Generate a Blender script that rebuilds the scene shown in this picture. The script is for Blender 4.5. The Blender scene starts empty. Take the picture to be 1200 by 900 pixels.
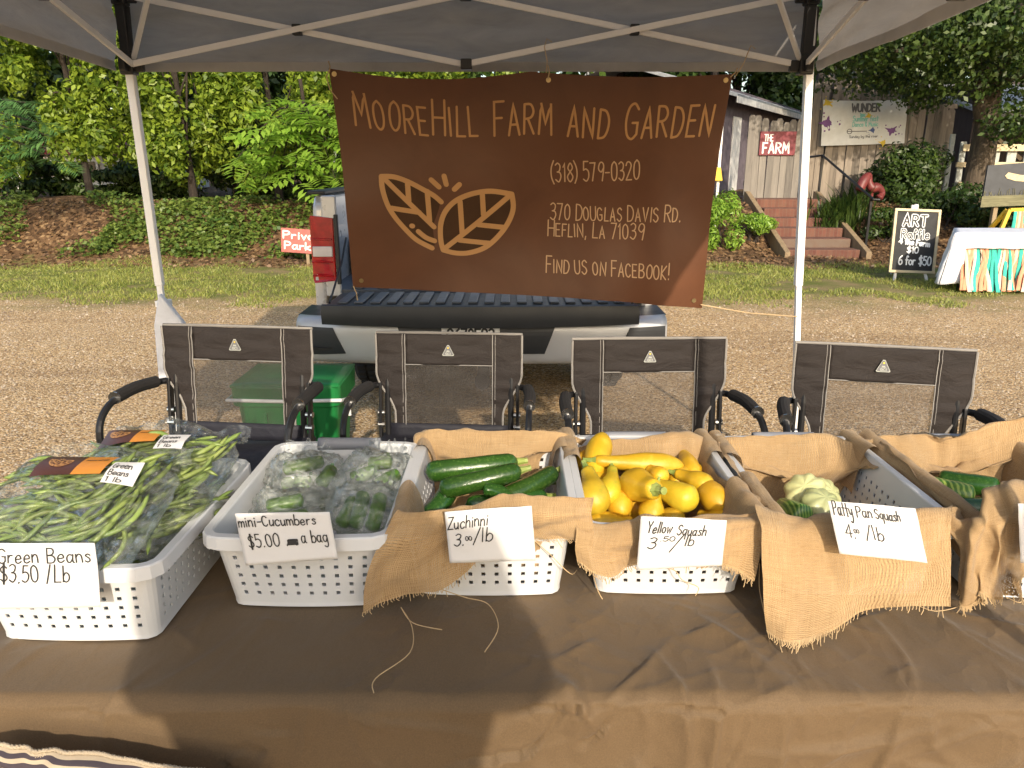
import bpy, bmesh, math, random
import numpy as np
from mathutils import Vector, Matrix, noise as mnoise
R = math.radians
rnd = random.Random(7)
nrng = np.random.default_rng(11)
SC = bpy.context.scene
COL = SC.collection

# ---------------------------------------------------------------- camera, sky, sun, exposure
CAM_H, PITCH, FPX = 1.58, R(16.0), 890.0
cd = bpy.data.cameras.new('camera')
cam = bpy.data.objects.new('camera', cd); COL.objects.link(cam)
cam.location = (0, 0, CAM_H)
cam.rotation_euler = (R(90) - PITCH, 0, 0)
cd.sensor_width = 36.0; cd.lens = 36.0 * FPX / 1200.0
cd.clip_start = 0.05; cd.clip_end = 1000
SC.camera = cam
SUN_EL, SUN_AZ = R(24.5), R(11.0)         # azimuth: to the right of straight behind the camera
SUN_DIR = Vector((-math.sin(SUN_AZ) * math.cos(SUN_EL), math.cos(SUN_AZ) * math.cos(SUN_EL), -math.sin(SUN_EL)))
world = bpy.data.worlds.new('World'); SC.world = world; world.use_nodes = True
wn = world.node_tree.nodes; wl = world.node_tree.links
sky = wn.new('ShaderNodeTexSky'); sky.sky_type = 'NISHITA'; sky.sun_disc = False
sky.sun_elevation = SUN_EL; sky.sun_rotation = math.pi - SUN_AZ
sky.air_density = 1.2; sky.dust_density = 2.2; sky.ozone_density = 1.0
wn['Background'].inputs['Strength'].default_value = 0.15
wl.new(sky.outputs[0], wn['Background'].inputs['Color'])
sd = bpy.data.lights.new('sun', 'SUN'); sd.energy = 2.7; sd.angle = R(0.8); sd.color = (1.0, 0.875, 0.70)
sun = bpy.data.objects.new('sun', sd); COL.objects.link(sun)
sun.rotation_euler = SUN_DIR.to_track_quat('-Z', 'Y').to_euler()
SC.view_settings.view_transform = 'Standard'; SC.view_settings.look = 'None'
SC.view_settings.exposure = 0.82; SC.view_settings.gamma = 1.0
SC.view_settings.use_curve_mapping = False
SC.cycles.max_bounces = 10; SC.cycles.transparent_max_bounces = 24
SC.cycles.diffuse_bounces = 4

# ---------------------------------------------------------------- helpers
CP, SP = math.cos(PITCH), math.sin(PITCH)
def ray(px, py):
    u = (px - 600) / FPX; v = (450 - py) / FPX
    return Vector((u, CP + v * SP, -SP + v * CP))
def at(px, py, Y):
    d = ray(px, py); return Vector((0, 0, CAM_H)) + d * (Y / d.y)
def atz(px, py, z):
    d = ray(px, py); return Vector((0, 0, CAM_H)) + d * ((z - CAM_H) / d.z)
def sstep(a, b, x):
    t = min(1, max(0, (x - a) / (b - a))); return t * t * (3 - 2 * t)
def n3(p, s=1.0, o=0.0):
    return mnoise.noise(Vector((p[0] * s + o, p[1] * s + o * .7, p[2] * s - o)))

def tag(o, label=None, cat=None, group=None, kind=None):
    if label: o['label'] = label
    if cat: o['category'] = cat
    if group: o['group'] = group
    if kind: o['kind'] = kind
    return o
def thing(name, loc, label, cat, group=None, rz=0.0):
    o = bpy.data.objects.new(name, None); COL.objects.link(o)
    o.empty_display_size = .05
    o.location = loc; o.rotation_euler = (0, 0, rz)
    return tag(o, label, cat, group)
def copy_tree(o, parent=None):
    c = o.copy(); COL.objects.link(c); c.parent = parent
    if parent is not None: c.matrix_parent_inverse = o.matrix_parent_inverse.copy()
    for ch in [x for x in bpy.data.objects if x.parent == o]:
        copy_tree(ch, c)
    return c

class MB:
    def __init__(s): s.v = []; s.f = []; s.m = []; s.uv = None
    def add(s, vs, fs, mi=0):
        b = len(s.v); s.v += [tuple(p) for p in vs]
        s.f += [tuple(b + i for i in f) for f in fs]; s.m += [mi] * len(fs)
    def box(s, c, size, rot=None, mi=0):
        hx, hy, hz = size[0] / 2, size[1] / 2, size[2] / 2
        vs = [Vector((x, y, z)) for x in (-hx, hx) for y in (-hy, hy) for z in (-hz, hz)]
        if rot is not None: vs = [rot @ p for p in vs]
        c = Vector(c)
        s.add([p + c for p in vs], [(0,1,3,2),(4,6,7,5),(0,4,5,1),(2,3,7,6),(0,2,6,4),(1,5,7,3)], mi)
    def bar(s, a, b, w, h, up=(0, 0, 1), mi=0):
        a, b = Vector(a), Vector(b); d = (b - a); L = d.length; d.normalize()
        u = Vector(up); r = d.cross(u)
        if r.length < 1e-4: r = d.cross(Vector((1, 0, 0)))
        r.normalize(); u = r.cross(d)
        M = Matrix((r, d, u)).transposed()
        s.box((a + b) / 2, (w, L, h), M, mi)
    def tube(s, pts, rad, n=8, caps=True, mi=0, flat=1.0):
        pts = [Vector(p) for p in pts]; N = len(pts)
        rad = [rad] * N if not hasattr(rad, '__len__') else list(rad)
        prev = None; vs = []
        for i, p in enumerate(pts):
            d = (pts[min(i + 1, N - 1)] - pts[max(i - 1, 0)]).normalized()
            if prev is None:
                a = Vector((0, 0, 1)) if abs(d.z) < .9 else Vector((1, 0, 0))
                x = d.cross(a).normalized()
            else:
                x = (prev - d * prev.dot(d)).normalized()
            y = d.cross(x); prev = x
            for k in range(n):
                t = 2 * math.pi * k / n
                vs.append(p + (x * math.cos(t) + y * math.sin(t) * flat) * rad[i])
        fs = [(i*n+k, i*n+(k+1)%n, (i+1)*n+(k+1)%n, (i+1)*n+k) for i in range(N-1) for k in range(n)]
        if caps: fs += [tuple(range(n))[::-1], tuple((N-1)*n+k for k in range(n))]
        s.add(vs, fs, mi)
    def grid(s, fn, nu, nv, mi=0, uvfn=None, keep=None, closeu=False):
        b = len(s.v)
        for j in range(nv + 1):
            for i in range(nu + (0 if closeu else 1)):
                s.v.append(tuple(fn(i / nu, j / nv)))
        w = nu if closeu else nu + 1
        for j in range(nv):
            for i in range(nu):
                if keep and not keep(i, j): continue
                i2 = (i + 1) % w if closeu else i + 1
                s.f.append((b+j*w+i, b+j*w+i2, b+(j+1)*w+i2, b+(j+1)*w+i)); s.m.append(mi)
                if uvfn:
                    if s.uv is None: s.uv = {}
                    s.uv[len(s.f)-1] = [uvfn(a/nu, c/nv) for a, c in ((i,j),(i+1,j),(i+1,j+1),(i,j+1))]
    def poly(s, pts, mi=0): s.add(pts, [tuple(range(len(pts)))], mi)
    def prism(s, pts, ext, mi=0):
        n = len(pts); e = Vector(ext); pts = [Vector(p) for p in pts]
        s.add(pts + [p + e for p in pts],
              [tuple(range(n))[::-1], tuple(range(n, 2*n))] + [(i,(i+1)%n,n+(i+1)%n,n+i) for i in range(n)], mi)
    def ico(s, c, r, sub=2, mi=0, dis=0, scl=(1,1,1)):
        bm = bmesh.new(); bmesh.ops.create_icosphere(bm, subdivisions=sub, radius=1)
        vs = []
        for v in bm.verts:
            q = v.co.copy(); k = 1 + dis * n3(q, 2.2, c[0]*3+c[1])
            vs.append(Vector(c) + Vector((q.x*r*scl[0]*k, q.y*r*scl[1]*k, q.z*r*scl[2]*k)))
        fs = [tuple(v.index for v in f.verts) for f in bm.faces]; bm.free()
        s.add(vs, fs, mi)
    def build(s, name, mats, parent=None, smooth=False, bevel=0, seg=2, subsurf=0, solid=0, solid_off=0, local=False, origin=None, fixn=False, autosmooth=None):
        if not isinstance(mats, (list, tuple)): mats = [mats]
        me = bpy.data.meshes.new(name)
        vs = np.array(s.v, dtype=float).reshape(-1, 3)
        o = bpy.data.objects.new(name, me); COL.objects.link(o)
        if parent is not None:
            o.parent = parent
            if not local:
                q = parent; off = Vector((0, 0, 0))
                while q is not None: off += q.location; q = q.parent
                vs = vs - np.array(off)
        elif not local:
            if origin is None:
                lo, hi = vs.min(0), vs.max(0)
                origin = ((lo[0]+hi[0])/2, (lo[1]+hi[1])/2, lo[2])
            o.location = origin; vs = vs - np.array(origin)
        me.from_pydata([tuple(p) for p in vs], [], s.f)
        for m in mats: me.materials.append(m)
        me.polygons.foreach_set('material_index', s.m)
        if s.uv is not None:
            ul = me.uv_layers.new(name='UVMap')
            for pi, uvs in s.uv.items():
                st = me.polygons[pi].loop_start
                for k, q in enumerate(uvs): ul.data[st + k].uv = q
        if fixn:
            bm = bmesh.new(); bm.from_mesh(me); bmesh.ops.recalc_face_normals(bm, faces=bm.faces); bm.to_mesh(me); bm.free()
        if smooth: me.polygons.foreach_set('use_smooth', [True] * len(me.polygons))
        me.update()
        if solid:
            md = o.modifiers.new('solid', 'SOLIDIFY'); md.thickness = solid; md.offset = solid_off
        if bevel:
            md = o.modifiers.new('bevel', 'BEVEL'); md.width = bevel; md.segments = seg; md.limit_method = 'ANGLE'; md.angle_limit = R(35)
        if subsurf:
            md = o.modifiers.new('sub', 'SUBSURF'); md.levels = subsurf; md.render_levels = subsurf
        return o

def fast_mesh(name, verts, quads, mat, parent=None):
    me = bpy.data.meshes.new(name)
    nv, nf = len(verts), len(quads)
    me.vertices.add(nv); me.vertices.foreach_set('co', np.asarray(verts, dtype=np.float32).ravel())
    k = quads.shape[1]
    me.loops.add(nf * k); me.loops.foreach_set('vertex_index', quads.astype(np.int32).ravel())
    me.polygons.add(nf); me.polygons.foreach_set('loop_start', np.arange(0, nf*k, k, dtype=np.int32))
    me.update(calc_edges=True); me.validate()
    me.materials.append(mat)
    o = bpy.data.objects.new(name, me); COL.objects.link(o)
    if parent is not None: o.parent = parent
    return o

def catmull(pts, n):
    """n samples per span through pts (lists of tuples)"""
    P = [np.array(p, dtype=float) for p in pts]; out = []
    for i in range(len(P) - 1):
        p0, p1, p2, p3 = P[max(i-1,0)], P[i], P[i+1], P[min(i+2, len(P)-1)]
        for k in range(n):
            t = k / n
            out.append(.5*((2*p1)+(-p0+p2)*t+(2*p0-5*p1+4*p2-p3)*t*t+(-p0+3*p1-3*p2+p3)*t**3))
    out.append(P[-1]); return out

# ---------------------------------------------------------------- materials
def srgb(r, g, b):
    f = lambda c: ((c/255+.055)/1.055)**2.4 if c > 10 else c/255/12.92
    return (f(r), f(g), f(b), 1)
class NT:
    def __init__(s, name):
        s.m = bpy.data.materials.new(name); s.m.use_nodes = True
        s.t = s.m.node_tree; s.n = s.t.nodes; s.l = s.t.links
        s.b = s.n['Principled BSDF']; s.out = s.n['Material Output']
    def new(s, typ, **kw):
        nd = s.n.new(typ)
        for k, v in kw.items():
            if k in nd.inputs: nd.inputs[k].default_value = v
            else: setattr(nd, k, v)
        return nd
    def link(s, a, b): s.l.new(a, b)
    def coord(s, which='Object', scale=None):
        c = s.new('ShaderNodeTexCoord').outputs[which]
        if scale is not None:
            mp = s.new('ShaderNodeMapping'); mp.inputs['Scale'].default_value = scale if hasattr(scale,'__len__') else (scale,)*3
            s.link(c, mp.inputs['Vector']); c = mp.outputs[0]
        return c
    def noise(s, co, scale, detail=3, rough=.55, dist=0):
        nd = s.new('ShaderNodeTexNoise'); nd.inputs['Scale'].default_value = scale; nd.inputs['Detail'].default_value = detail
        nd.inputs['Roughness'].default_value = rough; nd.inputs['Distortion'].default_value = dist
        s.link(co, nd.inputs['Vector']); return nd.outputs['Fac']
    def ramp(s, fac, stops):
        nd = s.new('ShaderNodeValToRGB'); e = nd.color_ramp.elements
        while len(e) < len(stops): e.new(.5)
        for el, (p, c) in zip(e, stops):
            el.position = p; el.color = c if hasattr(c, '__len__') else (c, c, c, 1)
        s.link(fac, nd.inputs[0]); return nd.outputs[0]
    def mix(s, fac, a, b, mode='MIX'):
        nd = s.new('ShaderNodeMix'); nd.data_type = 'RGBA'; nd.blend_type = mode
        for idx, val in ((0, fac), (6, a), (7, b)):
            if hasattr(val, 'is_linked') or hasattr(val, 'links'): s.link(val, nd.inputs[idx])
            else: nd.inputs[idx].default_value = val
        return nd.outputs[2]
    def math(s, op, a, b=None):
        nd = s.new('ShaderNodeMath'); nd.operation = op
        for i, val in ((0, a), (1, b)):
            if val is None: continue
            if hasattr(val, 'links'): s.link(val, nd.inputs[i])
            else: nd.inputs[i].default_value = val
        return nd.outputs[0]
    def bump(s, h, strength=.3, dist=.01):
        nd = s.new('ShaderNodeBump'); nd.inputs['Strength'].default_value = strength; nd.inputs['Distance'].default_value = dist
        s.link(h, nd.inputs['Height']); s.link(nd.outputs[0], s.b.inputs['Normal']); return nd
    def setc(s, c):
        if hasattr(c, 'links'): s.link(c, s.b.inputs['Base Color'])
        else: s.b.inputs['Base Color'].default_value = c
    def p(s, **kw):
        for k, v in kw.items(): s.b.inputs[k.replace('_', ' ')].default_value = v
        return s
def sc(c, k): return (min(1, c[0]*k), min(1, c[1]*k), min(1, c[2]*k), 1)
def simple(name, col, rough=.5, metal=0, var=.18, vscale=6, bump=0, bscale=60, bdist=.002, spec=.5, coat=0, coord='Object'):
    t = NT(name); co = t.coord(coord)
    nz = t.noise(co, vscale, 4)
    t.setc(t.ramp(nz, [(.3, sc(col, 1 - var)), (.7, sc(col, 1 + var))]))
    t.p(Roughness=rough, Metallic=metal)
    t.b.inputs['Specular IOR Level'].default_value = spec
    if coat: t.b.inputs['Coat Weight'].default_value = coat
    rn = t.noise(co, vscale*3, 3)
    rr = t.new('ShaderNodeMapRange'); rr.inputs['To Min'].default_value = max(.02, rough-.1); rr.inputs['To Max'].default_value = min(1, rough+.1)
    t.link(rn, rr.inputs[0]); t.link(rr.outputs[0], t.b.inputs['Roughness'])
    if bump: t.bump(t.noise(co, bscale, 4), bump, bdist)
    return t.m

def leaf_mat(name, c1, c2, trans=.35, rough=.45):
    t = NT(name)
    g = t.new('ShaderNodeNewGeometry'); co = t.coord('Object')
    nz = t.noise(co, 1.3, 3)
    f = t.math('ADD', t.math('MULTIPLY', g.outputs['Random Per Island'], .55), t.math('MULTIPLY', nz, .5))
    col = t.ramp(f, [(.2, c1), (.8, c2)])
    t.setc(col); t.p(Roughness=rough)
    tr = t.new('ShaderNodeBsdfTranslucent'); t.link(t.mix(.5, col, (.35,.45,.05,1), 'MULTIPLY'), tr.inputs[0])
    t.link(col, tr.inputs[0])
    mx = t.new('ShaderNodeMixShader'); mx.inputs[0].default_value = trans
    t.link(t.b.outputs[0], mx.inputs[1]); t.link(tr.outputs[0], mx.inputs[2]); t.link(mx.outputs[0], t.out.inputs[0])
    return t.m

def mat_gravel_ground():
    t = NT('ground'); co = t.coord('Object')
    sep = t.new('ShaderNodeSeparateXYZ'); t.link(co, sep.inputs[0])
    # gravel
    vor = t.new('ShaderNodeTexVoronoi'); vor.inputs['Scale'].default_value = 78; t.link(co, vor.inputs['Vector'])
    vor2 = t.new('ShaderNodeTexVoronoi'); vor2.inputs['Scale'].default_value = 48; t.link(co, vor2.inputs['Vector'])
    sepc = t.new('ShaderNodeSeparateColor'); t.link(vor.outputs['Color'], sepc.inputs[0])
    sepd = t.new('ShaderNodeSeparateColor'); t.link(vor2.outputs['Color'], sepd.inputs[0])
    gc = t.ramp(sepc.outputs[0], [(0, (.10,.055,.025,1)), (.3,(.40,.245,.11,1)), (.6,(.66,.44,.215,1)), (.88,(.82,.60,.345,1)), (1,(.92,.79,.58,1))])
    gc2 = t.ramp(sepd.outputs[1], [(0,(.30,.185,.085,1)),(.5,(.58,.385,.20,1)),(1,(.78,.59,.38,1))])
    g = t.mix(.22, gc, gc2)
    big = t.noise(co, .9, 5)
    g = t.mix(t.ramp(big, [(.35, .0), (.7, .6)]), g, t.mix(.5, g, (.36,.25,.15,1)))
    rut = t.new('ShaderNodeMapping'); rut.inputs['Scale'].default_value = (.12, .9, 1); t.link(co, rut.inputs[0])
    g = t.mix(t.ramp(t.noise(rut.outputs[0], 1.3, 4, .6, .6), [(.48, 0.), (.68, .5)]), g, t.mix(1, g, (.62,.58,.56,1), 'MULTIPLY'))
    # grass soil / dirt bank
    gn = t.noise(co, 2.5, 6); fine = t.noise(co, 45, 4)
    grass = t.mix(t.ramp(gn,[(.38,0.),(.66,1.)]), t.ramp(fine, [(.3,(.10,.13,.025,1)),(.7,(.20,.21,.05,1))]), t.ramp(fine, [(.3,(.22,.16,.08,1)),(.7,(.38,.28,.15,1))]))
    vd = t.new('ShaderNodeTexVoronoi'); vd.inputs['Scale'].default_value = 17; t.link(co, vd.inputs['Vector'])
    sd_ = t.new('ShaderNodeSeparateColor'); t.link(vd.outputs['Color'], sd_.inputs[0])
    dirt = t.ramp(sd_.outputs[0], [(0,(.045,.027,.015,1)),(.45,(.11,.062,.032,1)),(.8,(.19,.11,.055,1)),(1,(.32,.21,.11,1))])
    wob = t.math('MULTIPLY', t.math('SUBTRACT', t.noise(co, .9, 8, .8), .5), 4.6)
    yy = t.math('ADD', sep.outputs[1], wob)
    def zone(a, b, src=yy):
        mr = t.new('ShaderNodeMapRange'); mr.inputs['From Min'].default_value = a; mr.inputs['From Max'].default_value = b
        t.link(src, mr.inputs[0]); return mr.outputs[0]
    c = t.mix(zone(8.3, 9.9), g, grass)
    c = t.mix(zone(12.2, 12.9), c, dirt)
    t.setc(c); t.p(Roughness=.9); t.b.inputs['Specular IOR Level'].default_value = .2
    h = t.math('ADD', t.math('MULTIPLY', vor.outputs['Distance'], -1.0), t.math('MULTIPLY', fine, .4))
    t.bump(h, 1.0, .010)
    return t.m

def mat_burlap():
    t = NT('burlap'); uv = t.coord('UV')
    wob = t.new('ShaderNodeTexNoise'); wob.inputs['Scale'].default_value = 9; wob.inputs['Detail'].default_value = 3; t.link(uv, wob.inputs['Vector'])
    va = t.new('ShaderNodeVectorMath'); va.operation = 'SCALE'; va.inputs['Scale'].default_value = .022; t.link(wob.outputs['Color'], va.inputs[0])
    vb = t.new('ShaderNodeVectorMath'); vb.operation = 'ADD'; t.link(uv, vb.inputs[0]); t.link(va.outputs[0], vb.inputs[1])
    sep = t.new('ShaderNodeSeparateXYZ'); t.link(vb.outputs[0], sep.inputs[0])
    F = 2 * math.pi * 205
    su = t.math('SINE', t.math('MULTIPLY', sep.outputs[0], F)); sv = t.math('SINE', t.math('MULTIPLY', sep.outputs[1], F))
    au = t.math('ABSOLUTE', su); av = t.math('ABSOLUTE', sv)
    over = t.math('GREATER_THAN', t.math('MULTIPLY', t.math('SINE', t.math('MULTIPLY', sep.outputs[0], F/2)), t.math('SINE', t.math('MULTIPLY', sep.outputs[1], F/2))), 0.0)
    mx = t.new('ShaderNodeMix'); mx.data_type = 'FLOAT'; t.link(over, mx.inputs[0]); t.link(au, mx.inputs[2]); t.link(av, mx.inputs[3])
    h = t.math('MAXIMUM', t.math('MULTIPLY', au, .9), av)
    # uneven yarn thickness along rows
    stu = t.new('ShaderNodeMapping'); stu.inputs['Scale'].default_value = (410, 22, 1); t.link(uv, stu.inputs[0])
    stv = t.new('ShaderNodeMapping'); stv.inputs['Scale'].default_value = (22, 410, 1); t.link(uv, stv.inputs[0])
    slub = t.math('ADD', t.noise(stu.outputs[0], 1, 2), t.noise(stv.outputs[0], 1, 2))
    f = t.math('ADD', t.math('MULTIPLY', mx.outputs[0], .45), t.math('MULTIPLY', t.math('SUBTRACT', slub, .5), .55))
    big = t.noise(uv, 6, 4)
    col = t.ramp(f, [(.05, (.17,.10,.05,1)), (.42, (.345,.228,.115,1)), (.85, (.49,.345,.19,1))])
    col = t.mix(t.ramp(big, [(.35, 0.), (.7, .35)]), col, t.mix(1, col, (.80,.70,.58,1), 'MULTIPLY'))
    t.setc(col); t.p(Roughness=.9); t.b.inputs['Specular IOR Level'].default_value = .15
    t.b.inputs['Sheen Weight'].default_value = .15
    t.bump(t.math('ADD', h, t.math('MULTIPLY', slub, .5)), .55, .0016)
    hole = t.math('LESS_THAN', h, t.math('MULTIPLY', t.ramp(t.noise(uv, 5, 3), [(.42,.42),(.72,1.)]), .60))
    tr = t.new('ShaderNodeBsdfTransparent'); ms = t.new('ShaderNodeMixShader')
    t.link(hole, ms.inputs[0]); t.link(t.b.outputs[0], ms.inputs[1]); t.link(tr.outputs[0], ms.inputs[2]); t.link(ms.outputs[0], t.out.inputs[0])
    return t.m

def mat_bag(name='clear_film', haze=.10, tint=(.9,.95,.92,1)):
    t = NT(name); co = t.coord('Object')
    v = t.new('ShaderNodeTexVoronoi'); v.feature = 'F1'; v.inputs['Scale'].default_value = 38
    wob = t.new('ShaderNodeTexNoise'); wob.inputs['Scale'].default_value = 14; wob.inputs['Detail'].default_value = 4; t.link(co, wob.inputs['Vector'])
    va = t.new('ShaderNodeVectorMath'); va.operation = 'SCALE'; va.inputs['Scale'].default_value = .07; t.link(wob.outputs['Color'], va.inputs[0])
    vb = t.new('ShaderNodeVectorMath'); vb.operation = 'ADD'; t.link(co, vb.inputs[0]); t.link(va.outputs[0], vb.inputs[1])
    t.link(vb.outputs[0], v.inputs['Vector'])
    h = t.math('ADD', v.outputs['Distance'], t.math('MULTIPLY', t.noise(co, 30, 5, .7, 1.5), .8))
    bp = t.new('ShaderNodeBump'); bp.inputs['Strength'].default_value = .8; bp.inputs['Distance'].default_value = .008; t.link(h, bp.inputs['Height'])
    gl = t.new('ShaderNodeBsdfGlossy'); gl.inputs['Roughness'].default_value = .06; t.link(bp.outputs[0], gl.inputs['Normal']); gl.inputs[0].default_value = (1,1,1,1)
    tr = t.new('ShaderNodeBsdfTransparent'); tr.inputs[0].default_value = (.96,.97,.96,1)
    df = t.new('ShaderNodeBsdfDiffuse'); df.inputs[0].default_value = tint
    fr = t.new('ShaderNodeFresnel'); fr.inputs['IOR'].default_value = 1.5; t.link(bp.outputs[0], fr.inputs['Normal'])
    m1 = t.new('ShaderNodeMixShader'); t.link(tr.outputs[0], m1.inputs[1]); t.link(df.outputs[0], m1.inputs[2])
    hz = t.math('MULTIPLY', t.ramp(t.noise(co, 22, 5, .7, 1), [(.45, .05), (.75, 1.)]), haze*2); t.link(hz, m1.inputs[0])
    m2 = t.new('ShaderNodeMixShader'); t.link(t.math('MULTIPLY', fr.outputs[0], .7), m2.inputs[0])
    t.link(m1.outputs[0], m2.inputs[1]); t.link(gl.outputs[0], m2.inputs[2]); t.link(m2.outputs[0], t.out.inputs[0])
    return t.m

def mat_cloth_brown():
    t = NT('brown_tablecloth'); co = t.coord('Object')
    nz = t.noise(co, 3, 5)
    fine = t.noise(co, 420, 2)
    col = t.ramp(nz, [(.3, (.105,.069,.036,1)), (.7, (.132,.087,.046,1))])
    col = t.mix(.18, col, t.ramp(fine, [(.35,(.06,.037,.018,1)),(.7,(.21,.135,.07,1))]))
    t.setc(col); t.p(Roughness=.72); t.b.inputs['Specular IOR Level'].default_value = .28
    t.b.inputs['Sheen Weight'].default_value = .1
    # creases: stretched distorted ridges
    mp = t.new('ShaderNodeMapping'); mp.inputs['Scale'].default_value = (1, .6, 1); mp.inputs['Rotation'].default_value = (0, 0, .5); t.link(co, mp.inputs[0])
    wob = t.new('ShaderNodeTexNoise'); wob.inputs['Scale'].default_value = 5; wob.inputs['Detail'].default_value = 5; t.link(co, wob.inputs['Vector'])
    va = t.new('ShaderNodeVectorMath'); va.operation = 'SCALE'; va.inputs['Scale'].default_value = .16; t.link(wob.outputs['Color'], va.inputs[0])
    vb = t.new('ShaderNodeVectorMath'); vb.operation = 'ADD'; t.link(mp.outputs[0], vb.inputs[0]); t.link(va.outputs[0], vb.inputs[1])
    v = t.new('ShaderNodeTexVoronoi'); v.feature = 'DISTANCE_TO_EDGE'; v.inputs['Scale'].default_value = 6.5; t.link(vb.outputs[0], v.inputs['Vector'])
    crease = t.ramp(v.outputs['Distance'], [(0, 1.), (.14, .45), (.5, 0.)])
    msk = t.ramp(t.noise(co, 2.2, 3), [(.42, 0.), (.68, 1.)])
    rid = t.math('MULTIPLY', crease, msk)
    n2 = t.noise(mp.outputs[0], 11, 4, .5, .3)
    v2 = t.new('ShaderNodeTexVoronoi'); v2.feature = 'DISTANCE_TO_EDGE'; v2.inputs['Scale'].default_value = 13; t.link(vb.outputs[0], v2.inputs['Vector'])
    cr2 = t.ramp(v2.outputs['Distance'], [(0, 1.), (.16, .45), (.5, 0.)])
    msk2 = t.ramp(t.noise(co, 3.1, 2), [(.45, 0.), (.65, 1.)])
    h = t.math('ADD', t.math('MULTIPLY', rid, .65), t.math('MULTIPLY', n2, .5))
    h = t.math('ADD', h, t.math('MULTIPLY', t.math('MULTIPLY', cr2, msk2), .32))
    t.bump(h, 1.0, .010)
    return t.m

def mat_wood(name, c1, c2, scl=(9, 9, .9), rough=.8, bump=.4):
    t = NT(name); co = t.coord('Object', scl)
    nz = t.noise(co, 2.2, 6, .65, .6); gi = t.new('ShaderNodeNewGeometry').outputs['Random Per Island']
    f = t.math('ADD', t.math('MULTIPLY', nz, .7), t.math('MULTIPLY', gi, .35))
    t.setc(t.ramp(f, [(.25, c1), (.8, c2)])); t.p(Roughness=rough)
    t.bump(nz, bump, .01); return t.m

def mat_veg(name, c_dark, c_mid, c_light, rough=.28, speck=70, speck_amt=.5, stripes=0):
    t = NT(name); co = t.coord('Object')
    n1 = t.noise(co, 9, 4); col = t.ramp(n1, [(.3, c_dark), (.7, c_mid)])
    sp = t.noise(co, speck, 3, .6)
    col = t.mix(t.ramp(sp, [(.52, 0.), (.72, speck_amt)]), col, c_light)
    if stripes:
        g = t.coord('Generated')
        w = t.new('ShaderNodeTexWave'); w.wave_type = 'BANDS'; w.inputs['Scale'].default_value = stripes; w.inputs['Distortion'].default_value = 3; w.inputs['Detail'].default_value = 3
        t.link(g, w.inputs['Vector']); col = t.mix(t.ramp(w.outputs['Fac'], [(.45, 0.), (.8, .75)]), col, c_light)
    t.setc(col); t.p(Roughness=rough)
    t.b.inputs['Subsurface Weight'].default_value = .06; t.b.inputs['Subsurface Radius'].default_value = (.01,.006,.003)
    oi = t.new('ShaderNodeObjectInfo'); hs = t.new('ShaderNodeHueSaturation')
    mr = t.new('ShaderNodeMapRange'); mr.inputs['To Min'].default_value = .488; mr.inputs['To Max'].default_value = .512; t.link(oi.outputs['Random'], mr.inputs[0]); t.link(mr.outputs[0], hs.inputs['Hue'])
    mv = t.new('ShaderNodeMapRange'); mv.inputs['To Min'].default_value = .82; mv.inputs['To Max'].default_value = 1.12; t.link(t.math('FRACT', t.math('MULTIPLY', oi.outputs['Random'], 7.3)), mv.inputs[0]); t.link(mv.outputs[0], hs.inputs['Value'])
    t.link(col, hs.inputs['Color']); t.setc(hs.outputs[0])
    t.bump(t.noise(co, 70, 5, .65), .3, .004); return t.m

def mat_fabric(name, col, rough=.85, wr=.5, scale=14, stretch=(1,1,1), fine=0, trans=0, lo=.86, hi=1.12):
    t = NT(name); co = t.coord('Object', stretch); nz = t.noise(co, scale, 5, .6, .8)
    t.setc(t.ramp(nz, [(.3, sc(col, lo)), (.7, sc(col, hi))])); t.p(Roughness=rough)
    t.b.inputs['Specular IOR Level'].default_value = .3
    h = nz
    if fine: h = t.math('ADD', nz, t.math('MULTIPLY', t.noise(co, fine, 2), .15))
    t.bump(h, wr, .015)
    if trans:
        tr = t.new('ShaderNodeBsdfTranslucent'); tr.inputs[0].default_value = col; mx = t.new('ShaderNodeMixShader'); mx.inputs[0].default_value = trans
        t.link(t.b.outputs[0], mx.inputs[1]); t.link(tr.outputs[0], mx.inputs[2]); t.link(mx.outputs[0], t.out.inputs[0])
    return t.m

def mat_bark(name, c1, c2):
    t = NT(name); co = t.coord('Object', (6, 6, 1.2)); nz = t.noise(co, 3, 6, .7, 1.)
    t.setc(t.ramp(nz, [(.3, c1), (.72, c2)])); t.p(Roughness=.95); t.bump(nz, .9, .03); return t.m

def mat_mesh_screen():
    t = NT('mesh_screen'); co = t.coord('Object')
    nz = t.noise(co, 9, 5, .65, 1.6)
    df = t.new('ShaderNodeBsdfPrincipled'); df.inputs['Base Color'].default_value = (.05,.042,.038,1); df.inputs['Roughness'].default_value = .5
    tr = t.new('ShaderNodeBsdfTransparent')
    ms = t.new('ShaderNodeMixShader')
    fc = t.ramp(nz, [(.3, .46), (.55, .54), (.62, .66), (.67, .56)])
    t.link(fc, ms.inputs[0]); t.link(tr.outputs[0], ms.inputs[1]); t.link(df.outputs[0], ms.inputs[2]); t.link(ms.outputs[0], t.out.inputs[0])
    return t.m

def mat_brick():
    t = NT('brick_red'); co = t.coord('Object')
    b = t.new('ShaderNodeTexBrick'); b.inputs['Scale'].default_value = 7; b.inputs['Mortar Size'].default_value = .02
    b.inputs['Color1'].default_value = (.12,.042,.030,1); b.inputs['Color2'].default_value = (.18,.07,.046,1); b.inputs['Mortar'].default_value = (.16,.115,.085,1)
    t.link(co, b.inputs['Vector'])
    nz = t.noise(co, 9, 5)
    t.setc(t.mix(t.ramp(nz, [(.35,0.),(.7,.5)]), b.outputs[0], (.15,.085,.055,1))); t.p(Roughness=.9); t.bump(nz, .5, .02); return t.m

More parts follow.
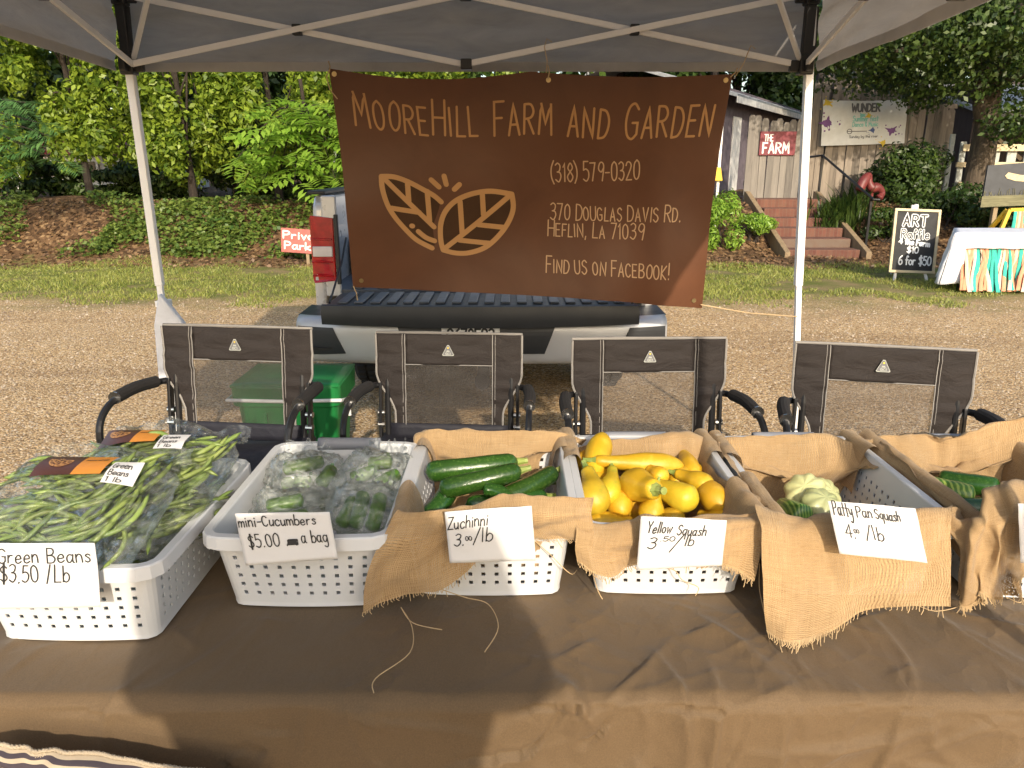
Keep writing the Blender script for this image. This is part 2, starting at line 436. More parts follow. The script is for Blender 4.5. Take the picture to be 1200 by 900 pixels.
def mat_siding(name, col):
    t = NT(name); co = t.coord('Object')
    sep = t.new('ShaderNodeSeparateXYZ'); t.link(co, sep.inputs[0])
    nz = t.noise(co, 5, 5)
    t.setc(t.ramp(nz, [(.3, sc(col,.75)), (.7, sc(col,1.2))])); t.p(Roughness=.85)
    return t.m

M = {}
M['ground'] = mat_gravel_ground()
M['burlap'] = mat_burlap()
M['thread'] = simple('jute_thread', (.50,.36,.20,1), .9)
M['bag'] = mat_bag(haze=.07)
M['bag_hazy'] = mat_bag('clear_film_hazy', .20)
M['cloth'] = mat_cloth_brown()
M['plastic'] = simple('white_plastic', (.60,.615,.64,1), .42, var=.05, vscale=5, bump=.05, bscale=90)
M['grey_plastic'] = simple('grey_plastic', (.20,.21,.24,1), .4, var=.05)
M['paper'] = simple('white_paper', (.64,.635,.64,1), .75, var=.02, bump=.25, bscale=14, bdist=.006)
M['ink'] = simple('black_ink', (.02,.02,.022,1), .6)
M['canvas'] = mat_fabric('brown_canvas', (.024,.0185,.017,1), .62, .55, 9, (1, 1, 2.2), 900)
M['canvas_navy'] = mat_fabric('seat_canvas', (.02,.02,.028,1), .6, .4, 9)
M['piping'] = simple('grey_piping', (.24,.225,.21,1), .8)
M['screen'] = mat_mesh_screen()
M['black_steel'] = simple('black_steel', (.018,.018,.02,1), .32, .2)
M['foam'] = simple('black_foam', (.018,.016,.016,1), .85, bump=.3, bscale=200)
M['chrome'] = simple('bright_rivet', (.6,.6,.6,1), .25, 1)
M['white_steel'] = simple('white_steel', (.88,.87,.86,1), .4, var=.06)
M['tent'] = mat_fabric('grey_tent_fabric', (.40,.372,.345,1), .85, .9, 3.2, (1, 1, 4.5), 500, .36, .74, 1.18)
M['tent_hem'] = mat_fabric('pale_tent_hem', (.56,.54,.51,1), .85, .3, 6, (1,1,1), 0, .36)
M['black_plastic'] = simple('black_plastic', (.02,.02,.02,1), .45)
M['vinyl'] = mat_fabric('brown_vinyl', (.118,.048,.024,1), .42, .10, 3)
M['vinyl_tan'] = simple('tan_print', (.46,.235,.085,1), .5, var=.05)
M['vinyl_pale'] = simple('pale_tan_print', (.50,.31,.17,1), .5, var=.05)
M['vinyl_dark'] = simple('dark_olive_print', (.058,.026,.011,1), .6, spec=.2)
M['paint'] = simple('silver_paint', (.60,.61,.63,1), .3, .25, var=.04, coat=.6)
M['bumper'] = simple('bumper_silver', (.52,.52,.53,1), .38, .25, var=.05)
M['truck_black'] = simple('truck_black_plastic', (.022,.024,.028,1), .5, bump=.1, bscale=200)
M['bedliner'] = simple('grey_bedliner', (.07,.08,.10,1), .45, bump=.2, bscale=120)
M['tail_red'] = simple('red_lens', (.42,.006,.010,1), .12, var=.3, vscale=20, coat=1)
M['tail_white'] = simple('clear_lens', (.75,.70,.70,1), .15, coat=1)
M['tyre'] = simple('black_tyre', (.02,.019,.018,1), .85, bump=.4, bscale=60)
M['alloy'] = simple('alloy_rim', (.45,.45,.46,1), .3, .9)
M['glass'] = simple('dark_glass', (.02,.025,.03,1), .06, spec=.8)
M['plate'] = simple('plate_white', (.75,.75,.76,1), .5)
M['green_bin'] = simple('green_plastic', (.018,.22,.055,1), .35, var=.12, vscale=4)
M['bean'] = mat_veg('bean_green', (.15,.22,.05,1), (.24,.31,.085,1), (.38,.44,.17,1), .38, 60, .35)
M['cuke'] = mat_veg('cucumber_green', (.05,.14,.015,1), (.12,.25,.03,1), (.30,.42,.10,1), .3, 60, .4)
M['zuke'] = mat_veg('zucchini_green', (.013,.05,.006,1), (.03,.09,.012,1), (.10,.19,.035,1), .2, 170, .5)
M['stripe_cuke'] = mat_veg('striped_cucumber', (.03,.10,.012,1), (.06,.17,.02,1), (.30,.40,.09,1), .28, 60, .3, 3)
M['yellow'] = mat_veg('squash_yellow', (.54,.29,.012,1), (.72,.43,.020,1), (.78,.56,.09,1), .46, 34, .5)
M['yellow_green'] = mat_veg('squash_mottled', (.50,.30,.014,1), (.66,.46,.03,1), (.30,.31,.03,1), .44, 26, .85)
M['patty'] = mat_veg('patty_pale', (.48,.50,.22,1), (.62,.62,.34,1), (.36,.46,.16,1), .34, 24, .45)
M['stem'] = mat_veg('squash_stem', (.16,.24,.04,1), (.32,.38,.09,1), (.45,.45,.2,1), .55)
M['label_brown'] = simple('label_brown', (.075,.024,.010,1), .35)
M['label_orange'] = simple('label_orange', (.62,.24,.03,1), .4)
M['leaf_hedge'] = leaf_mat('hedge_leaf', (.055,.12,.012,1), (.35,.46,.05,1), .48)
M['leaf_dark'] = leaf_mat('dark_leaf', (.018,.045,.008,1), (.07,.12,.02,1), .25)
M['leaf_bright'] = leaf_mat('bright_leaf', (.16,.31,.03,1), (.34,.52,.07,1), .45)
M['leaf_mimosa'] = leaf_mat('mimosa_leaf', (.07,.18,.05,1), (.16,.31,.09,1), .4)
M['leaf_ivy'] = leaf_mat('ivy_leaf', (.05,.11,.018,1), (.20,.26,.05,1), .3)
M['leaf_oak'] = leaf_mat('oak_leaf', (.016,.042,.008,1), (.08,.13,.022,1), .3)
M['grass'] = leaf_mat('grass_blade', (.13,.19,.03,1), (.42,.42,.11,1), .35)
M['bark'] = mat_bark('bark', (.045,.033,.024,1), (.17,.13,.09,1))
M['bark_dark'] = mat_bark('bark_dark', (.014,.010,.008,1), (.05,.037,.027,1))
M['fence'] = mat_wood('weathered_fence', (.09,.076,.06,1), (.34,.28,.22,1))
M['fence_grey'] = mat_wood('grey_fence', (.10,.09,.08,1), (.25,.225,.195,1))
M['timber'] = mat_wood('pale_timber', (.18,.125,.07,1), (.38,.28,.165,1))
M['cream_board'] = mat_wood('cream_board', (.55,.44,.27,1), (.74,.63,.42,1), (.9, 9, 9))
M['brick'] = mat_brick()
M['purple'] = mat_siding('purple_siding', (.165,.135,.155,1))
M['roof_metal'] = simple('grey_metal_roof', (.36,.38,.41,1), .5, .3)
M['house_white'] = mat_siding('white_siding', (.70,.69,.66,1))
M['roof_red'] = simple('red_trim', (.22,.025,.022,1), .6)
M['sign_red'] = simple('sign_red', (.17,.024,.034,1), .6, var=.25)
M['sign_pink'] = simple('faded_red_sign', (.42,.12,.10,1), .6, var=.2)
M['white_paint'] = simple('white_paint', (.78,.76,.72,1), .6)
M['banner_white'] = simple('white_vinyl', (.66,.67,.66,1), .45, var=.06, vscale=9, bump=.2, bscale=5, bdist=.03)
M['print_purple'] = simple('purple_print', (.16,.06,.22,1), .6)
M['print_yellow'] = simple('yellow_print', (.68,.48,.04,1), .6)
M['print_teal'] = simple('teal_print', (.22,.55,.50,1), .6)
M['print_blue'] = simple('blue_print', (.06,.10,.28,1), .6)
M['print_grey'] = simple('grey_print', (.13,.13,.14,1), .6)
M['chalkboard'] = simple('chalkboard', (.030,.030,.030,1), .8, var=.4, vscale=4)
M['chalk'] = simple('chalk', (.78,.78,.76,1), .9)
M['white_cloth'] = mat_fabric('white_cloth', (.70,.71,.76,1), .8, .35, 7)
M['ribbon_peach'] = mat_fabric('peach_ribbon', (.66,.30,.17,1), .8, .3, 10)
M['ribbon_pale'] = mat_fabric('pale_peach_ribbon', (.74,.52,.40,1), .8, .3, 10)
M['ribbon_teal'] = mat_fabric('teal_ribbon', (.05,.42,.34,1), .8, .3, 10)
M['yellow_paint'] = simple('yellow_paint', (.70,.42,.03,1), .5)
M['panel_dark'] = simple('dark_panel', (.055,.058,.065,1), .6)
M['panel_grass'] = mat_wood('painted_grass', (.05,.05,.025,1), (.27,.25,.14,1), (2, 9, 14))
M['cream_paint'] = simple('cream_paint', (.62,.50,.30,1), .6, var=.25, vscale=30)
M['red_paint'] = simple('red_paint', (.15,.028,.026,1), .5, var=.3)
M['painted_board'] = mat_wood('painted_scrap_board', (.25,.28,.27,1), (.60,.62,.58,1), (7, 7, 7))
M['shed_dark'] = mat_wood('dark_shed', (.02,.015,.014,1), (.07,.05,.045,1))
M['fringe_dark'] = simple('dark_yarn', (.045,.035,.045,1), .9)
M['fringe_cream'] = simple('cream_yarn', (.40,.33,.24,1), .9, bump=.4, bscale=300)
M['skin'] = simple('skin', (.50,.30,.22,1), .5)
M['shirt'] = mat_fabric('navy_shirt', (.05,.06,.09,1), .9, .3, 12)
M['jeans'] = mat_fabric('jeans', (.06,.09,.15,1), .9, .3, 12)
M['hair'] = simple('brown_hair', (.05,.03,.02,1), .6)
M['table_top'] = simple('table_white_plastic', (.6,.6,.58,1), .6)
M['gold'] = simple('brass_grommet', (.55,.42,.22,1), .35, .9)
M['badge_green'] = simple('badge_green', (.50,.45,.10,1), .5)
M['leafgreen_badge'] = simple('pale_badge', (.36,.37,.34,1), .5)
# ---------------------------------------------------------------- stroke lettering
# glyph: width | polylines on a 10-high grid; '~' = smooth curve
G = {
'A':'5|0,0 2.5,10 5,0;1,3.4 4,3.4','B':'4.8|0,0 0,10;~0,10 3,9.7 4,7.8 3,5.8 0,5.2;~0,5.2 3.4,4.9 4.7,2.7 3.4,.3 0,0','C':'4.6|~4.6,8.4 3,10 .9,8.8 0,5 .9,1.2 3,0 4.6,1.6',
'D':'4.8|0,0 0,10;~0,10 3,9.4 4.8,6.5 4.6,3 3,.5 0,0','E':'4|4,10 0,10 0,0 4,0;0,5.2 3.2,5.2','F':'4|4,10 0,10 0,0;0,5.2 3.2,5.2','G':'5|~4.8,8.4 3,10 .9,8.8 0,5 .9,1.2 3,0 4.9,1.4;4.9,1.4 4.9,4.6 2.8,4.6',
'H':'4.8|0,0 0,10;4.8,0 4.8,10;0,5 4.8,5','I':'1.2|.6,0 .6,10','J':'3.6|~3.2,10 3.2,2.6 1.8,0 0,1.8','K':'4.6|0,0 0,10;4.4,10 0,4.4 4.6,0','L':'3.8|0,10 0,0 3.8,0','M':'6|0,0 .7,10 3,3.4 5.3,10 6,0','N':'5|0,0 0,10 5,0 5,10',
'O':'4.8|~2.4,10 .6,8.4 0,5 .6,1.5 2.4,0 4.2,1.5 4.8,5 4.2,8.4 2.4,10','P':'4.6|0,0 0,10;~0,10 3.2,9.7 4.5,7.5 3.2,5.2 0,4.7','Q':'5|~2.4,10 .6,8.4 0,5 .6,1.5 2.4,0 4.2,1.5 4.8,5 4.2,8.4 2.4,10;3,2.5 5.2,-.6',
'R':'4.8|0,0 0,10;~0,10 3.2,9.7 4.5,7.5 3.2,5.4 0,5;1.8,5 4.8,0','S':'4.4|~4.2,8.6 2.4,10 .4,8.4 .8,6.2 3.4,4.6 4.3,2.2 2.2,0 0,1.6','T':'5|0,10 5,10;2.5,10 2.5,0','U':'4.8|~0,10 0,3 1,.5 2.4,0 3.8,.5 4.8,3 4.8,10','V':'5|0,10 2.5,0 5,10','W':'7|0,10 1.6,0 3.5,7 5.4,0 7,10','Y':'4.8|0,10 2.4,5 4.8,10;2.4,5 2.4,0','Z':'4.6|0,10 4.6,10 0,0 4.8,0','X':'5|0,0 5,10;5,0 0,10',
'0':'4.4|~2.2,10 .5,8.4 0,5 .5,1.5 2.2,0 3.9,1.5 4.4,5 3.9,8.4 2.2,10','1':'2|.2,8 1.5,10 1.5,0','2':'4.4|~0,8 .8,9.6 2.4,10 4,8.8 3.8,6.4 0,0;0,0 4.4,0','3':'4.2|~.2,9 2,10 3.8,8.6 3.2,6 1.4,5.3;~1.4,5.3 3.6,4.8 4.2,2.6 2.4,0 0,1.2','4':'4.6|3.4,0 3.4,10 0,3 4.6,3','5':'4.2|3.8,10 .6,10 .3,5.6;~.3,5.6 2.2,6.2 4,4.8 4,2 2.2,0 0,1','6':'4.4|~3.8,10 1.2,7.4 0,3.4 1,.5 2.4,0 4.2,1.4 4.2,4 2.6,5.4 .4,4','7':'4.2|0,10 4.2,10 1.4,0','8':'4.4|~2.2,5.4 .4,7.4 2.2,10 4,7.6 2.2,5.4 0,2.6 2.2,0 4.4,2.6 2.2,5.4','9':'4.4|~4.2,7 2.4,4.8 .2,6.4 .8,9.2 2.4,10 4,8.8 4.2,6 3.4,0',
'(':'2.2|~2.2,11 .5,8 0,5 .5,2 2.2,-1',')':'2.2|~0,11 1.7,8 2.2,5 1.7,2 0,-1','-':'3.2|0,4.6 3.2,4.6','.':'1|.4,0 .6,.5',',':'1.2|.8,.6 .2,-1.6','!':'1.2|.6,10 .6,3;.6,.1 .6,.5','/':'3.4|0,-1 3.4,10.5','$':'4.4|~4.2,8.2 2.4,9.4 .4,8.2 .8,6.2 3.4,4.6 4.3,2.2 2.2,.6 0,1.8;2,11 2,-1;2.6,11 2.6,-1','&':'4|~4,0 0,8 2,10 3,8 0,3 2,0 4,3',
'a':'4.2|~3.6,5 1.4,5.6 0,3.4 .6,.6 2.2,.3 3.6,3;~3.7,5.6 3.5,1.4 4.4,0','b':'4|0,10 0,.2;~0,3.6 1.6,5.6 3.6,4.4 3.8,1.6 2,0 0,1','c':'3.6|~3.6,4.4 2.2,5.6 .4,4.4 0,2.4 1,.2 2.4,0 3.6,1','d':'4|4,10 4,0;~4,3.6 2.4,5.6 .4,4.2 .3,1.4 2,0 4,1.6','e':'3.8|~.2,2.8 3.4,3.2 3,5.2 1.6,5.6 .1,3.6 .4,.9 2,0 3.8,1.2','f':'3|~3,9 2,10 1.1,8.4 1.1,0;0,5.4 2.8,5.4','g':'4|~3.6,5 1.4,5.6 0,3.6 .6,1 2.2,.6 3.6,3;~3.7,5.6 3.7,-2 2.2,-4 .3,-3','h':'3.8|0,10 0,0;~0,3.4 1.6,5.5 3.2,4.6 3.6,0','i':'1|.5,5.4 .5,0;.5,7.6 .6,8','k':'3.8|0,10 0,0;3.4,5.4 0,2.4 3.8,0','l':'1|.5,10 .5,0','m':'5.6|0,5.5 0,0;~0,3.6 1.4,5.5 2.6,4.2 2.7,0;~2.7,3.6 4.2,5.5 5.4,4.2 5.6,0','n':'3.8|0,5.5 0,0;~0,3.4 1.6,5.5 3.2,4.6 3.6,0','o':'3.8|~1.9,5.5 .3,4.4 .1,1.6 1.9,0 3.6,1.4 3.6,4.2 1.9,5.5','p':'3.9|0,5.4 0,-4;~0,3.8 1.6,5.6 3.6,4.4 3.8,1.6 2,0 0,1','q':'4|~3.6,5 1.4,5.6 0,3.6 .6,1 2.2,.6 3.6,3;3.7,5.6 3.7,-4','r':'3|0,5.4 0,0;~0,3 1.2,5.2 2.8,5.2','s':'3.2|~3,4.8 1.6,5.6 .3,4.4 2.4,2.6 2.8,1 1.4,0 0,.8','t':'3|1.4,9 1.4,0;0,5.6 2.9,5.6','u':'3.8|~0,5.5 .2,1.4 1.6,0 3.4,2;3.5,5.5 3.7,0','v':'3.4|0,5.5 1.7,0 3.4,5.5','w':'5.2|0,5.5 1.3,0 2.6,4.5 3.9,0 5.2,5.5','y':'3.8|~0,5.5 .4,2.4 1.8,1.6 3.4,3.4;~3.6,5.5 3.4,-1.6 1.8,-4 .2,-3','z':'3.4|0,5.5 3.4,5.5 0,0 3.6,0'}
def glyph(ch):
    w, body = G[ch].split('|'); out = []
    for pl in body.split(';'):
        sm = pl.startswith('~'); pts = [tuple(float(q) for q in p.split(',')) for p in pl.lstrip('~').split()]
        out.append([tuple(q) for q in catmull(pts, 5)] if sm and len(pts) > 2 else pts)
    return float(w), out
def lay(text, gap=1.4, space=3.4, smallcaps=0, jitter=0, seed=1):
    """-> list of polylines, total width, on the 10-high grid"""
    rr = random.Random(seed); x = 0; out = []
    for ch in text:
        if ch == ' ': x += space; continue
        k = 1.0
        if smallcaps and ch.islower(): ch = ch.upper(); k = smallcaps
        w, pls = glyph(ch)
        dy = rr.uniform(-jitter, jitter); sl = rr.uniform(-.02, .02) * (1 if jitter else 0); ks = 1 + rr.uniform(-.05, .05) * (1 if jitter else 0)
        for pl in pls: out.append([(x + p[0]*k*ks + sl*p[1]*3, p[1]*k*ks + dy) for p in pl])
        x += w * k + gap
    return out, x - gap
def ribbon2d(pl, w, cap=True):
    P = [np.array(p, dtype=float) for p in pl]
    Q = [P[0]]
    for p in P[1:]:
        if np.linalg.norm(p - Q[-1]) > 1e-6: Q.append(p)
    if len(Q) < 2: Q.append(Q[0] + np.array([w*.2, 0]))
    P = Q; n = len(P); L = []; Rr = []
    for i in range(n):
        d0 = P[i] - P[max(i-1,0)]; d1 = P[min(i+1,n-1)] - P[i]
        if i == 0: d0 = d1
        if i == n-1: d1 = d0
        d0 = d0/np.linalg.norm(d0); d1 = d1/np.linalg.norm(d1)
        t = d0 + d1; tn = np.linalg.norm(t)
        t = d1 if tn < .3 else t/tn
        nrm = np.array([-t[1], t[0]]); c = max(.45, abs(nrm @ np.array([-d1[1], d1[0]])))
        L.append(P[i] + nrm*w/2/c); Rr.append(P[i] - nrm*w/2/c)
    vs = L + Rr; fs = [(i, n+i, n+i+1, i+1) for i in range(n-1)]
    if cap:
        for p, q in ((P[0], P[1]), (P[-1], P[-2])):
            d = (p - q)/np.linalg.norm(p - q); a0 = math.atan2(d[1], d[0]); b = len(vs)
            vs += [p + w/2*np.array([math.cos(a0 + R(a)), math.sin(a0 + R(a))]) for a in (-90,-54,-18,18,54,90)]
            fs.append(tuple(range(b, b+6)))
    return vs, fs
def strokes(mb, pls, S, w, lift=.0006, xf=lambda p: p, mi=0, step=.00004):
    """pls: polylines in grid units -> xf -> (u,v) metres -> S(u,v) -> (point, normal)"""
    for k, pl in enumerate(pls):
        q = [xf(p) for p in pl]
        # densify long pieces so they follow the surface
        d = [q[0]]
        for a, b in zip(q, q[1:]):
            L = math.dist(a, b); m = max(1, int(L / .03))
            d += [(a[0]+(b[0]-a[0])*i/m, a[1]+(b[1]-a[1])*i/m) for i in range(1, m+1)]
        vs, fs = ribbon2d(d, w)
        out = []
        for p in vs:
            P, N = S(p[0], p[1]); out.append(Vector(P) + Vector(N) * (lift + k * step))
        mb.add(out, fs, mi)
def write(mb, text, S, x, y, h, w, stretch=1.0, width=None, lift=.0006, slant=0, rot=0, mi=0, curve=None, step=.00004, **kw):
    pls, W = lay(text, **kw); k = h / 10; kx = k * stretch
    if width: kx = width / W
    cr, sr = math.cos(rot), math.sin(rot)
    def xf(p):
        a, b = p[0]*kx + slant*p[1]*k, p[1]*k
        if curve: b += curve(a)
        return (x + a*cr - b*sr, y + a*sr + b*cr)
    strokes(mb, pls, S, w, lift, xf, mi, step)
    return W * kx
def plane_S(o, eu, ev):
    o, eu, ev = Vector(o), Vector(eu).normalized(), Vector(ev).normalized(); n = eu.cross(ev)
    return lambda u, v: (o + eu*u + ev*v, n)
def emblem(mb, S, x, y, width, sw, mi_line=0, mi_fill=None, lift=.0008):
    """two leaves; x,y = left / top in surface metres"""
    k = width / 950.0
    xf = lambda p: (x + (p[0]-145)*k, y - (p[1]-115)*k)
    if mi_fill is not None:
        rl = catmull([(570,680),(555,600),(560,480),(600,380),(680,300),(800,250),(930,235),(1075,260)],4)+catmull([(1075,260),(1085,360),(1050,460),(980,560),(880,650),(760,695),(660,700),(570,680)],4)[1:-1]
        ll = catmull([(500,500),(560,330),(520,270),(450,230),(350,180),(250,150),(160,155)],4)+catmull([(160,155),(160,240),(185,350),(230,440),(300,530),(380,610),(510,650)],4)[1:]
        for pl in (rl, ll):
            ys_ = [p[1] for p in pl]; ya, yz = min(ys_)+2, max(ys_)-2; rows_ = []
            for j in range(37):
                y_ = ya + (yz-ya)*j/36; xs_ = []
                for (x0_, y0_), (x1_, y1_) in zip(pl, pl[1:]+pl[:1]):
                    if (y0_ <= y_) != (y1_ <= y_): xs_.append(x0_+(y_-y0_)/(y1_-y0_)*(x1_-x0_))
                rows_.append((min(xs_), max(xs_), y_))
            b_ = len(mb.v)
            for (xa_, xb_, y_) in rows_:
                for i in range(13):
                    q, n = S(*xf((xa_+(xb_-xa_)*i/12, y_))); mb.v.append(tuple(Vector(q)+Vector(n)*.0008))
            for j in range(36):
                for i in range(12): mb.f.append((b_+j*13+i, b_+j*13+i+1, b_+(j+1)*13+i+1, b_+(j+1)*13+i)); mb.m.append(mi_fill)
    sm = [[(570,680),(555,600),(560,480),(600,380),(680,300),(800,250),(930,235),(1075,260)],[(1075,260),(1085,360),(1050,460),(980,560),(880,650),(760,695),(660,700),(570,680)],
          [(160,155),(250,150),(350,180),(450,230),(520,270),(570,315)],[(160,155),(160,240),(185,350),(230,440),(300,530),(380,610),(490,668)],[(395,545),(450,590),(510,612)]]
    st = [[(585,665),(1065,265)],[(712,545),(705,310)],[(870,405),(865,260)],[(830,480),(1020,500)],[(690,600),(920,620)],[(185,175),(510,505)],[(340,320),(340,190)],[(480,460),(475,240)],[(215,380),(410,400)],[(350,505),(356,505)],[(508,155),(560,205)],[(600,125),(612,185)],[(668,220),(705,185)]]
    strokes(mb, [[tuple(q) for q in catmull(p, 5)] for p in sm] + st, S, sw, lift, xf, mi_line)

# ---------------------------------------------------------------- setting: the ground
def ground_z(x, y):
    s = sstep(2.0, 4.0, x); cor = sstep(4.5, 5.0, x)*(1-sstep(6.2, 6.7, x))*sstep(13.2,13.7,y)*(1-sstep(16.2,16.6,y)); y0 = 12.5 + 1.0*s; y1 = 14.7 + 1.1*s
    z = .88 * sstep(y0, y1, y)
    z -= .30*cor*sstep(13.4,14.6,y)
    z += .10 * n3((x, y, 0), .55) * sstep(11.5, 13.5, y) * (1 - sstep(40, 60, y))
    z += .010 * n3((x, y, 3), 1.7) * sstep(3.5, 6, y)
    return z
mb = MB()
xs = sorted(set([-300,-180,-100,-60,-40,-30] + [round(-22 + .4*i, 2) for i in range(111)] + [25,30,40,60,100,180,300]))
ys = sorted(set([-120,-60,-30,-15,-8,-4,0,2] + [round(4 + .5*i, 2) for i in range(14)] + [round(11 + .22*i, 2) for i in range(28)] + [17.5,18.5,20,22,25,30,36,45,60,90,140,220,320]))
for y in ys:
    for x in xs: mb.v.append((x, y, ground_z(x, y)))
for j in range(len(ys)-1):
    for i in range(len(xs)-1):
        w = len(xs); mb.f.append((j*w+i, j*w+i+1, (j+1)*w+i+1, (j+1)*w+i)); mb.m.append(0)
g = mb.build('ground', M['ground'], smooth=True, origin=(0,0,0)); tag(g, 'tan gravel lot running into a grass strip and a bank of dead leaves', 'ground', kind='structure')

# ---------------------------------------------------------------- the pop-up canopy
TX0, TX1, TY0, TY1 = -1.735, 1.325, .66, 3.70
HEM, TOP = 1.99, 2.34
tent = thing('canopy_tent', (-.2, 2.18, 0), 'grey fabric pop-up canopy on white steel legs, over the whole stall', 'canopy')
PK = Vector(((TX0+TX1)/2, (TY0+TY1)/2, 3.25))
OV = .05
FX0, FX1 = TX0+.275, TX1-.275      # the frame stands a little narrower at the front
c = [Vector((FX0-OV,TY0-OV,TOP)), Vector((FX1+OV,TY0-OV,TOP)), Vector((TX1+OV,TY1+OV,TOP)), Vector((TX0-OV,TY1+OV,TOP))]
for i in range(4):
    a, b = c[i], c[(i+1)%4]
    mb = MB()
    def fn(u, v, a=a, b=b):
        p = a.lerp(b, u).lerp(PK, v*.985)
        p.z -= .10*math.sin(math.pi*v)*math.sin(math.pi*u) + .02*n3(p, 2.5)
        return p
    mb.grid(fn, 20, 16); mb.build('roof_panel', M['tent'], tent, smooth=True)
    mb = MB(); n = Vector((b-a)).normalized().cross(Vector((0,0,1)))
    def fv(u, v, a=a, b=b, n=n):
        p = a.lerp(b, u); p.z = TOP + .01 - v*(TOP - HEM)
        k = n3((p.x*.9, p.y*.9, p.z*7), 1.8)*.022 + (.5-abs(n3((p.x*.8+p.z, p.y*.8, p.z*5), 2.4, 5)))*.022 + n3((p.x, p.y, p.z*3), 7, 5)*.005
        return p + n*(k + .02*v)
    mb.grid(fv, 60, 12); mb.build('valance', M['tent'], tent, smooth=True)
    mb = MB()
    def fh(u, v, fv=fv, n=n):
        p = Vector(fv(u, 1.0)); p.z += .035*(1-v) - .004; return p + n*(.004 if v < .99 else .002) * (1 if True else 0)
    mb.grid(lambda u, v, fv=fv, n=n: Vector(fv(u, 1 - .115*(1-v))) - n*.004, 60, 2); mb.build('hem', M['tent_hem'], tent, smooth=True)
    # seam strip where the panels meet is folded fabric
LEGS = [(FX0,TY0),(FX1,TY0),(TX1,TY1),(TX0,TY1)]
for (x, y) in LEGS:
    mb = MB()
    foot = (x, y)
    if (x, y) == (TX0, TY1): foot = (x+.015, y)
    if (x, y) == (TX1, TY1): foot = (x+.073, y)
    mb.bar((x, y, 2.36), (foot[0], foot[1], 1.02), .036, .036, (0,1,0))
    leg = mb.build('leg', M['white_steel'], tent, bevel=.004)
    mb = MB(); ft2 = (foot[0]+(.078 if (x, y) == (TX1, TY1) else 0), foot[1]); mb.bar((foot[0], foot[1], 1.04), (ft2[0], ft2[1], .02), .027, .027, (0,1,0)); mb.build('inner_leg', M['white_steel'], leg, bevel=.003)
    mb = MB(); mb.box((ft2[0], ft2[1], .01), (.09,.09,.012)); mb.build('foot_plate', M['white_steel'], leg)
    mb = MB(); mb.box((x, y, 2.02), (.062,.062,.085)); mb.box((x, y, 2.16), (.044,.044,.30)); mb.box((x, y, 2.30), (.06,.06,.07))
    sx = 1 if x < 0 else -1; sy = 1 if y < 1 else -1
    mb.box((x+sx*.045, y, 2.015), (.05,.03,.05)); mb.box((x, y+sy*.045, 2.015), (.03,.05,.05))
    mb.box((x+sx*.045, y, 2.30), (.05,.03,.05)); mb.box((x, y+sy*.045, 2.30), (.03,.05,.05))
    mb.build('bracket', M['black_plastic'], tent, bevel=.006)
    mb = MB(); mb.bar((x+.012, y-.014*sy*-1, 2.07), (x+.012, y, 2.26), .05, .012, (0,1,0)); mb.build('corner_strap', M['black_plastic'], tent)
def truss(a, b, off):
    """two scissor pairs between two leg tops"""
    a, b, off = Vector((*a, 0)), Vector((*b, 0)), Vector(off)
    lo, hi = 2.02, 2.305
    for k, (s0, s1) in enumerate(((0, .5), (.5, 1.0))):
        p0, p1 = a.lerp(b, s0), a.lerp(b, s1)
        for j, (z0, z1) in enumerate(((lo, hi), (hi, lo))):
            mb = MB(); o = off * (1 if j else -1) * .014
            mb.bar(p0 + o + Vector((0,0,z0)), p1 + o + Vector((0,0,z1)), .014, .026, (0,0,1)); mb.build('brace', M['white_steel'], tent, bevel=.003)
        m = (p0 + p1)/2; mb = MB(); mb.box(m + Vector((0,0,(lo+hi)/2)), (.04,.04,.045)); mb.build('joint', M['black_plastic'], tent, bevel=.004)
    m = (a+b)/2
    for z in (lo, hi):
        mb = MB(); mb.box(m + Vector((0,0,z)), (.05,.05,.045)); mb.build('joint', M['black_plastic'], tent, bevel=.004)
ins = .02
truss((TX0+.03,TY1-.02),(TX1-.03,TY1-.02),(0,1,0)); truss((FX0+.03,TY0+.02),(FX1-.03,TY0+.02),(0,1,0))
truss((FX0+.02,TY0+.03),(TX0+.02,TY1-.03),(1,0,0)); truss((FX1-.02,TY0+.03),(TX1-.02,TY1-.03),(1,0,0))
for (x, y) in LEGS:
    d = Vector((PK.x-x, PK.y-y, 0)); top = Vector((x, y, 2.34)); mid = Vector((x, y, 2.34)) + d*.46 + Vector((0,0,.36))
    mb = MB(); mb.bar(top, mid, .026, .026); mb.bar(mid, Vector((PK.x, PK.y, 3.16)), .022, .022); mb.build('rafter', M['white_steel'], tent, bevel=.003)
    mb = MB(); mb.bar((x + (.02 if x<0 else -.02), y, 2.03), top + d*.30 + Vector((0,0,.22)), .022, .014); mb.build('roof_strut', M['white_steel'], tent, bevel=.003)
mb = MB(); mb.tube([(PK.x,PK.y,3.22),(PK.x,PK.y,2.95)], .03, 10); mb.build('hub', M['black_plastic'], tent)
# loose tie threads on the scissor bars
for (px, py, py2, Y) in ((641,50,95,3.64),(878,58,92,3.64)):
    mb = MB(); a = at(px, py, Y); b = at(px-2 if px<700 else px-18, py2, 3.6)
    mb.tube([a+Vector((.02,-.02,.0)), a+Vector((-.002,-.03,.012)), a+Vector((-.012,-.02,-.02)), a.lerp(b,.5)+Vector((.004,-.02,0)), b], .0022, 5)
    mb.build('tie_string', M['thread'], tent)

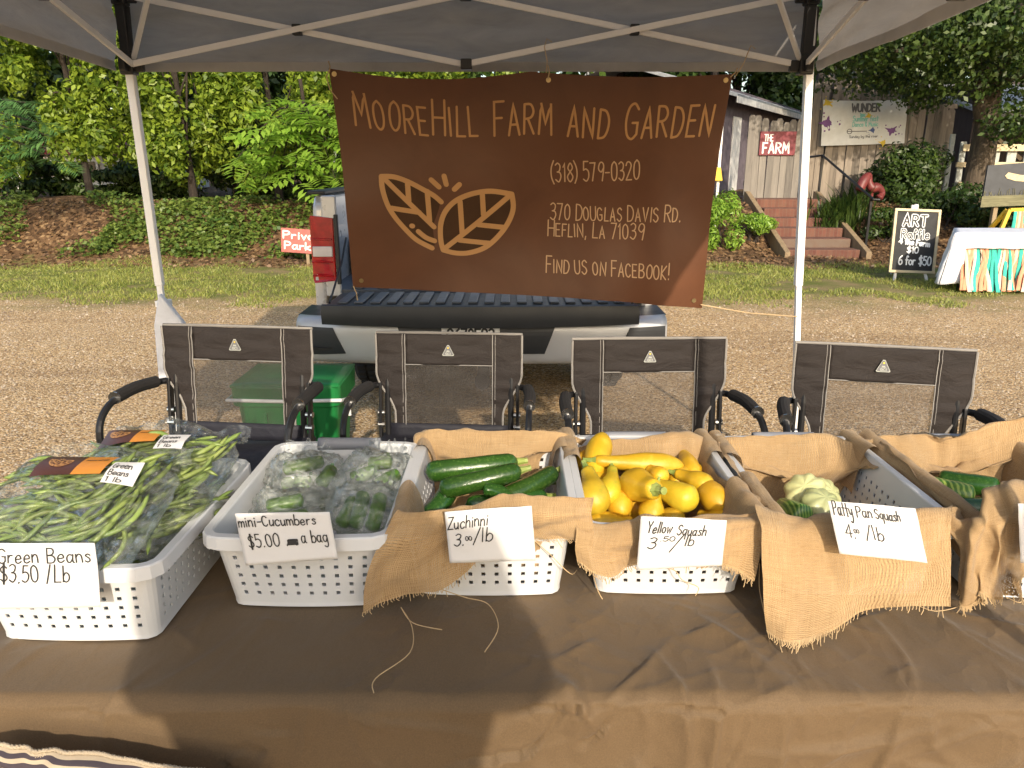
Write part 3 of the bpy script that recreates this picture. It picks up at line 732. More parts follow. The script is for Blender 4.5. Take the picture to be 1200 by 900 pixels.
# white side-wall roll and bag at the left leg
wb = thing('leg_weight', (TX0+.05, TY1-.05, 0), 'pale fabric weight bag strapped to the rear left canopy leg', 'weight bag')
mb = MB()
prof = [at(188,343,3.64), at(192,347,3.64), at(218,379,3.64), at(212,440,3.64), at(189,450,3.64), at(183,380,3.64)]
mb.prism([p + Vector((0,-.03,0)) for p in prof], (0,.045,0)); mb.build('bag_panel', M['white_cloth'], wb, bevel=.012, seg=3)
mb = MB(); a = at(187,352,3.64); mb.box(a+Vector((0,.04,-.02)), (.055,.07,.03)); mb.build('strap', M['white_steel'], wb, bevel=.003)

# ---------------------------------------------------------------- the farm banner
BT, BB = 3.585, 3.74
bTL, bTR = at(385,80,BT), at(858,87,BT); bBR, bBL = at(822,361,BB), at(413,337,BB-.06)
BW, BH = 1.80, 1.06
def bS0(u, v):
    """u 0..1 left to right, v 0..1 top to bottom"""
    a = bTL.lerp(bTR, u); b = bBL.lerp(bBR, u); p = a.lerp(b, v)
    p.z -= .038*math.sin(math.pi*min(1,u*2))*(1-v)*(u<.5) + .018*math.sin(math.pi*max(0,u*2-1))*(1-v)*(u>=.5)
    p.z += .012*math.sin(math.pi*u)*v
    p.y += .035*math.sin(math.pi*u)*math.sin(math.pi*v) + .010*math.sin(u*9+v*2)*v + .007*n3((u*3,v*1.6,0),2.2) + .010*math.sin(u*34)*sstep(.5,.8,u)*sstep(.25,.7,v) + .010*math.sin(u*5+v*7)
    p.x += -.012*math.sin(math.pi*v)*(u-.5)*2
    return p
def bS(u, v):
    """metres from the top left corner, v downwards negative"""
    U, V = u/BW, -v/BH; p = bS0(U, V); e = .004
    n = (bS0(U+e, V)-p).cross(bS0(U, V-e)-p).normalized()
    if n.y > 0: n = -n
    return p, n
bn = thing('farm_banner', bS0(.5, 1)+Vector((0,0,0)), 'large brown vinyl banner with farm name and leaf emblem hung under the canopy edge', 'banner')
mb = MB(); mb.grid(bS0, 90, 54); mb.build('vinyl_sheet', M['vinyl'], bn, smooth=True)
def bpx(px, py):
    """picture position -> banner metres by inverting the quad"""
    u, v = .5, .5
    for _ in range(25):
        def scr(u, v):
            p = bS0(u, v) - Vector((0,0,CAM_H)); d = p.y*CP - p.z*SP; up = p.y*SP + p.z*CP
            return 600 + p.x/d*FPX, 450 - up/d*FPX
        x, y = scr(u, v); e = 1e-3
        x1, y1 = scr(u+e, v); x2, y2 = scr(u, v+e)
        a, b, c_, d_ = (x1-x)/e, (x2-x)/e, (y1-y)/e, (y2-y)/e; det = a*d_-b*c_
        dx, dy = px-x, py-y
        u += (dx*d_-b*dy)/det; v += (a*dy-c_*dx)/det
    return u*BW, -v*BH
def bwrite(name, text, p0, p1, hpx, w, mat, sc_=.8, **kw):
    """baseline from picture point p0 to p1"""
    a, b = bpx(*p0), bpx(*p1); L = math.dist(a, b); rot = math.atan2(b[1]-a[1], b[0]-a[0])
    t = bpx(p0[0], p0[1]-hpx); h = abs(t[1]-a[1])
    mb = MB(); write(mb, text, bS, a[0], a[1], h, w, width=L, rot=rot, smallcaps=sc_, **kw)
    return mb.build(name, mat, bn)
bwrite('title_lettering', 'MooreHill Farm and Garden', (417,146), (831,159), 40, .0105, M['vinyl_tan'], .84, gap=2.1, space=5.0, jitter=.25, seed=4, curve=lambda a: -.026*math.sin(math.pi*min(1, a/1.57)))
bwrite('phone_lettering', '(318) 579-0320', (646,213), (749,210), 22, .0062, M['vinyl_pale'], 0, gap=1.6, space=3.2, jitter=.15)
bwrite('street_lettering', '370 Douglas Davis Rd.', (645,257), (797,260), 19, .0058, M['vinyl_pale'], .82, gap=1.7, space=3.4, jitter=.15)
bwrite('town_lettering', 'Heflin, La 71039', (642,276), (754,281), 18, .0058, M['vinyl_pale'], .82, gap=1.7, space=3.4, jitter=.15)
bwrite('website_lettering', 'Find us on Facebook!', (640,319), (784,328), 19, .0060, M['vinyl_pale'], .82, gap=1.7, space=3.4, jitter=.15)
mb = MB(); ex, ey = bpx(444,200); ex2, _ = bpx(603,222); emblem(mb, bS, ex, ey, ex2-ex, .0255, 0, 1, .0022); mb.build('leaf_emblem', [M['vinyl_tan'], M['vinyl_dark']], bn)
for (u, v) in ((.012,.02),(.545,.028),(.985,.022),(.025,.965),(.975,.965)):
    p, n = bS(u*BW, -v*BH); mb = MB()
    mb.tube([p + n*.001, p + n*.004], .011, 14); mb.build('grommet', M['gold'], bn)
for pts in (((386,84),(385,72)), ((414,335),(419,352)), ((642,93),(642,77)), ((856,90),(864,80))):
    a = at(*pts[0], BT-.02 if pts[0][1] < 200 else BB-.09); b = at(*pts[1], BT+.05 if pts[0][1] < 200 else BB-.10)
    mb = MB(); mb.tube([a, a.lerp(b,.5)+Vector((.006,-.006,0)), b], .0028, 5); mb.build('tie_cord', M['thread'], bn)
a = at(386,82,BT-.02); mb = MB(); mb.tube([a, a+Vector((-.012,-.012,-.03)), a+Vector((.0,-.015,-.08)), a+Vector((.03,-.012,-.12))], .0025, 5); mb.build('tie_cord', M['thread'], bn)
a = at(821,357,BB-.02); b = at(934,371,TY1-.02); mb = MB(); mb.tube([a, a.lerp(b,.5)+Vector((0,0,-.012)), b], .0028, 5); mb.build('tie_cord', M['thread'], bn)

# ---------------------------------------------------------------- the pickup truck
TC, TR = -.165, 4.40                     # centre line, rear face of the tailgate opening
tk = thing('pickup_truck', (TC, TR+2.6, 0), 'silver pickup truck backed up behind the stall with its tailgate down', 'pickup truck')
def T(x, y, z): return (TC + x, TR + y, z)
HW = 1.0
# body: profile of the bed sides with wheel arch, cab and bonnet (side view), extruded inwards
def arch(cy, r, z0, n=10):
    return [(cy + r*math.cos(math.pi*(k/n)), z0 + r*math.sin(math.pi*(k/n))*.98) for k in range(n+1)]
for s in (-1, 1):
    pr = [(.28,.50),(.28,.98),(.30,1.34),(.36,1.40),(2.02,1.42),(2.02,.50)] 
    pr = [(.06,.55),(.06,1.02),(.08,1.36),(.13,1.42),(2.02,1.43),(2.02,.50)] + arch(1.18,.47,.50)
    mb = MB(); mb.prism([T(s*(HW-.015*(z>1.3)), y, z) for y, z in pr], (-s*.07,0,0))
    side = mb.build('bed_side', M['paint'], tk, bevel=.025, seg=3)
    mb = MB(); mb.box(T(s*(HW-.045), 1.04, 1.435), (.10,1.94,.022)); mb.build('rail_cap', M['truck_black'], side, bevel=.006)
    # rear corner pillar face
    mb = MB(); mb.box(T(s*(HW-.115), .07, 1.13), (.09,.035,.58)); mb.build('pillar', M['paint'], side, bevel=.01)
    # tail light
    mb = MB(); z0, z1 = .93, 1.30
    mb.prism([T(s*1.006,.075,z0), T(s*1.006,.075,z1), T(s*.995,.045,z1+.01), T(s*.86,.035,z1-.005), T(s*.86,.035,z0+.005), T(s*.995,.045,z0-.01)], (0,.11,0))
    tl = mb.build('tail_light', M['tail_red'], tk, bevel=.012, seg=3, fixn=True)
    mb = MB(); mb.box(T(s*.93, .034, 1.105), (.115,.014,.06)); mb.build('reverse_lens', M['tail_white'], tl, bevel=.006)
    mb = MB(); mb.box(T(s*.845, .045, 1.115), (.022,.03,.40)); mb.build('lamp_surround', M['truck_black'], tl, bevel=.004)
    for zz in (1.175, 1.045, .965):
        mb = MB(); mb.box(T(s*.935, .034, zz), (.125,.010,.012)); mb.build('lens_rib', M['tail_red'], tl, bevel=.004)
    # tailgate strap cable
    mb = MB(); mb.tube([T(s*.80,.08,1.18), T(s*.80,-.08,1.05), T(s*.80,-.42,.885)], .006, 6); mb.build('tailgate_cable', M['black_steel'], tk)
# bed floor, bulkhead, inner
mb = MB(); mb.box(T(0,1.05,.86), (1.86,1.96,.04))
for k in range(11): mb.box(T(-.75+.15*k,1.05,.892), (.07,1.94,.024))
mb.build('bed_floor', M['bedliner'], tk, bevel=.004)
mb = MB(); mb.box(T(0,2.03,1.15), (1.86,.05,.60)); mb.build('bulkhead', M['paint'], tk, bevel=.01)
for s in (-1,1):
    mb = MB(); mb.box(T(s*.78,1.18,1.0), (.26,.98,.26)); mb.build('wheel_well', M['bedliner'], tk, bevel=.05, seg=4)
# tailgate, lowered
mb = MB(); mb.box(T(0,-.24,.845), (1.66,.50,.055)); 
gate = mb.build('tailgate', M['truck_black'], tk, bevel=.012, seg=3)
mb = MB()
mb.grid(lambda u, v: T(-.83+1.66*u, -.492 - .028*math.sin(math.pi*u) - .006*math.sin(math.pi*v), .882 - .098*v - .016*math.sin(math.pi*u)*v), 30, 6)
mb.grid(lambda u, v: T(-.83+1.66*u, -.492 - .028*math.sin(math.pi*u) + .04*v, .882+.004*math.sin(math.pi*v)), 30, 3)
mb.build('gate_edge_cap', M['truck_black'], gate, smooth=True)
mb = MB()
for k in range(18):
    mb.box(T(-.74+.087*k, -.22, .880), (.052,.34,.012))
mb.build('gate_liner', M['bedliner'], gate, bevel=.005)
# bumper
BQ = catmull([(0,.875),(-.045,.87),(-.075,.85),(-.085,.80),(-.08,.71),(-.06,.645),(.04,.63)], 6)
def bf(u, v):
    x = -1.01 + 2.02*u; bow = .10*(1-(2*u-1)**4)
    prof = [(0,.875),(-.045,.87),(-.075,.85),(-.085,.80),(-.08,.71),(-.06,.645),(.04,.63)]
    q = BQ; f = v*(len(q)-1); i = min(len(q)-2, int(f)); f -= i
    a, b = q[i]*(1-f)+q[i+1]*f
    return T(x, -.24 - bow + a, b - .09)
mb = MB(); mb.grid(bf, 44, 18); bump = mb.build('bumper', M['bumper'], tk, smooth=True, solid=.006, solid_off=-1)
mb = MB(); mb.grid(lambda u, v: T(-1.02+2.04*u, -.24-.105*(1-(2*u-1)**4)+.02-.03*(1-v)+.27*(v>.5), .787+.006*v), 44, 2); mb.build('step_pad', M['truck_black'], bump)
def on_b(x, z, dy=-.012):
    u = (x+1.01)/2.02; best = min((bf(u, .15+.8*k/80) for k in range(81)), key=lambda p: abs(p[2]-z)); return Vector((best[0], best[1]+dy, z))
def bpatch(mb, tl, tr, br, bl, dy=-.010):
    L4 = [Vector((*p, 0)) for p in (tl, tr, br, bl)]
    def f(u, v):
        q = L4[0].lerp(L4[1],u).lerp(L4[3].lerp(L4[2],u),v); return on_b(q.x, q.y, dy)
    mb.grid(f, 18, 8)
for s in (-1, 1):
    q = [(s*.995,.715),(s*.80,.715),(s*.765,.695),(s*.735,.575),(s*.995,.55)]
    mb = MB()
    bpatch(mb, (s*1.0,.745), (s*.80,.745), (s*.735,.605), (s*1.0,.585)); st = mb.build('bumper_step', M['truck_black'], bump, solid=.006)
    mb = MB(); mb.box(on_b(s*.88,.63,-.02)+Vector((0,.02,0)), (.22,.06,.012)); mb.build('step_tread', M['tyre'], st)
q = [(-.45,.735),(.38,.735),(.40,.715),(.36,.60),(.30,.58),(-.36,.58),(-.42,.60)]
mb = MB(); bpatch(mb, (-.45,.772), (.40,.772), (.34,.61), (-.40,.61)); rec = mb.build('plate_recess', M['truck_black'], bump, solid=.006)
po = on_b(-.21,.64,-.028)
mb = MB(); mb.box(po + Vector((.155,.006,.055)), (.31,.006,.15)); pl = mb.build('licence_plate', M['plate'], bump, bevel=.003)
mb = MB(); write(mb, 'C670E23', plane_S(po + Vector((0,.003,-.01)), (1,0,0), (0,0,1)), .03, .045, .075, .011, width=.25, lift=.001); mb.build('plate_lettering', M['ink'], pl)
# wheels
def wheel(x, y, s):
    mb = MB()
    prof = [(.20,-.12),(.30,-.135),(.355,-.13),(.38,-.10),(.385,0),(.38,.10),(.355,.13),(.30,.135),(.20,.12)]
    def f(u, v, prof=prof):
        i = min(len(prof)-1, round(v*(len(prof)-1))); r, o = prof[i]; a = u*2*math.pi
        return T(x+o, y+r*math.cos(a), .385+r*math.sin(a))
    mb.grid(f, 40, 8, closeu=True)
    for k in range(40):
        a = k/40*2*math.pi
        for o in (-.07, .0, .07):
            mb.box(Vector(T(x+o, y+.388*math.cos(a), .385+.388*math.sin(a))), (.05,.03,.03), Matrix.Rotation(a,3,'X'))
    w = mb.build('wheel', M['tyre'], tk, smooth=False)
    mb = MB(); mb.tube([T(x+s*.10,y,.385), T(x+s*.12,y,.385)], .205, 28); 
    mb.tube([T(x+s*.12,y,.385), T(x+s*.135,y,.385)], .06, 16); 
    for k in range(6):
        a = k/6*2*math.pi; mb.bar(T(x+s*.128,y+.05*math.cos(a),.385+.05*math.sin(a)), T(x+s*.128,y+.2*math.cos(a),.385+.2*math.sin(a)), .02,.05,(1,0,0))
    mb.build('rim', M['alloy'], w)
for s in (-1, 1):
    wheel(s*.84, 1.18, s); wheel(s*.84, 4.75, s)
mb = MB(); mb.tube([T(-.8,1.18,.385), T(.8,1.18,.385)], .05, 10); mb.ico(T(0,1.18,.385), .15, 2); mb.build('rear_axle', M['truck_black'], tk)
for s in (-1,1):
    mb = MB(); mb.box(T(s*.45, 2.6, .50), (.08,4.9,.14)); mb.build('frame_rail', M['truck_black'], tk)
mb = MB(); mb.tube([T(.55,.3,.42), T(.55,1.0,.42), T(.5,2.5,.40)], .035, 10); mb.build('tailpipe', M['alloy'], tk)
mb = MB(); mb.bar(T(0,-.30,.42), T(0,.2,.42), .065,.065); mb.tube([T(0,-.32,.42),T(0,-.30,.42)], .045, 12); mb.build('tow_hitch', M['truck_black'], tk)
# cab and front end, behind the banner
cp = [(2.06,.50),(2.06,1.42),(2.20,1.86),(2.34,1.93),(3.55,1.93),(3.72,1.88),(4.35,1.36),(5.55,1.22),(5.62,1.0),(5.62,.55),(5.3,.50)] + arch(4.75,.47,.50) + [(4.2,.50)]
mb = MB(); mb.prism([T(-.99,y,z) for y, z in cp], (1.98,0,0)); cab = mb.build('cab', M['paint'], tk, bevel=.05, seg=3, fixn=True)
mb = MB(); mb.prism([T(-.82,2.052,1.45), T(.82,2.052,1.45), T(.74,2.175,1.82), T(-.74,2.175,1.82)], (0,.03,0)); mb.build('rear_window', M['glass'], cab, fixn=True)
for s in (-1,1):
    mb = MB(); mb.prism([T(s*.993,2.40,1.44), T(s*.993,3.98,1.44), T(s*.993,3.55,1.84), T(s*.993,2.46,1.84)], (s*.006,0,0)); mb.build('side_window', M['glass'], cab, fixn=True)
    mb = MB(); mb.box(T(s*1.12, 3.98, 1.47), (.20,.10,.20)); mb.build('mirror', M['truck_black'], cab, bevel=.03, seg=3)
mb = MB(); mb.prism([T(-.80,3.80,1.86), T(.80,3.80,1.86), T(.88,4.36,1.41), T(-.88,4.36,1.41)], (0,.02,.02)); mb.build('windscreen', M['glass'], cab, fixn=True)
mb = MB(); mb.box(T(0,5.66,.62), (1.9,.12,.24)); mb.build('front_bumper', M['bumper'], tk, bevel=.03)

# ---------------------------------------------------------------- folding chairs
def make_chair(label):
    t = thing('folding_chair', (0,0,0), label, 'folding chair', 'folding chairs behind the table')
    HB, WB = 1.0, .275           # back height, half width
    def bk(x, z): return (x, -.02 + .10*(z-.6), z)       # reclined back plane; chair faces -y
    def panel(name, pts, mat, parent=t, th=.006, off=0):
        mb = MB(); nn = Vector((0,-1,.10)).normalized()
        mb.prism([Vector(bk(*p)) + nn*off for p in pts], nn*th); return mb.build(name, mat, parent, local=True, fixn=True, bevel=.0015)
    def soft(name, pts4, mat, nu=14, nv=14, amp=.006, seed=0):
        # wrinkled cloth band between corners (bl, br, tr, tl)
        mb = MB(); a, b, c_, d = [Vector((p[0],p[1],0)) for p in pts4]
        def f(u, v):
            q = a.lerp(b,u).lerp(d.lerp(c_,u),v); p = Vector(bk(q.x,q.y))
            p.y += -.006 - amp*n3((q.x*8+seed, q.y*22, seed), 1.4) - .004*math.sin(math.pi*u)
            return p
        mb.grid(f, nu, nv); return mb.build(name, mat, t, local=True, smooth=True, solid=.005, fixn=True)
    zt, zm, zk, zb = HB, .885, .845, .655
    for s in (-1, 1):
        o, i = s*WB, s*.165
        mb = MB()
        def f(u, v, o=o, i=i, s=s):
            z = zb + (zt - zb)*v
            k = sstep(zk+.01, zk-.15, z); ox = o - s*.070*k
            ix = i + s*.0*v
            x = ix + (ox - ix)*u; p = Vector(bk(x, z))
            p.y += -.006 - .007*n3((x*8, z*24, s), 1.5) - .004*math.sin(math.pi*u); return p
        mb.grid(f, 10, 34); mb.build('back_band', M['canvas'], t, local=True, smooth=True, solid=.006, fixn=True)
        edge = [f(1, k/20) for k in range(21)]
        mb = MB(); mb.tube([(p[0], p[1]-.003, p[2]) for p in edge], .0042, 6); mb.build('piping', M['piping'], t, local=True)
        for ox in (.0, .010):
            mb = MB(); mb.tube([Vector(f(0, k/20)) + Vector((s*ox, -.0045, 0)) for k in range(21)], .0013 if ox else .0022, 5); mb.build('seam', M['piping'], t, local=True)
    mb = soft('top_band', [(-.165,zm),(.165,zm),(.165,zt),(-.165,zt)], M['canvas'], 24, 12)
    mb = MB(); mb.tube([bk(-WB-.001,zt+.002), bk(-.1,zt+.004), bk(.1,zt+.003), bk(WB+.001,zt+.002)], .0055, 7); mb.build('piping', M['piping'], t, local=True)
    mb = MB(); mb.tube([Vector(bk(-.165,zm))+Vector((0,-.010,0)), Vector(bk(.165,zm))+Vector((0,-.010,0))], .0022, 5); mb.build('seam', M['piping'], t, local=True)
    mb = MB(); mb.grid(lambda u, v: (bk(-.166+.332*u, zb+(zm-zb)*v)[0], bk(0, zb+(zm-zb)*v)[1]+.006*n3((u*4,v*4,0),1.5), zb+(zm-zb)*v), 12, 10)
    mb.build('mesh_panel', M['screen'], t, local=True, smooth=True)
    # badge
    S = plane_S(Vector(bk(0,.942)) + Vector((0,-.020,0)), (1,0,0), (0,.1,1))
    mb = MB()
    tri = lambda k, l: [S(a*k, b*k-.002)[0] + S(0,0)[1]*l for a, b in ((-.026,-.017),(-.022,-.021),(.022,-.021),(.026,-.017),(.004,.026),(-.004,.026))]
    mb.prism(tri(1,0), S(0,0)[1]*.002, 0); mb.prism(tri(.86,.0021), S(0,0)[1]*.0006, 1)
    mb.poly([S(a,b)[0]+S(0,0)[1]*.0033 for a, b in ((-.008,-.005),(-.003,.003),(0,-.001),(.003,.002),(.008,-.005))], 0)
    mb.poly([S(.004*math.cos(k), .012+.004*math.sin(k))[0]+S(0,0)[1]*.0034 for k in (0,1,2,3,4,5)], 2)
    write(mb, 'GCI', S, -.011, -.0175, .0085, .0022, width=.022, lift=.0034, mi=0)
    mb.v = [tuple(Vector(bk(0,.942)) + (Vector(p)-Vector(bk(0,.942)))*.86 + Vector((0,-.003,0))) for p in mb.v]; mb.build('badge', [M['leafgreen_badge'], M['print_grey'], M['print_yellow']], t, local=True)
    # frame
    for s in (-1, 1):
        mb = MB(); x = s*.235
        mb.tube([(x, .03, .995), (x, -.005, .80), (x, -.03, .56)], .0115, 10); mb.build('back_post', M['black_steel'], t, local=True)
        mb = MB(); xa = s*.30
        mb.tube([tuple(p) for p in catmull([(s*.255,.02,.80),(xa,-.02,.80),(xa+s*.012,-.16,.805),(xa+s*.016,-.27,.795),(xa+s*.016,-.335,.74),(xa+s*.012,-.345,.64),(xa,-.34,.50)], 5)], .0115, 10)
        arm = mb.build('arm', M['black_steel'], t, local=True)
        mb = MB(); mb.tube([tuple(p) for p in catmull([(xa,-.03,.805),(xa+s*.012,-.13,.812),(xa+s*.015,-.235,.808)], 5)], .021, 12); mb.build('arm_pad', M['foam'], arm, local=True)
        for a_, b_, r_ in (((xa+s*.015,-.240,.808),(xa+s*.015,-.246,.808),.0215), ((s*.247,-.02,.70),(s*.272,-.022,.70),.011), ((s*.247,-.028,.655),(s*.272,-.03,.655),.011)):
            mb = MB(); mb.tube([a_, b_], r_, 12); mb.build('rivet', M['chrome'], arm, local=True)
        mb = MB(); mb.bar((s*.26,-.005,.815), (s*.262,-.03,.60), .012, .03, (0,1,0)); mb.build('arm_plate', M['black_steel'], t, local=True, bevel=.003)
        for (ya, yb) in ((-.36,.06),(.06,-.40)):
            mb = MB(); mb.tube([(s*.27, ya, .585), (s*.285, yb, .012)], .0115, 8); mb.build('leg', M['black_steel'], t, local=True)
            mb = MB(); mb.tube([(s*.285, yb, .03),(s*.285, yb, .0)], .018, 8); mb.build('foot', M['black_plastic'], bpy.data.objects[[o.name for o in bpy.data.objects if o.parent == t and o.name.startswith('leg')][-1]], local=True)
        mb = MB(); mb.tube([(s*.25,-.42,.60),(s*.25,.02,.595)], .0115, 8); mb.build('seat_rail', M['black_steel'], t, local=True)
    mb = MB()
    def fs(u, v):
        x = -.25 + .5*u; y = -.43 + .45*v
        return (x, y, .612 - .03*math.sin(math.pi*u) + .004*n3((x*9,y*9,0),1.5))
    mb.grid(fs, 20, 16); mb.build('seat', M['canvas_navy'], t, local=True, smooth=True, solid=.012)
    mb = MB(); mb.tube([(-.12,-.438,.606),(-.06,-.44,.604)], .0015, 5); mb.build('seat_tag', M['white_paint'], t, local=True)
    mb = MB(); mb.grid(lambda u, v: (-.225+.45*u, bk(0,.60+.06*v)[1]-.01, .60+.06*v), 10, 3); mb.build('lower_band', M['canvas_navy'], t, local=True, smooth=True, solid=.006)
    return t
ch = make_chair('brown folding armchair farthest left, with the green bin seen through its mesh back')
lab = [None, 'brown folding armchair in front of the truck licence plate, second from the left',
       'brown folding armchair behind the yellow squash basket, third from the left', 'brown folding armchair farthest right, turned with its right side nearer the table']
spots = [((188+370)/2, 382, 1.012, 2.64, -7), ((440+612)/2, 390, 1.0, 2.80, -4), (760, 396, 1.0, 2.66, 2), (1031, 405, 1.0, 2.45, -13)]
chs = [ch] + [copy_tree(ch) for _ in range(3)]
for o, l, (px, py, zt, Y, a) in zip(chs, lab, spots):
    p = at(px, py, Y); o.location = (p.x, Y-.04, p.z - 1.0); o.rotation_euler = (0,0,R(a))
    if l: o['label'] = l
# ---------------------------------------------------------------- the green bin
bx, by = -1.105, 3.74
gb = thing('plastic_bin', (bx, by, 0), 'green plastic bin with white wire handle on the gravel beside the first chair', 'bin')
mb = MB()
def rrect(hx, hy, r, n=5):
    out = []
    for (cx, cy, a0) in ((hx-r,hy-r,0),(-hx+r,hy-r,90),(-hx+r,-hy+r,180),(hx-r,-hy+r,270)):
        out += [(cx+r*math.cos(R(a0+90*k/n)), cy+r*math.sin(R(a0+90*k/n))) for k in range(n+1)]
    return out
lv = [(.195,.16,.0),(.205,.17,.02),(.235,.20,.36),(.252,.217,.362),(.255,.22,.44),(.250,.215,.445),(.242,.207,.44),(.20,.165,.03)]
rings = [[(bx+x*1.05, by+y, z*1.25) for x, y in rrect(hx, hy, .05)] for hx, hy, z in lv]; n = len(rings[0])
for i, rg in enumerate(rings): mb.v += rg
for i in range(len(rings)-1):
    for k in range(n): mb.f.append((i*n+k, i*n+(k+1)%n, (i+1)*n+(k+1)%n, (i+1)*n+k)); mb.m.append(0)
mb.f.append(tuple(range(n))[::-1]); mb.m.append(0); mb.f.append(tuple((len(rings)-1)*n+k for k in range(n))); mb.m.append(0)
mb.build('bin_body', M['green_bin'], gb, smooth=False, bevel=.004)
for s in (-.1,.02,.13):
    mb = MB(); mb.bar((bx+s,by-.193,.06),(bx+s,by-.209,.42),.014,.012,(0,1,0)); mb.build('rib', M['green_bin'], gb, bevel=.004)
mb = MB(); mb.v += []; mb.grid(lambda u, v: (bx+(u-.5)*.52, by+(v-.5)*.43, .555+.012*math.sin(math.pi*u)*math.sin(math.pi*v)), 10, 8); mb.build('lid', M['green_bin'], gb, smooth=True, solid=.012)
mb = MB(); z = .49; mb.tube([(bx-.275,by-.08,z),(bx-.277,by-.225,z),(bx,by-.232,z-.004),(bx+.277,by-.225,z),(bx+.282,by-.10,z-.03),(bx+.284,by-.09,z-.12)], .009, 8); mb.build('wire_handle', M['white_steel'], gb)
# ---------------------------------------------------------------- table and cloth
TZ = .74
YF, YB = 1.052, 1.86
tb = thing('folding_table', (0, (YF+YB)/2, 0), 'long folding table hidden under the brown tablecloth', 'table')
mb = MB(); mb.box((0,(YF+YB)/2,.705),(4.1,.76,.045)); mb.build('tabletop', M['table_top'], tb, bevel=.01)
for x in (-1.9,-.15,.15,1.9):
    for y in (YF+.12, YB-.12):
        mb = MB(); mb.tube([(x,y,.68),(x,y,0)], .014, 8); mb.build('leg', M['black_steel'], tb)
def cloth_pt(x, s):
    """s: arc length from the back hem over the top to the front hem"""
    back, top, r = .30, YB-YF, .022
    if s < back: y, z, ny, nz = YB, TZ-(back-s), 1, 0
    elif s < back+top: y, z, ny, nz = YB-(s-back), TZ, 0, 1
    else:
        d = s-back-top; y, z, ny, nz = YF, TZ-d, -1, 0
    for ye, sg in ((YF,-1),(YB,1)):      # round the edges
        dd = (s-(back+top)) if sg < 0 else (back-s)
        if abs(dd) < r:
            a = (dd/r+1)/2*math.pi/2
            y = ye - sg*r + sg*r*math.sin(a); z = TZ-r + r*math.cos(a); ny, nz = sg*math.sin(a), math.cos(a)
    k = .002*n3((x*1.3, s*2.2, 0), 3.0) + .0045*max(0, n3((x*2.2+s*1.2, s*3.2-x*.5, 4), 2.0))**1
    rid = 1-abs(n3((x*2.6+1.5*n3((x,s,0),3), s*2.0, 9), 2.3)); k += .006*max(0, rid-.90)/.10*max(0,n3((x,s,2),1.6)+.25)
    if nz < .3:
        k += .012*math.sin(x*6+n3((x,s,0),2)*4)*min(1,(s-back-top)/.5 if ny<0 else .3) + .008*n3((x*2.5,s*1.2,7),2.4)
    if nz > .9: k = max(k, -.001) + .001
    return (x, y+ny*k, z+nz*k)
L = .30 + (YB-YF) + .70
def spread(lo, hi, da, db, fine, coarse):
    out = [lo]
    while out[-1] < hi: out.append(out[-1] + (fine if da < out[-1] < db else coarse))
    return np.array(out)
XS = spread(-2.2, 2.2, -1.15, 1.25, .0062, .03); SS = spread(0, L, .50, .30+(YB-YF)+.22, .0062, .025)
NX, NS = len(XS), len(SS)
base = np.array([[cloth_pt(x, q) for x in XS] for q in SS])                    # [s][x][3]
gx, gs = np.meshgrid(XS, SS); hgt = np.zeros_like(gx); cr_ = np.random.default_rng(21)
jx = np.array([[n3((x, q, 5), 7) for x in XS] for q in SS])*.010
for k in range(270):                                                            # sharp fold lines left from the packet
    x0, s0 = cr_.uniform(-1.3, 1.4), cr_.uniform(.55, L-.25); a_ = cr_.choice([cr_.normal(.25,.5), cr_.normal(-.7,.5), cr_.normal(1.5,.45)]); L_ = cr_.uniform(.04, .19)
    dx, ds = gx-x0, gs-s0; t_ = dx*math.cos(a_)+ds*math.sin(a_); d_ = -dx*math.sin(a_)+ds*math.cos(a_) + jx + .25*t_*t_*cr_.normal()*3
    env = np.clip(1-np.abs(t_)/L_, 0, 1)**.7; w1, w2 = cr_.uniform(.004,.008), cr_.uniform(.009,.024)
    amp = cr_.uniform(.0012, .0075)*(1.3 if x0 > .05 else .8)*(.45 if s0 < .82 else 1)*(1.7 if s0 > 1.12 else 1)
    hgt += amp*env*np.where(d_ > 0, np.exp(-d_/w2), np.exp(d_/w1))
nr_ = np.cross(np.gradient(base, axis=1), np.gradient(base, axis=0)); nr_ /= np.linalg.norm(nr_, axis=2, keepdims=True)
sgn = np.where(nr_[..., 2:3] < -.05, -1, 1) * np.where((np.abs(nr_[..., 2:3]) < .3) & (nr_[..., 1:2] > 0) & (gs[..., None] > .6), -1, 1)
V_ = base + nr_*sgn*np.clip(hgt, 0, .016)[..., None]
idx = np.arange(NX*NS).reshape(NS, NX); F_ = np.stack([idx[:-1,:-1], idx[:-1,1:], idx[1:,1:], idx[1:,:-1]], -1).reshape(-1,4)
o = fast_mesh('tablecloth', V_.reshape(-1,3) - np.array([0,(YF+YB)/2,TZ]), F_[:, ::-1], M['cloth']); o.location = (0,(YF+YB)/2,TZ)
o.data.polygons.foreach_set('use_smooth', [True]*len(o.data.polygons)); tag(o, 'dark brown wrinkled tablecloth spread over the produce table and hanging down its front', 'tablecloth')

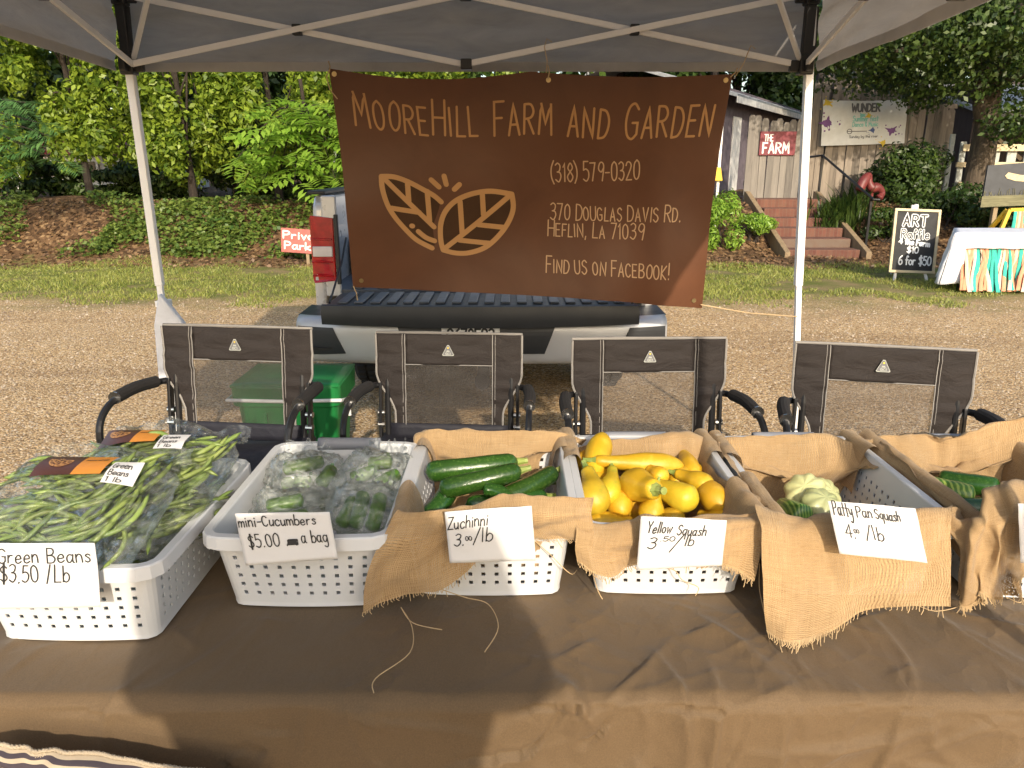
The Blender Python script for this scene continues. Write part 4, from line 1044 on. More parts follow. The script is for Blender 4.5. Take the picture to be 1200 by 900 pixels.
# striped woven shawl with a corded edge, hung over the near left edge
sh = thing('striped_blanket', atz(60,895,.70), 'dark striped woven blanket with cream corded edge, hanging at the near left corner', 'blanket')
ed = [at(-60,884,.985), at(0,878,.985), at(40,877,.985), at(80,881,.985), at(130,888,.985), at(180,895,.985), at(230,903,.985), at(300,925,.985)]
edc = [Vector(p) for p in catmull(ed, 8)]
def shf(u, v):
    i = u*(len(edc)-1); k = min(int(i), len(edc)-2); p = edc[k].lerp(edc[k+1], i-k)
    return p + Vector((.008*math.sin(u*9+v*5), -.02*math.sin(math.pi*min(1,v*3))-.01*n3((u*6,v*3,0),2), -.10*v + .004*math.sin(u*14)))
cols = ['fringe_cream','fringe_dark','fringe_cream','fringe_dark','fringe_cream','fringe_dark','fringe_dark','fringe_cream','fringe_dark','fringe_dark','fringe_cream','fringe_dark']
mb = MB(); nv = 60
w_ = [1,1,1,2,1,2,2,1,4,2,1,8]
rows = sum([[i]*w for i, w in enumerate(w_)], []); nv = len(rows)*2
mb.grid(shf, 90, nv)
for fi in range(len(mb.f)): mb.m[fi] = 0 if cols[rows[min(len(rows)-1, (fi//90)//2)]] == 'fringe_cream' else 1
mb.build('woven_cloth', [M['fringe_cream'], M['fringe_dark']], sh, smooth=True, solid=.003)
for dz in (.004, -.005):
    mb = MB()
    for ph in (0, math.pi):
        pts = []
        for k in range(260):
            u = k/259; p = Vector(shf(u, 0)); a = u*2*math.pi*80 + ph
            pts.append(p + Vector((0, -.003+.0022*math.cos(a), dz+.0022*math.sin(a))))
        mb.tube(pts, .0022, 5)
    mb.build('corded_edge', M['fringe_cream'], sh, smooth=True)

# ---------------------------------------------------------------- baskets
BWD, BDP, BHT = .355, .50, .165
def superell(a, hx, hy, r):
    """point on a rounded rectangle by arc fraction a (starts front left, runs right along the front)"""
    segs = [2*(hx-r), math.pi*r/2, 2*(hy-r), math.pi*r/2]*2; tot = sum(segs); s = (a % 1)*tot
    x, y, d = -(hx-r), -hy, 0
    for i, L_ in enumerate(segs):
        if s <= L_ or i == 7:
            if i % 2 == 0: return (x + s*math.cos(d), y + s*math.sin(d), d - math.pi/2)
            cx, cy = x - r*math.sin(d), y + r*math.cos(d); t = s/r
            return (cx + r*math.sin(d+t), cy - r*math.cos(d+t), d + t - math.pi/2)
        s -= L_
        if i % 2 == 0: x += L_*math.cos(d); y += L_*math.sin(d)
        else:
            cx, cy = x - r*math.sin(d), y + r*math.cos(d); d += math.pi/2
            x, y = cx + r*math.sin(d), cy - r*math.cos(d)
def basket_proto():
    t = thing('storage_basket', (0,0,0), 'white plastic basket', 'basket', 'white plastic baskets on the table')
    HX, HY = BWD/2-.012, BDP/2-.012; r = .022
    def dims(h): k = h/BHT; return (HX-.022*(1-k), HY-.026*(1-k))
    # wall: columns cut so that holes are 9 mm, webs 14 mm
    per = []
    def side(hx, hy):
        return [2*(hx-r), math.pi*r/2, 2*(hy-r), math.pi*r/2]
    S_ = side(HX, HY); tot = 2*sum(S_)
    cuts = []   # (arc fraction, is_hole_column)
    s0 = 0
    for rep in range(2):
        for i, L_ in enumerate(S_):
            if i % 2 == 0:
                n = 10 if i == 0 else 15; pitch = L_/n
                for k in range(n):
                    b = s0 + k*pitch
                    cuts += [(b, 0), (b+pitch*.5-.0043, 1), (b+pitch*.5+.0043, 0)]
            else:
                for k in range(4): cuts.append((s0 + L_*k/4, 0))
            s0 += L_
    zs = [0,.012]; flags = [0,0]
    for k in range(5):
        z0 = .028 + .0205*k; zs += [z0, z0+.0084]; flags += [1, 0]
    zs += [.150, BHT]; flags += [0, 0]
    nU = len(cuts); mb = MB()
    for z in zs:
        hx, hy = dims(z)
        for (a, _) in cuts:
            x, y, nd = superell(a/tot, hx, hy, r)
            if abs(abs(y)-hy) < .004: y += math.copysign(.008*(1-(x/hx)**2), y)      # bowed ends
            mb.v.append((x, y, z))
    for j in range(len(zs)-1):
        for i in range(nU):
            if cuts[i][1] and flags[j]: continue
            mb.f.append((j*nU+i, j*nU+(i+1)%nU, (j+1)*nU+(i+1)%nU, (j+1)*nU+i)); mb.m.append(0)
    # floor
    mb.add([mb.v[i] for i in range(nU)], [tuple(range(nU))[::-1]])
    body = mb.build('basket_body', M['plastic'], t, local=True, solid=.0024, solid_off=-1)
    # rolled rim
    mb = MB(); pr = [(0,-.006),(0,.001),(.001,.0025),(.014,.0025),(.0155,.001),(.0165,-.022)]
    nn = 120
    def rf(u, v):
        x, y, nd = superell(u, HX, HY, r)
        if abs(abs(y)-HY) < .004: y += math.copysign(.008*(1-(x/HX)**2), y)
        o, dz = pr[min(len(pr)-1, round(v*(len(pr)-1)))]
        return (x + o*math.cos(nd), y + o*math.sin(nd), BHT + dz)
    mb.grid(rf, nn, len(pr)-1, closeu=True)
    mb.build('rim', M['plastic'], t, local=True, solid=.002, solid_off=-1)
    for s in (-1, 1):
        mb = MB()
        def hf(u, v, s=s):
            x = -.078+.156*u; y = s*(HY+.008*(1-(x/HX)**2)); a = v*math.pi
            return (x, y + s*(.009 - .0125*math.cos(a)), BHT + .014*math.sin(a)**.5 - .012*(abs(math.cos(a))**3))
        mb.grid(hf, 12, 10); mb.build('handle', M['grey_plastic'], t, local=True, smooth=True, solid=.002)
    # foot step line
    mb = MB(); mb.grid(lambda u, v: (lambda q: (q[0], q[1] + (math.copysign(.008*(1-(q[0]/dims(0)[0])**2), q[1]) if abs(abs(q[1])-dims(0)[1]) < .004 else 0), .0005+.010*v))(superell(u, dims(0)[0]+.0015, dims(0)[1]+.0015, r)), 100, 1, closeu=True)
    mb.build('foot_ring', M['plastic'], body, local=True, smooth=True)
    return t
bk = basket_proto()
BK = [(-.795,1.178,-0.5),(-.408,1.290,0),(-.047,1.330,0),(.316,1.336,0),(.695,1.332,0),(1.080,1.320,-1)]   # centre x, front y, yaw
BL = ['white basket at the far left, heaped with bagged green beans','white basket with a grey handle, full of bagged mini cucumbers','white burlap-lined basket of zucchini behind a handwritten card',
      'white burlap-lined basket heaped with yellow squash','white basket of patty pan squash, its perforated inner wall showing above the burlap','white basket of striped cucumbers at the far right, under crumpled burlap']
for i, ((x, y, a), l) in enumerate(zip(BK, BL)):
    o = bk if i == 0 else copy_tree(bk)
    o.location = (x, y + BDP/2, TZ+.005); o.rotation_euler = (0,0,R(a)); o['label'] = l
RIM = TZ + .005 + BHT

# ---------------------------------------------------------------- price cards
def card(name, label, corners, Yt, Yb, lines, sw, bow=.004, extra=None, curl=.0):
    """corners: picture TL TR BR BL"""
    tl, tr = at(*corners[0], Yt), at(*corners[1], Yt); br, bl = at(*corners[2], Yb), at(*corners[3], Yb)
    W, H = ((tr-tl).length + (br-bl).length)/2, ((tl-bl).length + (tr-br).length)/2
    def S0(u, v):
        p = tl.lerp(tr,u).lerp(bl.lerp(br,u),v)
        p.y += -bow*math.sin(math.pi*u) - curl*(v**2)*(.5+u) + .0016*n3((u*3,v*3,W*9),1.7)
        p.z += bow*.6*math.sin(math.pi*u)
        return p
    def S(u, v):
        U, V = u/W, -v/H; p = S0(U,V); e = .01
        n = (S0(U+e,V)-p).cross(S0(U,V-e)-p).normalized()
        if n.y > 0: n = -n
        return p, n
    t = thing('price_card', (bl+br)/2, label, 'price card', 'handwritten price cards')
    mb = MB(); mb.grid(S0, 24, 14); mb.build('paper', M['paper'], t, smooth=True, solid=.0004)
    mb = MB()
    for (txt, x, y, h, w, kw) in lines:
        write(mb, txt, S, x*W, -y*H, h*H, sw, width=w*W, lift=.0014, step=.00002, **kw)
    if extra: extra(mb, S, W, H)
    mb.build('handwriting', M['ink'], t)
    return t
J = dict(jitter=.35, gap=1.7, space=4)
card('c1','white card handwritten Green Beans, on the front of the far left basket',[(-40,637),(111,636),(121,708),(-38,713)],1.150,1.142,
     [('Green Beans',.255,.30,.22,.70,dict(J,seed=3)),('$3.50 /Lb',.27,.60,.26,.52,dict(J,seed=5))],.0024,curl=.006)
def scrib(mb, S, W, H):
    pl = [(.50+.10*k/16+.008*(k%2), -.60+(.06 if k%2 else -.05)) for k in range(17)]
    strokes(mb, [[(a*W, b*H) for a, b in pl], [(a*W+.002, b*H*.98) for a, b in pl[::-1]]], S, .0028, .0018)
card('c2','white card handwritten mini-Cucumbers, tilted on the second basket from the left',[(275,602),(386,600),(396,655),(288,663)],1.260,1.254,
     [('mini-Cucumbers',.02,.25,.20,.82,dict(J,seed=8)),('$5.00',.09,.66,.25,.33,dict(J,seed=9)),('a bag',.66,.62,.25,.27,dict(J,seed=10))],.0022,extra=scrib)
def zz(mb, S, W, H): write(mb, '00', S, .215*W, -.57*H, .075*H, .0016, width=.07*W, lift=.0016)
card('c3','white card handwritten Zuchinni, between burlap folds on the third basket',[(521,600),(623,593),(628,657),(527,660)],1.268,1.262,
     [('Zuchinni',.02,.34,.22,.46,dict(J,seed=12,slant=.2,rot=.06)),('3.',.075,.66,.22,.11,dict(J,seed=13,slant=.2)),('/lb',.30,.62,.26,.22,dict(J,seed=14,slant=.2,rot=.05))],.0022,bow=.008,extra=zz)
def y5(mb, S, W, H): write(mb, '.50', S, .24*W, -.46*H, .09*H, .0017, width=.16*W, lift=.0016, slant=.2)
card('c4','white card handwritten Yellow Squash, on the burlap of the squash basket',[(751,605),(852,610),(846,663),(746,668)],1.262,1.256,
     [('Yellow',.08,.30,.20,.27,dict(J,seed=15,slant=.2)),('Squash',.42,.34,.20,.33,dict(J,seed=16,slant=.2)),('3',.10,.60,.20,.08,dict(J,seed=17,slant=.2)),('/',.36,.64,.34,.09,dict(seed=1,slant=.35)),('lb',.52,.55,.22,.10,dict(J,seed=18,slant=.2))],.0022,bow=.009,extra=y5)
def p4(mb, S, W, H): write(mb, '00', S, .215*W, -.57*H, .07*H, .0016, width=.055*W, lift=.0016)
card('c5','white card handwritten Patty Pan Squash, on the long burlap flap',[(970,587),(1073,596),(1087,660),(984,649)],1.262,1.240,
     [('Patty',.04,.26,.26,.20,dict(J,seed=20)),('Pan',.29,.26,.20,.17,dict(J,seed=21)),('Squash',.50,.27,.19,.28,dict(J,seed=22)),('4.',.12,.66,.23,.10,dict(J,seed=23)),('/lb',.34,.67,.26,.20,dict(J,seed=24))],.0022,extra=p4)
card('c6','blank white card half out of the picture at the far right',[(1193,590),(1290,592),(1288,652),(1196,660)],1.25,1.24,[],.0022)

# ---------------------------------------------------------------- burlap liners
def burlap(label, rows, fold=.010, seed=0, fringe=True, nsp=9, threads=(), ufold=7.0):
    nr, nc = len(rows), len(rows[0])
    rows = [list(r) for r in rows]; cam_ = np.array((0,0,CAM_H))
    for k, dy in ((nr-4,-.032),(nr-3,-.037),(nr-2,-.037),(nr-1,-.035),(1,-.036),(2,-.030)):
        for i in range(nc):
            p = np.array(rows[k][i])
            if p[2] < TZ+.04: continue
            rows[k][i] = tuple(cam_ + (p-cam_)*((p[1]+dy)/p[1]))
    dense_r = [catmull(r, nsp) for r in rows]
    C = [catmull([dr[i] for dr in dense_r], nsp) for i in range(len(dense_r[0]))]
    nU, nV = len(C), len(C[0])
    P = np.array(C)                                    # [u][v]
    dU = np.gradient(P, axis=0); dV = np.gradient(P, axis=1)
    N = np.cross(dU, dV); N /= (np.linalg.norm(N, axis=2, keepdims=True) + 1e-9)
    out = P.copy()
    for i in range(nU):
        for j in range(nV):
            p = P[i,j]
            k = n3((i*.085+seed, j*.04, seed), 1.0)*fold*1.25 + (.5-abs(n3((i*.12+seed+j*.05, j*.07-i*.03, seed+3), 1.0)))*fold*.9 + n3((i*.3+seed, j*.16, seed+3), 1.0)*fold*.3 + n3((p[0]*30, p[1]*30, p[2]*30), 1.0, seed)*fold*.18
            out[i,j] = p + N[i,j]*k
    su = np.concatenate([[0], np.cumsum(np.linalg.norm(np.diff(out[:, nV//2], axis=0), axis=1))])
    sv = np.concatenate([[0], np.cumsum(np.linalg.norm(np.diff(out[nU//2], axis=0), axis=1))])
    t = thing('burlap_liner', tuple(np.array([out[:,:,0].mean(), out[:,:,1].mean(), TZ+.01])), label, 'burlap cloth', 'burlap cloths lining the baskets')
    mb = MB(); mb.uv = {}
    for i in range(nU):
        for j in range(nV): mb.v.append(tuple(out[i,j]))
    for i in range(nU-1):
        for j in range(nV-1):
            mb.f.append((i*nV+j, (i+1)*nV+j, (i+1)*nV+j+1, i*nV+j+1)); mb.m.append(0)
            mb.uv[len(mb.f)-1] = [(su[i],sv[j]),(su[i+1],sv[j]),(su[i+1],sv[j+1]),(su[i],sv[j+1])]
    mb.build('weave', M['burlap'], t, smooth=True)
    rr = random.Random(seed)
    if fringe:
        mb = MB(); e = out[:, -1]; d = out[:, -1] - out[:, -3]
        for k in range(int(su[-1]/.0036)):
            s = k*.0036; i = min(nU-2, int(np.searchsorted(su, s))-1); i = max(0,i); f = (s-su[i])/max(1e-6,su[i+1]-su[i])
            p = Vector(e[i]*(1-f)+e[i+1]*f); dd = Vector(d[i]).normalized(); L_ = rr.uniform(.003,.012) if rr.random() < .85 else rr.uniform(.012,.022)
            q = p + dd*L_ + Vector((rr.uniform(-.004,.004), rr.uniform(-.003,.001), 0))
            if q.z < TZ+.002: q.z = TZ+.004
            mb.tube([p - dd*.004, p + dd*L_*.5 + Vector((rr.uniform(-.001,.001),-.001,0)), q], .0008, 4, caps=False)
        mb.build('fringe', M['thread'], t)
    for pts in threads:
        mb = MB(); mb.tube([tuple(q) for q in catmull(pts, 6)], .00095, 5); mb.build('loose_thread', M['thread'], t)
    return t
def A(px, py, Y): return tuple(at(px, py, Y))
def AZ(px, py, dz=.004): return tuple(atz(px, py, TZ+.012+dz))
def inner(cx, fy, xl=-.13, xr=.13, n=6, jit=.01, seed=0):
    """rows inside the basket from back to front"""
    rr = random.Random(seed); x = [cx + xl + (xr-xl)*k/(n-1) for k in range(n)]
    def row(y, z, a=1): return [(q + rr.uniform(-jit,jit), y + rr.uniform(-jit,jit), z + rr.uniform(-jit,jit)*a) for q in x]
    return [row(fy+BDP-.055, TZ+.12), row(fy+BDP-.09, TZ+.035, .3), row(fy+BDP*.5, TZ+.022, .2), row(fy+.09, TZ+.03, .3), row(fy+.045, TZ+.11)]
def side_fold(t, cx, fy, s, y0, y1, seed, outd=.05, ind=.07, lift=.012):
    """cloth doubled over a long side rim (s = -1 left, 1 right), y0..y1 metres behind the front edge"""
    xr = cx + s*(BWD/2-.004)
    prof = [(s*(.026+.004), -outd), (s*.024, -.012), (s*.012, lift*.8), (-s*.008, lift), (-s*.022, -.004), (-s*.030, -ind*.5), (-s*.036, -ind)]
    q = catmull(prof, 4)
    def f(u, v):
        k = v*(len(q)-1); i = min(len(q)-2, int(k)); k -= i; o_, z_ = q[i]*(1-k)+q[i+1]*k
        y = fy + y0 + (y1-y0)*u
        w = .010*n3((y*9+seed, v*2.2, seed), 1.0) + .006*n3((y*22, v*5, seed), 1.0)
        zz = z_*(1 + (.55*n3((y*6, seed, 0), 1.0) if z_ < 0 else 0))
        return (xr + o_ + s*.3*w, y + .012*n3((v*3, y*5, seed), 1.0), RIM + zz + max(-.006, w*.8) + .004)
    mb = MB(); mb.grid(f, 60, 24, uvfn=lambda u, v: (u*(y1-y0)+seed, v*.2)); return mb.build('side_fold', M['burlap'], t, smooth=True)
# zucchini
cx, fy = BK[2][0], BK[2][1]; yb = fy+BDP
r0 = [(cx+q, yb+.035, TZ+.10) for q in (-.17,-.10,-.03,.05,.12,.19)]
r1 = [A(485,512,yb+.01), A(512,499,yb), A(548,503,yb), A(590,501,yb), A(632,500,yb+.005), A(688,512,yb+.01)]
r1b = [A(487,545,yb-.035), A(512,532,yb-.04), A(548,540,yb-.045), A(590,538,yb-.04), A(622,535,yb-.045), A(664,528,yb-.02)]
inn = inner(cx, fy, -.155, .125, 6, .01, 3)
r6 = [A(470,592,1.365), A(505,596,1.358), A(548,590,1.36), A(590,577,1.36), A(640,578,1.36), A(692,577,1.365)]
r7 = [A(448,632,1.322), A(492,628,1.335), A(540,618,1.332), A(590,606,1.334), A(640,600,1.332), A(694,602,1.33)]
r8 = [A(430,680,1.298), A(478,672,1.325), A(532,640,1.345), A(590,618,1.350), A(642,618,1.342), A(694,625,1.325)]
r9 = [A(426,722,1.27), A(482,700,1.305), A(530,682,1.338), A(590,634,1.345), A(650,634,1.338), A(694,645,1.322)]
th = [[A(470,712,1.29), AZ(483,735), AZ(480,765), AZ(440,795), AZ(438,812)], [A(470,712,1.29), AZ(484,730), AZ(518,738)], [A(515,690,1.31), A(545,700,1.30), AZ(572,708), AZ(584,735), AZ(568,764)], [A(625,632,1.325), A(645,650,1.32), A(668,672,1.315), AZ(676,668)]]
bt = burlap('burlap liner of the zucchini basket with its frayed tail hanging off the left corner', [r0, r1, r1b] + inn + [r6, r7, r8, r9], .018, 11, threads=th)
side_fold(bt, cx, fy, -1, -.005, .17, 21, .07, .08, .018); side_fold(bt, cx, fy, -1, .40, .52, 22, .05, .08, .014); side_fold(bt, cx, fy, 1, .40, .52, 23, .04, .08, .014)
# yellow squash
cx, fy = BK[3][0], BK[3][1]; yb = fy+BDP
r0 = [(cx+q, yb+.035, TZ+.10) for q in (-.17,-.10,-.03,.05,.12,.18)]
r1 = [A(672,522,yb-.01), A(706,508,yb), A(744,511,yb), A(790,507,yb), A(822,512,yb), A(845,530,yb-.02)]
r1b = [A(668,548,yb-.06), A(706,545,yb-.05), A(744,548,yb-.05), A(790,545,yb-.05), A(815,545,yb-.06), A(835,555,yb-.08)]
inn = inner(cx, fy, -.135, .145, 6, .01, 5)
inn[-1][-1] = (cx+.192, fy+.05, RIM+.022); inn[-2][-1] = (cx+.190, fy+.12, RIM+.020); inn[2][-1] = (cx+.155, fy+.25, RIM-.005); inn[1][-1]=(cx+.150, fy+.36, RIM-.012); inn[3][-2] = (cx+.148, fy+.12, RIM-.01); inn[4][-2] = (cx+.148, fy+.06, RIM+.0)
r6 = [A(676,603,1.372), A(716,608,1.362), A(752,606,1.36), A(800,603,1.362), A(848,600,1.368), A(893,592,1.395)]
r7 = [A(676,622,1.332), A(712,628,1.332), A(750,628,1.331), A(800,626,1.332), A(850,620,1.330), A(899,606,1.350)]
r8 = [A(674,645,1.328), A(706,648,1.325), A(748,650,1.327), A(800,646,1.328), A(848,645,1.324), A(896,638,1.322)]
r9 = [A(676,660,1.330), A(714,676,1.325), A(752,664,1.332), A(800,660,1.334), A(846,664,1.324), A(884,682,1.302)]
th = [[A(770,664,1.33), A(790,668,1.325), A(800,680,1.322), A(818,688,1.32), A(815,698,1.322)], [A(690,655,1.33), A(700,690,1.322), A(706,702,1.32)]]
bt = burlap('burlap liner of the yellow squash basket, gathered up over its right rim', [r0, r1, r1b] + inn + [r6, r7, r8, r9], .014, 23, threads=th)
side_fold(bt, cx, fy, 1, -.005, .20, 3, .05, .06, .016); side_fold(bt, cx, fy, 1, .36, .52, 5, .04, .08, .014); side_fold(bt, cx, fy, -1, .33, .52, 7, .05, .08, .016)
# patty pan
cx, fy = BK[4][0], BK[4][1]; yb = fy+BDP
r0 = [(cx+q, yb+.035, TZ+.10) for q in (-.17,-.10,-.03,.05,.12,.17)]
r1 = [A(838,512,yb), A(880,507,yb), A(925,506,yb), A(965,507,yb), A(1000,513,yb-.01), A(1040,545,yb-.12)]
r1b = [A(850,545,yb-.06), A(885,552,yb-.05), A(925,560,yb-.045), A(965,552,yb-.05), A(988,548,yb-.07), A(1018,548,yb-.14)]
inn = inner(cx, fy, -.150, .03, 6, .008, 9)
for k in (1,2,3): inn[k][0] = (cx-.190, fy+.36-.14*(k-1), RIM+.018)
inn[4][0] = (cx-.190, fy+.05, RIM+.02); inn[0][0] = (cx-.18, fy+.43, RIM+.02)
for k in (1,2,3,4): inn[k][1] = tuple(np.array([cx-.148, inn[k][1][1], RIM-.012]))
inn[0][-1] = (cx+.15, fy+BDP-.06, TZ+.075); inn[0][-2] = (cx+.09, fy+BDP-.06, TZ+.06); inn[0][-3] = (cx+.04, fy+BDP-.055, TZ+.07); inn[1][-1] = (cx+.12, fy+BDP-.08, TZ+.03)
inn[4][-1] = (cx+.135, fy+.04, TZ+.12); inn[4][-2] = (cx+.09, fy+.045, TZ+.11)
r6 = [A(886,590,1.378), A(925,606,1.366), A(965,604,1.364), A(1020,602,1.364), A(1066,596,1.366), A(1114,590,1.370)]
r7 = [A(892,622,1.325), A(928,630,1.322), A(970,632,1.321), A(1020,628,1.322), A(1068,622,1.322), A(1116,610,1.330)]
r8 = [A(892,672,1.292), A(930,680,1.294), A(975,680,1.300), A(1022,672,1.290), A(1070,668,1.302), A(1117,660,1.300)]
r9 = [AZ(898,741,.012), AZ(925,753,.010), AZ(970,742,.012), AZ(1015,718,.022), AZ(1064,710,.03), AZ(1117,711,.03)]
th = [[A(890,660,1.30), A(890,690,1.29), A(896,720,1.24), AZ(900,742)], [AZ(1072,708), AZ(1095,716), AZ(1120,712), AZ(1128,706)]]
bt = burlap('broad burlap flap hanging over the front of the patty pan basket', [r0, r1, r1b] + inn + [r6, r7, r8, r9], .012, 37, threads=th)
side_fold(bt, cx, fy, -1, -.005, .24, 11, .06, .10, .016); side_fold(bt, cx, fy, -1, .34, .52, 12, .05, .10, .014); side_fold(bt, cx, fy, 1, .38, .52, 13, .05, .11, .014)
# cucumbers, far right
cx, fy = BK[5][0], BK[5][1]; yb = fy+BDP
r0 = [(cx+q, yb+.035, TZ+.10) for q in (-.17,-.10,-.03,.05,.12,.20)]
r1 = [A(1003,512,yb-.01), A(1045,504,yb), A(1090,500,yb), A(1130,505,yb-.02), A(1165,492,yb), A(1235,465,yb)]
r1b = [A(1030,545,yb-.10), A(1065,550,yb-.06), A(1095,556,yb-.05), A(1130,558,yb-.05), A(1165,548,yb-.06), A(1220,525,yb-.06)]
inn = inner(cx, fy, -.150, .16, 6, .01, 13)
for k in (1,2): inn[k][0] = (cx-.192, fy+.36-.13*(k-1), RIM+.02)
inn[3][0] = (cx-.192, fy+.13, RIM+.02); inn[4][0] = (cx-.190, fy+.05, RIM+.022); inn[0][0] = (cx-.18, fy+.43, RIM+.022)
for k in (0,1,2,3,4): inn[k][1] = (cx-.148, inn[k][1][1], RIM-.012)
r6 = [A(1112,592,1.372), A(1128,600,1.362), A(1150,590,1.365), A(1168,570,1.385), A(1190,560,1.40), A(1250,556,1.38)]
r7 = [A(1116,618,1.335), A(1134,622,1.325), A(1155,612,1.305), A(1175,600,1.315), A(1200,595,1.31), A(1255,590,1.32)]
r8 = [A(1118,660,1.315), A(1138,662,1.295), A(1158,655,1.302), A(1178,650,1.290), A(1196,655,1.30), A(1225,655,1.31)]
r9 = [A(1119,700,1.30), A(1136,711,1.285), A(1155,700,1.295), A(1178,709,1.285), A(1184,680,1.30), A(1206,672,1.305)]
th = [[AZ(1180,700), AZ(1195,706), AZ(1205,698)], [AZ(1178,696), AZ(1190,694), AZ(1206,690)]]
bt = burlap('crumpled burlap bunched over the front of the far right basket', [r0, r1, r1b] + inn + [r6, r7, r8, r9], .027, 51, threads=th)
side_fold(bt, cx, fy, -1, -.005, .52, 17, .07, .10, .018); side_fold(bt, cx, fy, 1, .10, .52, 18, .07, .10, .016)

# ---------------------------------------------------------------- vegetables
def zucchini(label, a, b, r, mat='zuke', bend=.012, stem=True, taper=.9, cat='zucchini', group='zucchini in the basket', name='zucchini', ribs=.03):
    a, b = Vector(a), Vector(b); d = (b-a); L_ = d.length; side = d.cross(Vector((0,0,1))).normalized()
    n = 22; pts = []; rad = []
    for k in range(n+1):
        u = k/n; pts.append(a + d*u + side*bend*math.sin(math.pi*u) + Vector((0,0,bend*.4*math.sin(math.pi*u))))
        e = 1 - (1-min(1, u/.12))**2.2
        f = 1 - (1-min(1, (1-u)/.10))**2.2*.62
        rad.append(max(.0012, r*math.sqrt(max(0,e))*f*(1-(1-taper)*u)*(1+.02*math.sin(u*11+r*500))))
    t = thing(name, (a+b)/2, label, cat, group)
    mb = MB(); mb.tube(pts, rad, 20)
    for i, v in enumerate(mb.v):
        ring, kk = divmod(i, 20); c_ = pts[min(ring, n)]; vv = Vector(v)-c_; mb.v[i] = tuple(c_ + vv*(1 + ribs*math.cos(kk/20*2*math.pi*5)))
    mb.build('fruit', M[mat], t, smooth=True)
    if stem:
        e = pts[-1]; dd = (pts[-1]-pts[-3]).normalized(); mb = MB()
        mb.tube([e - dd*.004, e + dd*.006, e + dd*.018, e + dd*.024], [r*.44, r*.34, r*.27, r*.30], 7); mb.build('stem', M['stem'], t)
    return t
Zy = 1.60
zucchini('upper zucchini lying on top across the zucchini basket', A(498,553,Zy), A(606,541,Zy+.03), .0245)
zucchini('second zucchini just below and in front of the top one', A(514,574,Zy-.05), A(610,551,Zy-.02), .0235)
zucchini('zucchini angled at the right side of the zucchini basket', A(586,585,Zy-.04), A(650,553,Zy+.06), .0235)
zucchini('zucchini mostly hidden in the left front corner of its basket', A(490,618,Zy-.10), A(530,568,Zy-.01), .024, stem=False)
zucchini('short stub of zucchini peeking out between the larger ones', A(600,590,Zy-.10), A(566,574,Zy-.07), .017, stem=False)
zucchini('zucchini low in the middle of the basket behind the burlap edge', A(545,592,Zy-.06), A(640,582,Zy+.0), .022)
zucchini('zucchini low at the back right of the basket in shadow', A(570,572,Zy+.08), A(640,566,Zy+.10), .022)
def squash(label, a, b, r, neck=.45, bend=.03, mat='yellow', bulge=.68, bumpy=.03, stem=True, seed=0, up=(0,0,1)):
    """crookneck: a = blossom end (fat), b = stem end"""
    a, b = Vector(a), Vector(b); r *= .97; neck = min(.74, neck*1.12); b = a + (b-a)*1.28; a = a - (b-a)*.06; d = b-a; side = d.cross(Vector(up)).normalized(); n = 26; pts = []; rad = []
    for k in range(n+1):
        u = k/n
        pts.append(a + d*u + side*bend*(u*u)*1.0*math.sin(math.pi*min(1,.35+u*.65)) + Vector((0,0,.0)))
        bul = math.exp(-(abs(u-.33)/.33)**2.4); nk = neck*(1-.18*u)
        e = math.sqrt(max(0, 1-(1-min(1,u/.24))**2)); f = math.sqrt(max(.02, 1-(1-min(1,(1-u)/.06))**2))*.6+.4
        rad.append(max(.0015, r*(nk+(1-nk)*bul)*e*(f if u>.9 else 1)))
    t = thing('yellow_squash', (a+b)/2, label, 'yellow squash', 'yellow squash in the basket')
    mb = MB(); m_ = 22; mb.tube(pts, rad, m_)
    for i, v in enumerate(mb.v):
        ring, kk = divmod(i, m_); c_ = pts[min(ring,n)]; vv = Vector(v)-c_
        k = 1 + bumpy*.5*math.cos(kk/m_*2*math.pi*5+seed) + bumpy*1.5*n3(Vector(v)*34, 1.0, seed) + .012*n3(Vector(v)*110, 1.0, seed)
        mb.v[i] = tuple(c_ + vv*k)
    mb.build('fruit', M[mat], t, smooth=True)
    if stem:
        e = pts[-1]; dd = (pts[-1]-pts[-3]).normalized(); rr = rad[-2]; mb = MB()
        mb.tube([e-dd*.003, e+dd*.005, e+dd*.018, e+dd*.026], [rr*.8, rr*.5, rr*.36, rr*.42], 7); mb.build('stem', M['stem'], t)
    return t
Sy = 1.60
squash('yellow squash standing up at the back left with its curved neck down', A(706,512,Sy+.16), A(694,566,Sy+.02), .0325, .48, .012, seed=1)
squash('long smooth yellow squash lying across the top of the heap', A(796,546,Sy+.07), A(718,541,Sy+.06), .0290, .52, -.006, seed=2, bumpy=.015)
squash('fat orange yellow squash in the middle, its green stem scar facing forward', A(738,566,Sy), A(762,572,Sy-.085), .0390, .62, .01, bumpy=.06, seed=3)
squash('yellow squash at the front left with its blossom end facing the viewer', A(699,598,Sy-.10), A(690,560,Sy-.01), .0365, .5, .01, seed=4, mat='yellow_green')
squash('plain yellow squash beside the front left one, behind the burlap edge', A(729,600,Sy-.08), A(716,572,Sy+.02), .0310, .5, .01, seed=5, bumpy=.015)
squash('green mottled bumpy yellow squash at the front centre', A(815,588,Sy-.09), A(776,574,Sy-.04), .0330, .66, .004, mat='yellow_green', bumpy=.055, seed=6)
squash('smooth yellow squash at the front right corner of the heap', A(846,593,Sy-.09), A(818,566,Sy+.01), .0325, .5, .01, seed=7, bumpy=.015)
squash('yellow squash with its short neck poking up at the front', A(760,612,Sy-.08), A(768,581,Sy-.07), .0300, .34, .006, seed=8)
squash('small yellow squash at the very back of the heap', A(752,530,Sy+.20), A(738,524,Sy+.22), .0210, .6, .004, seed=9)
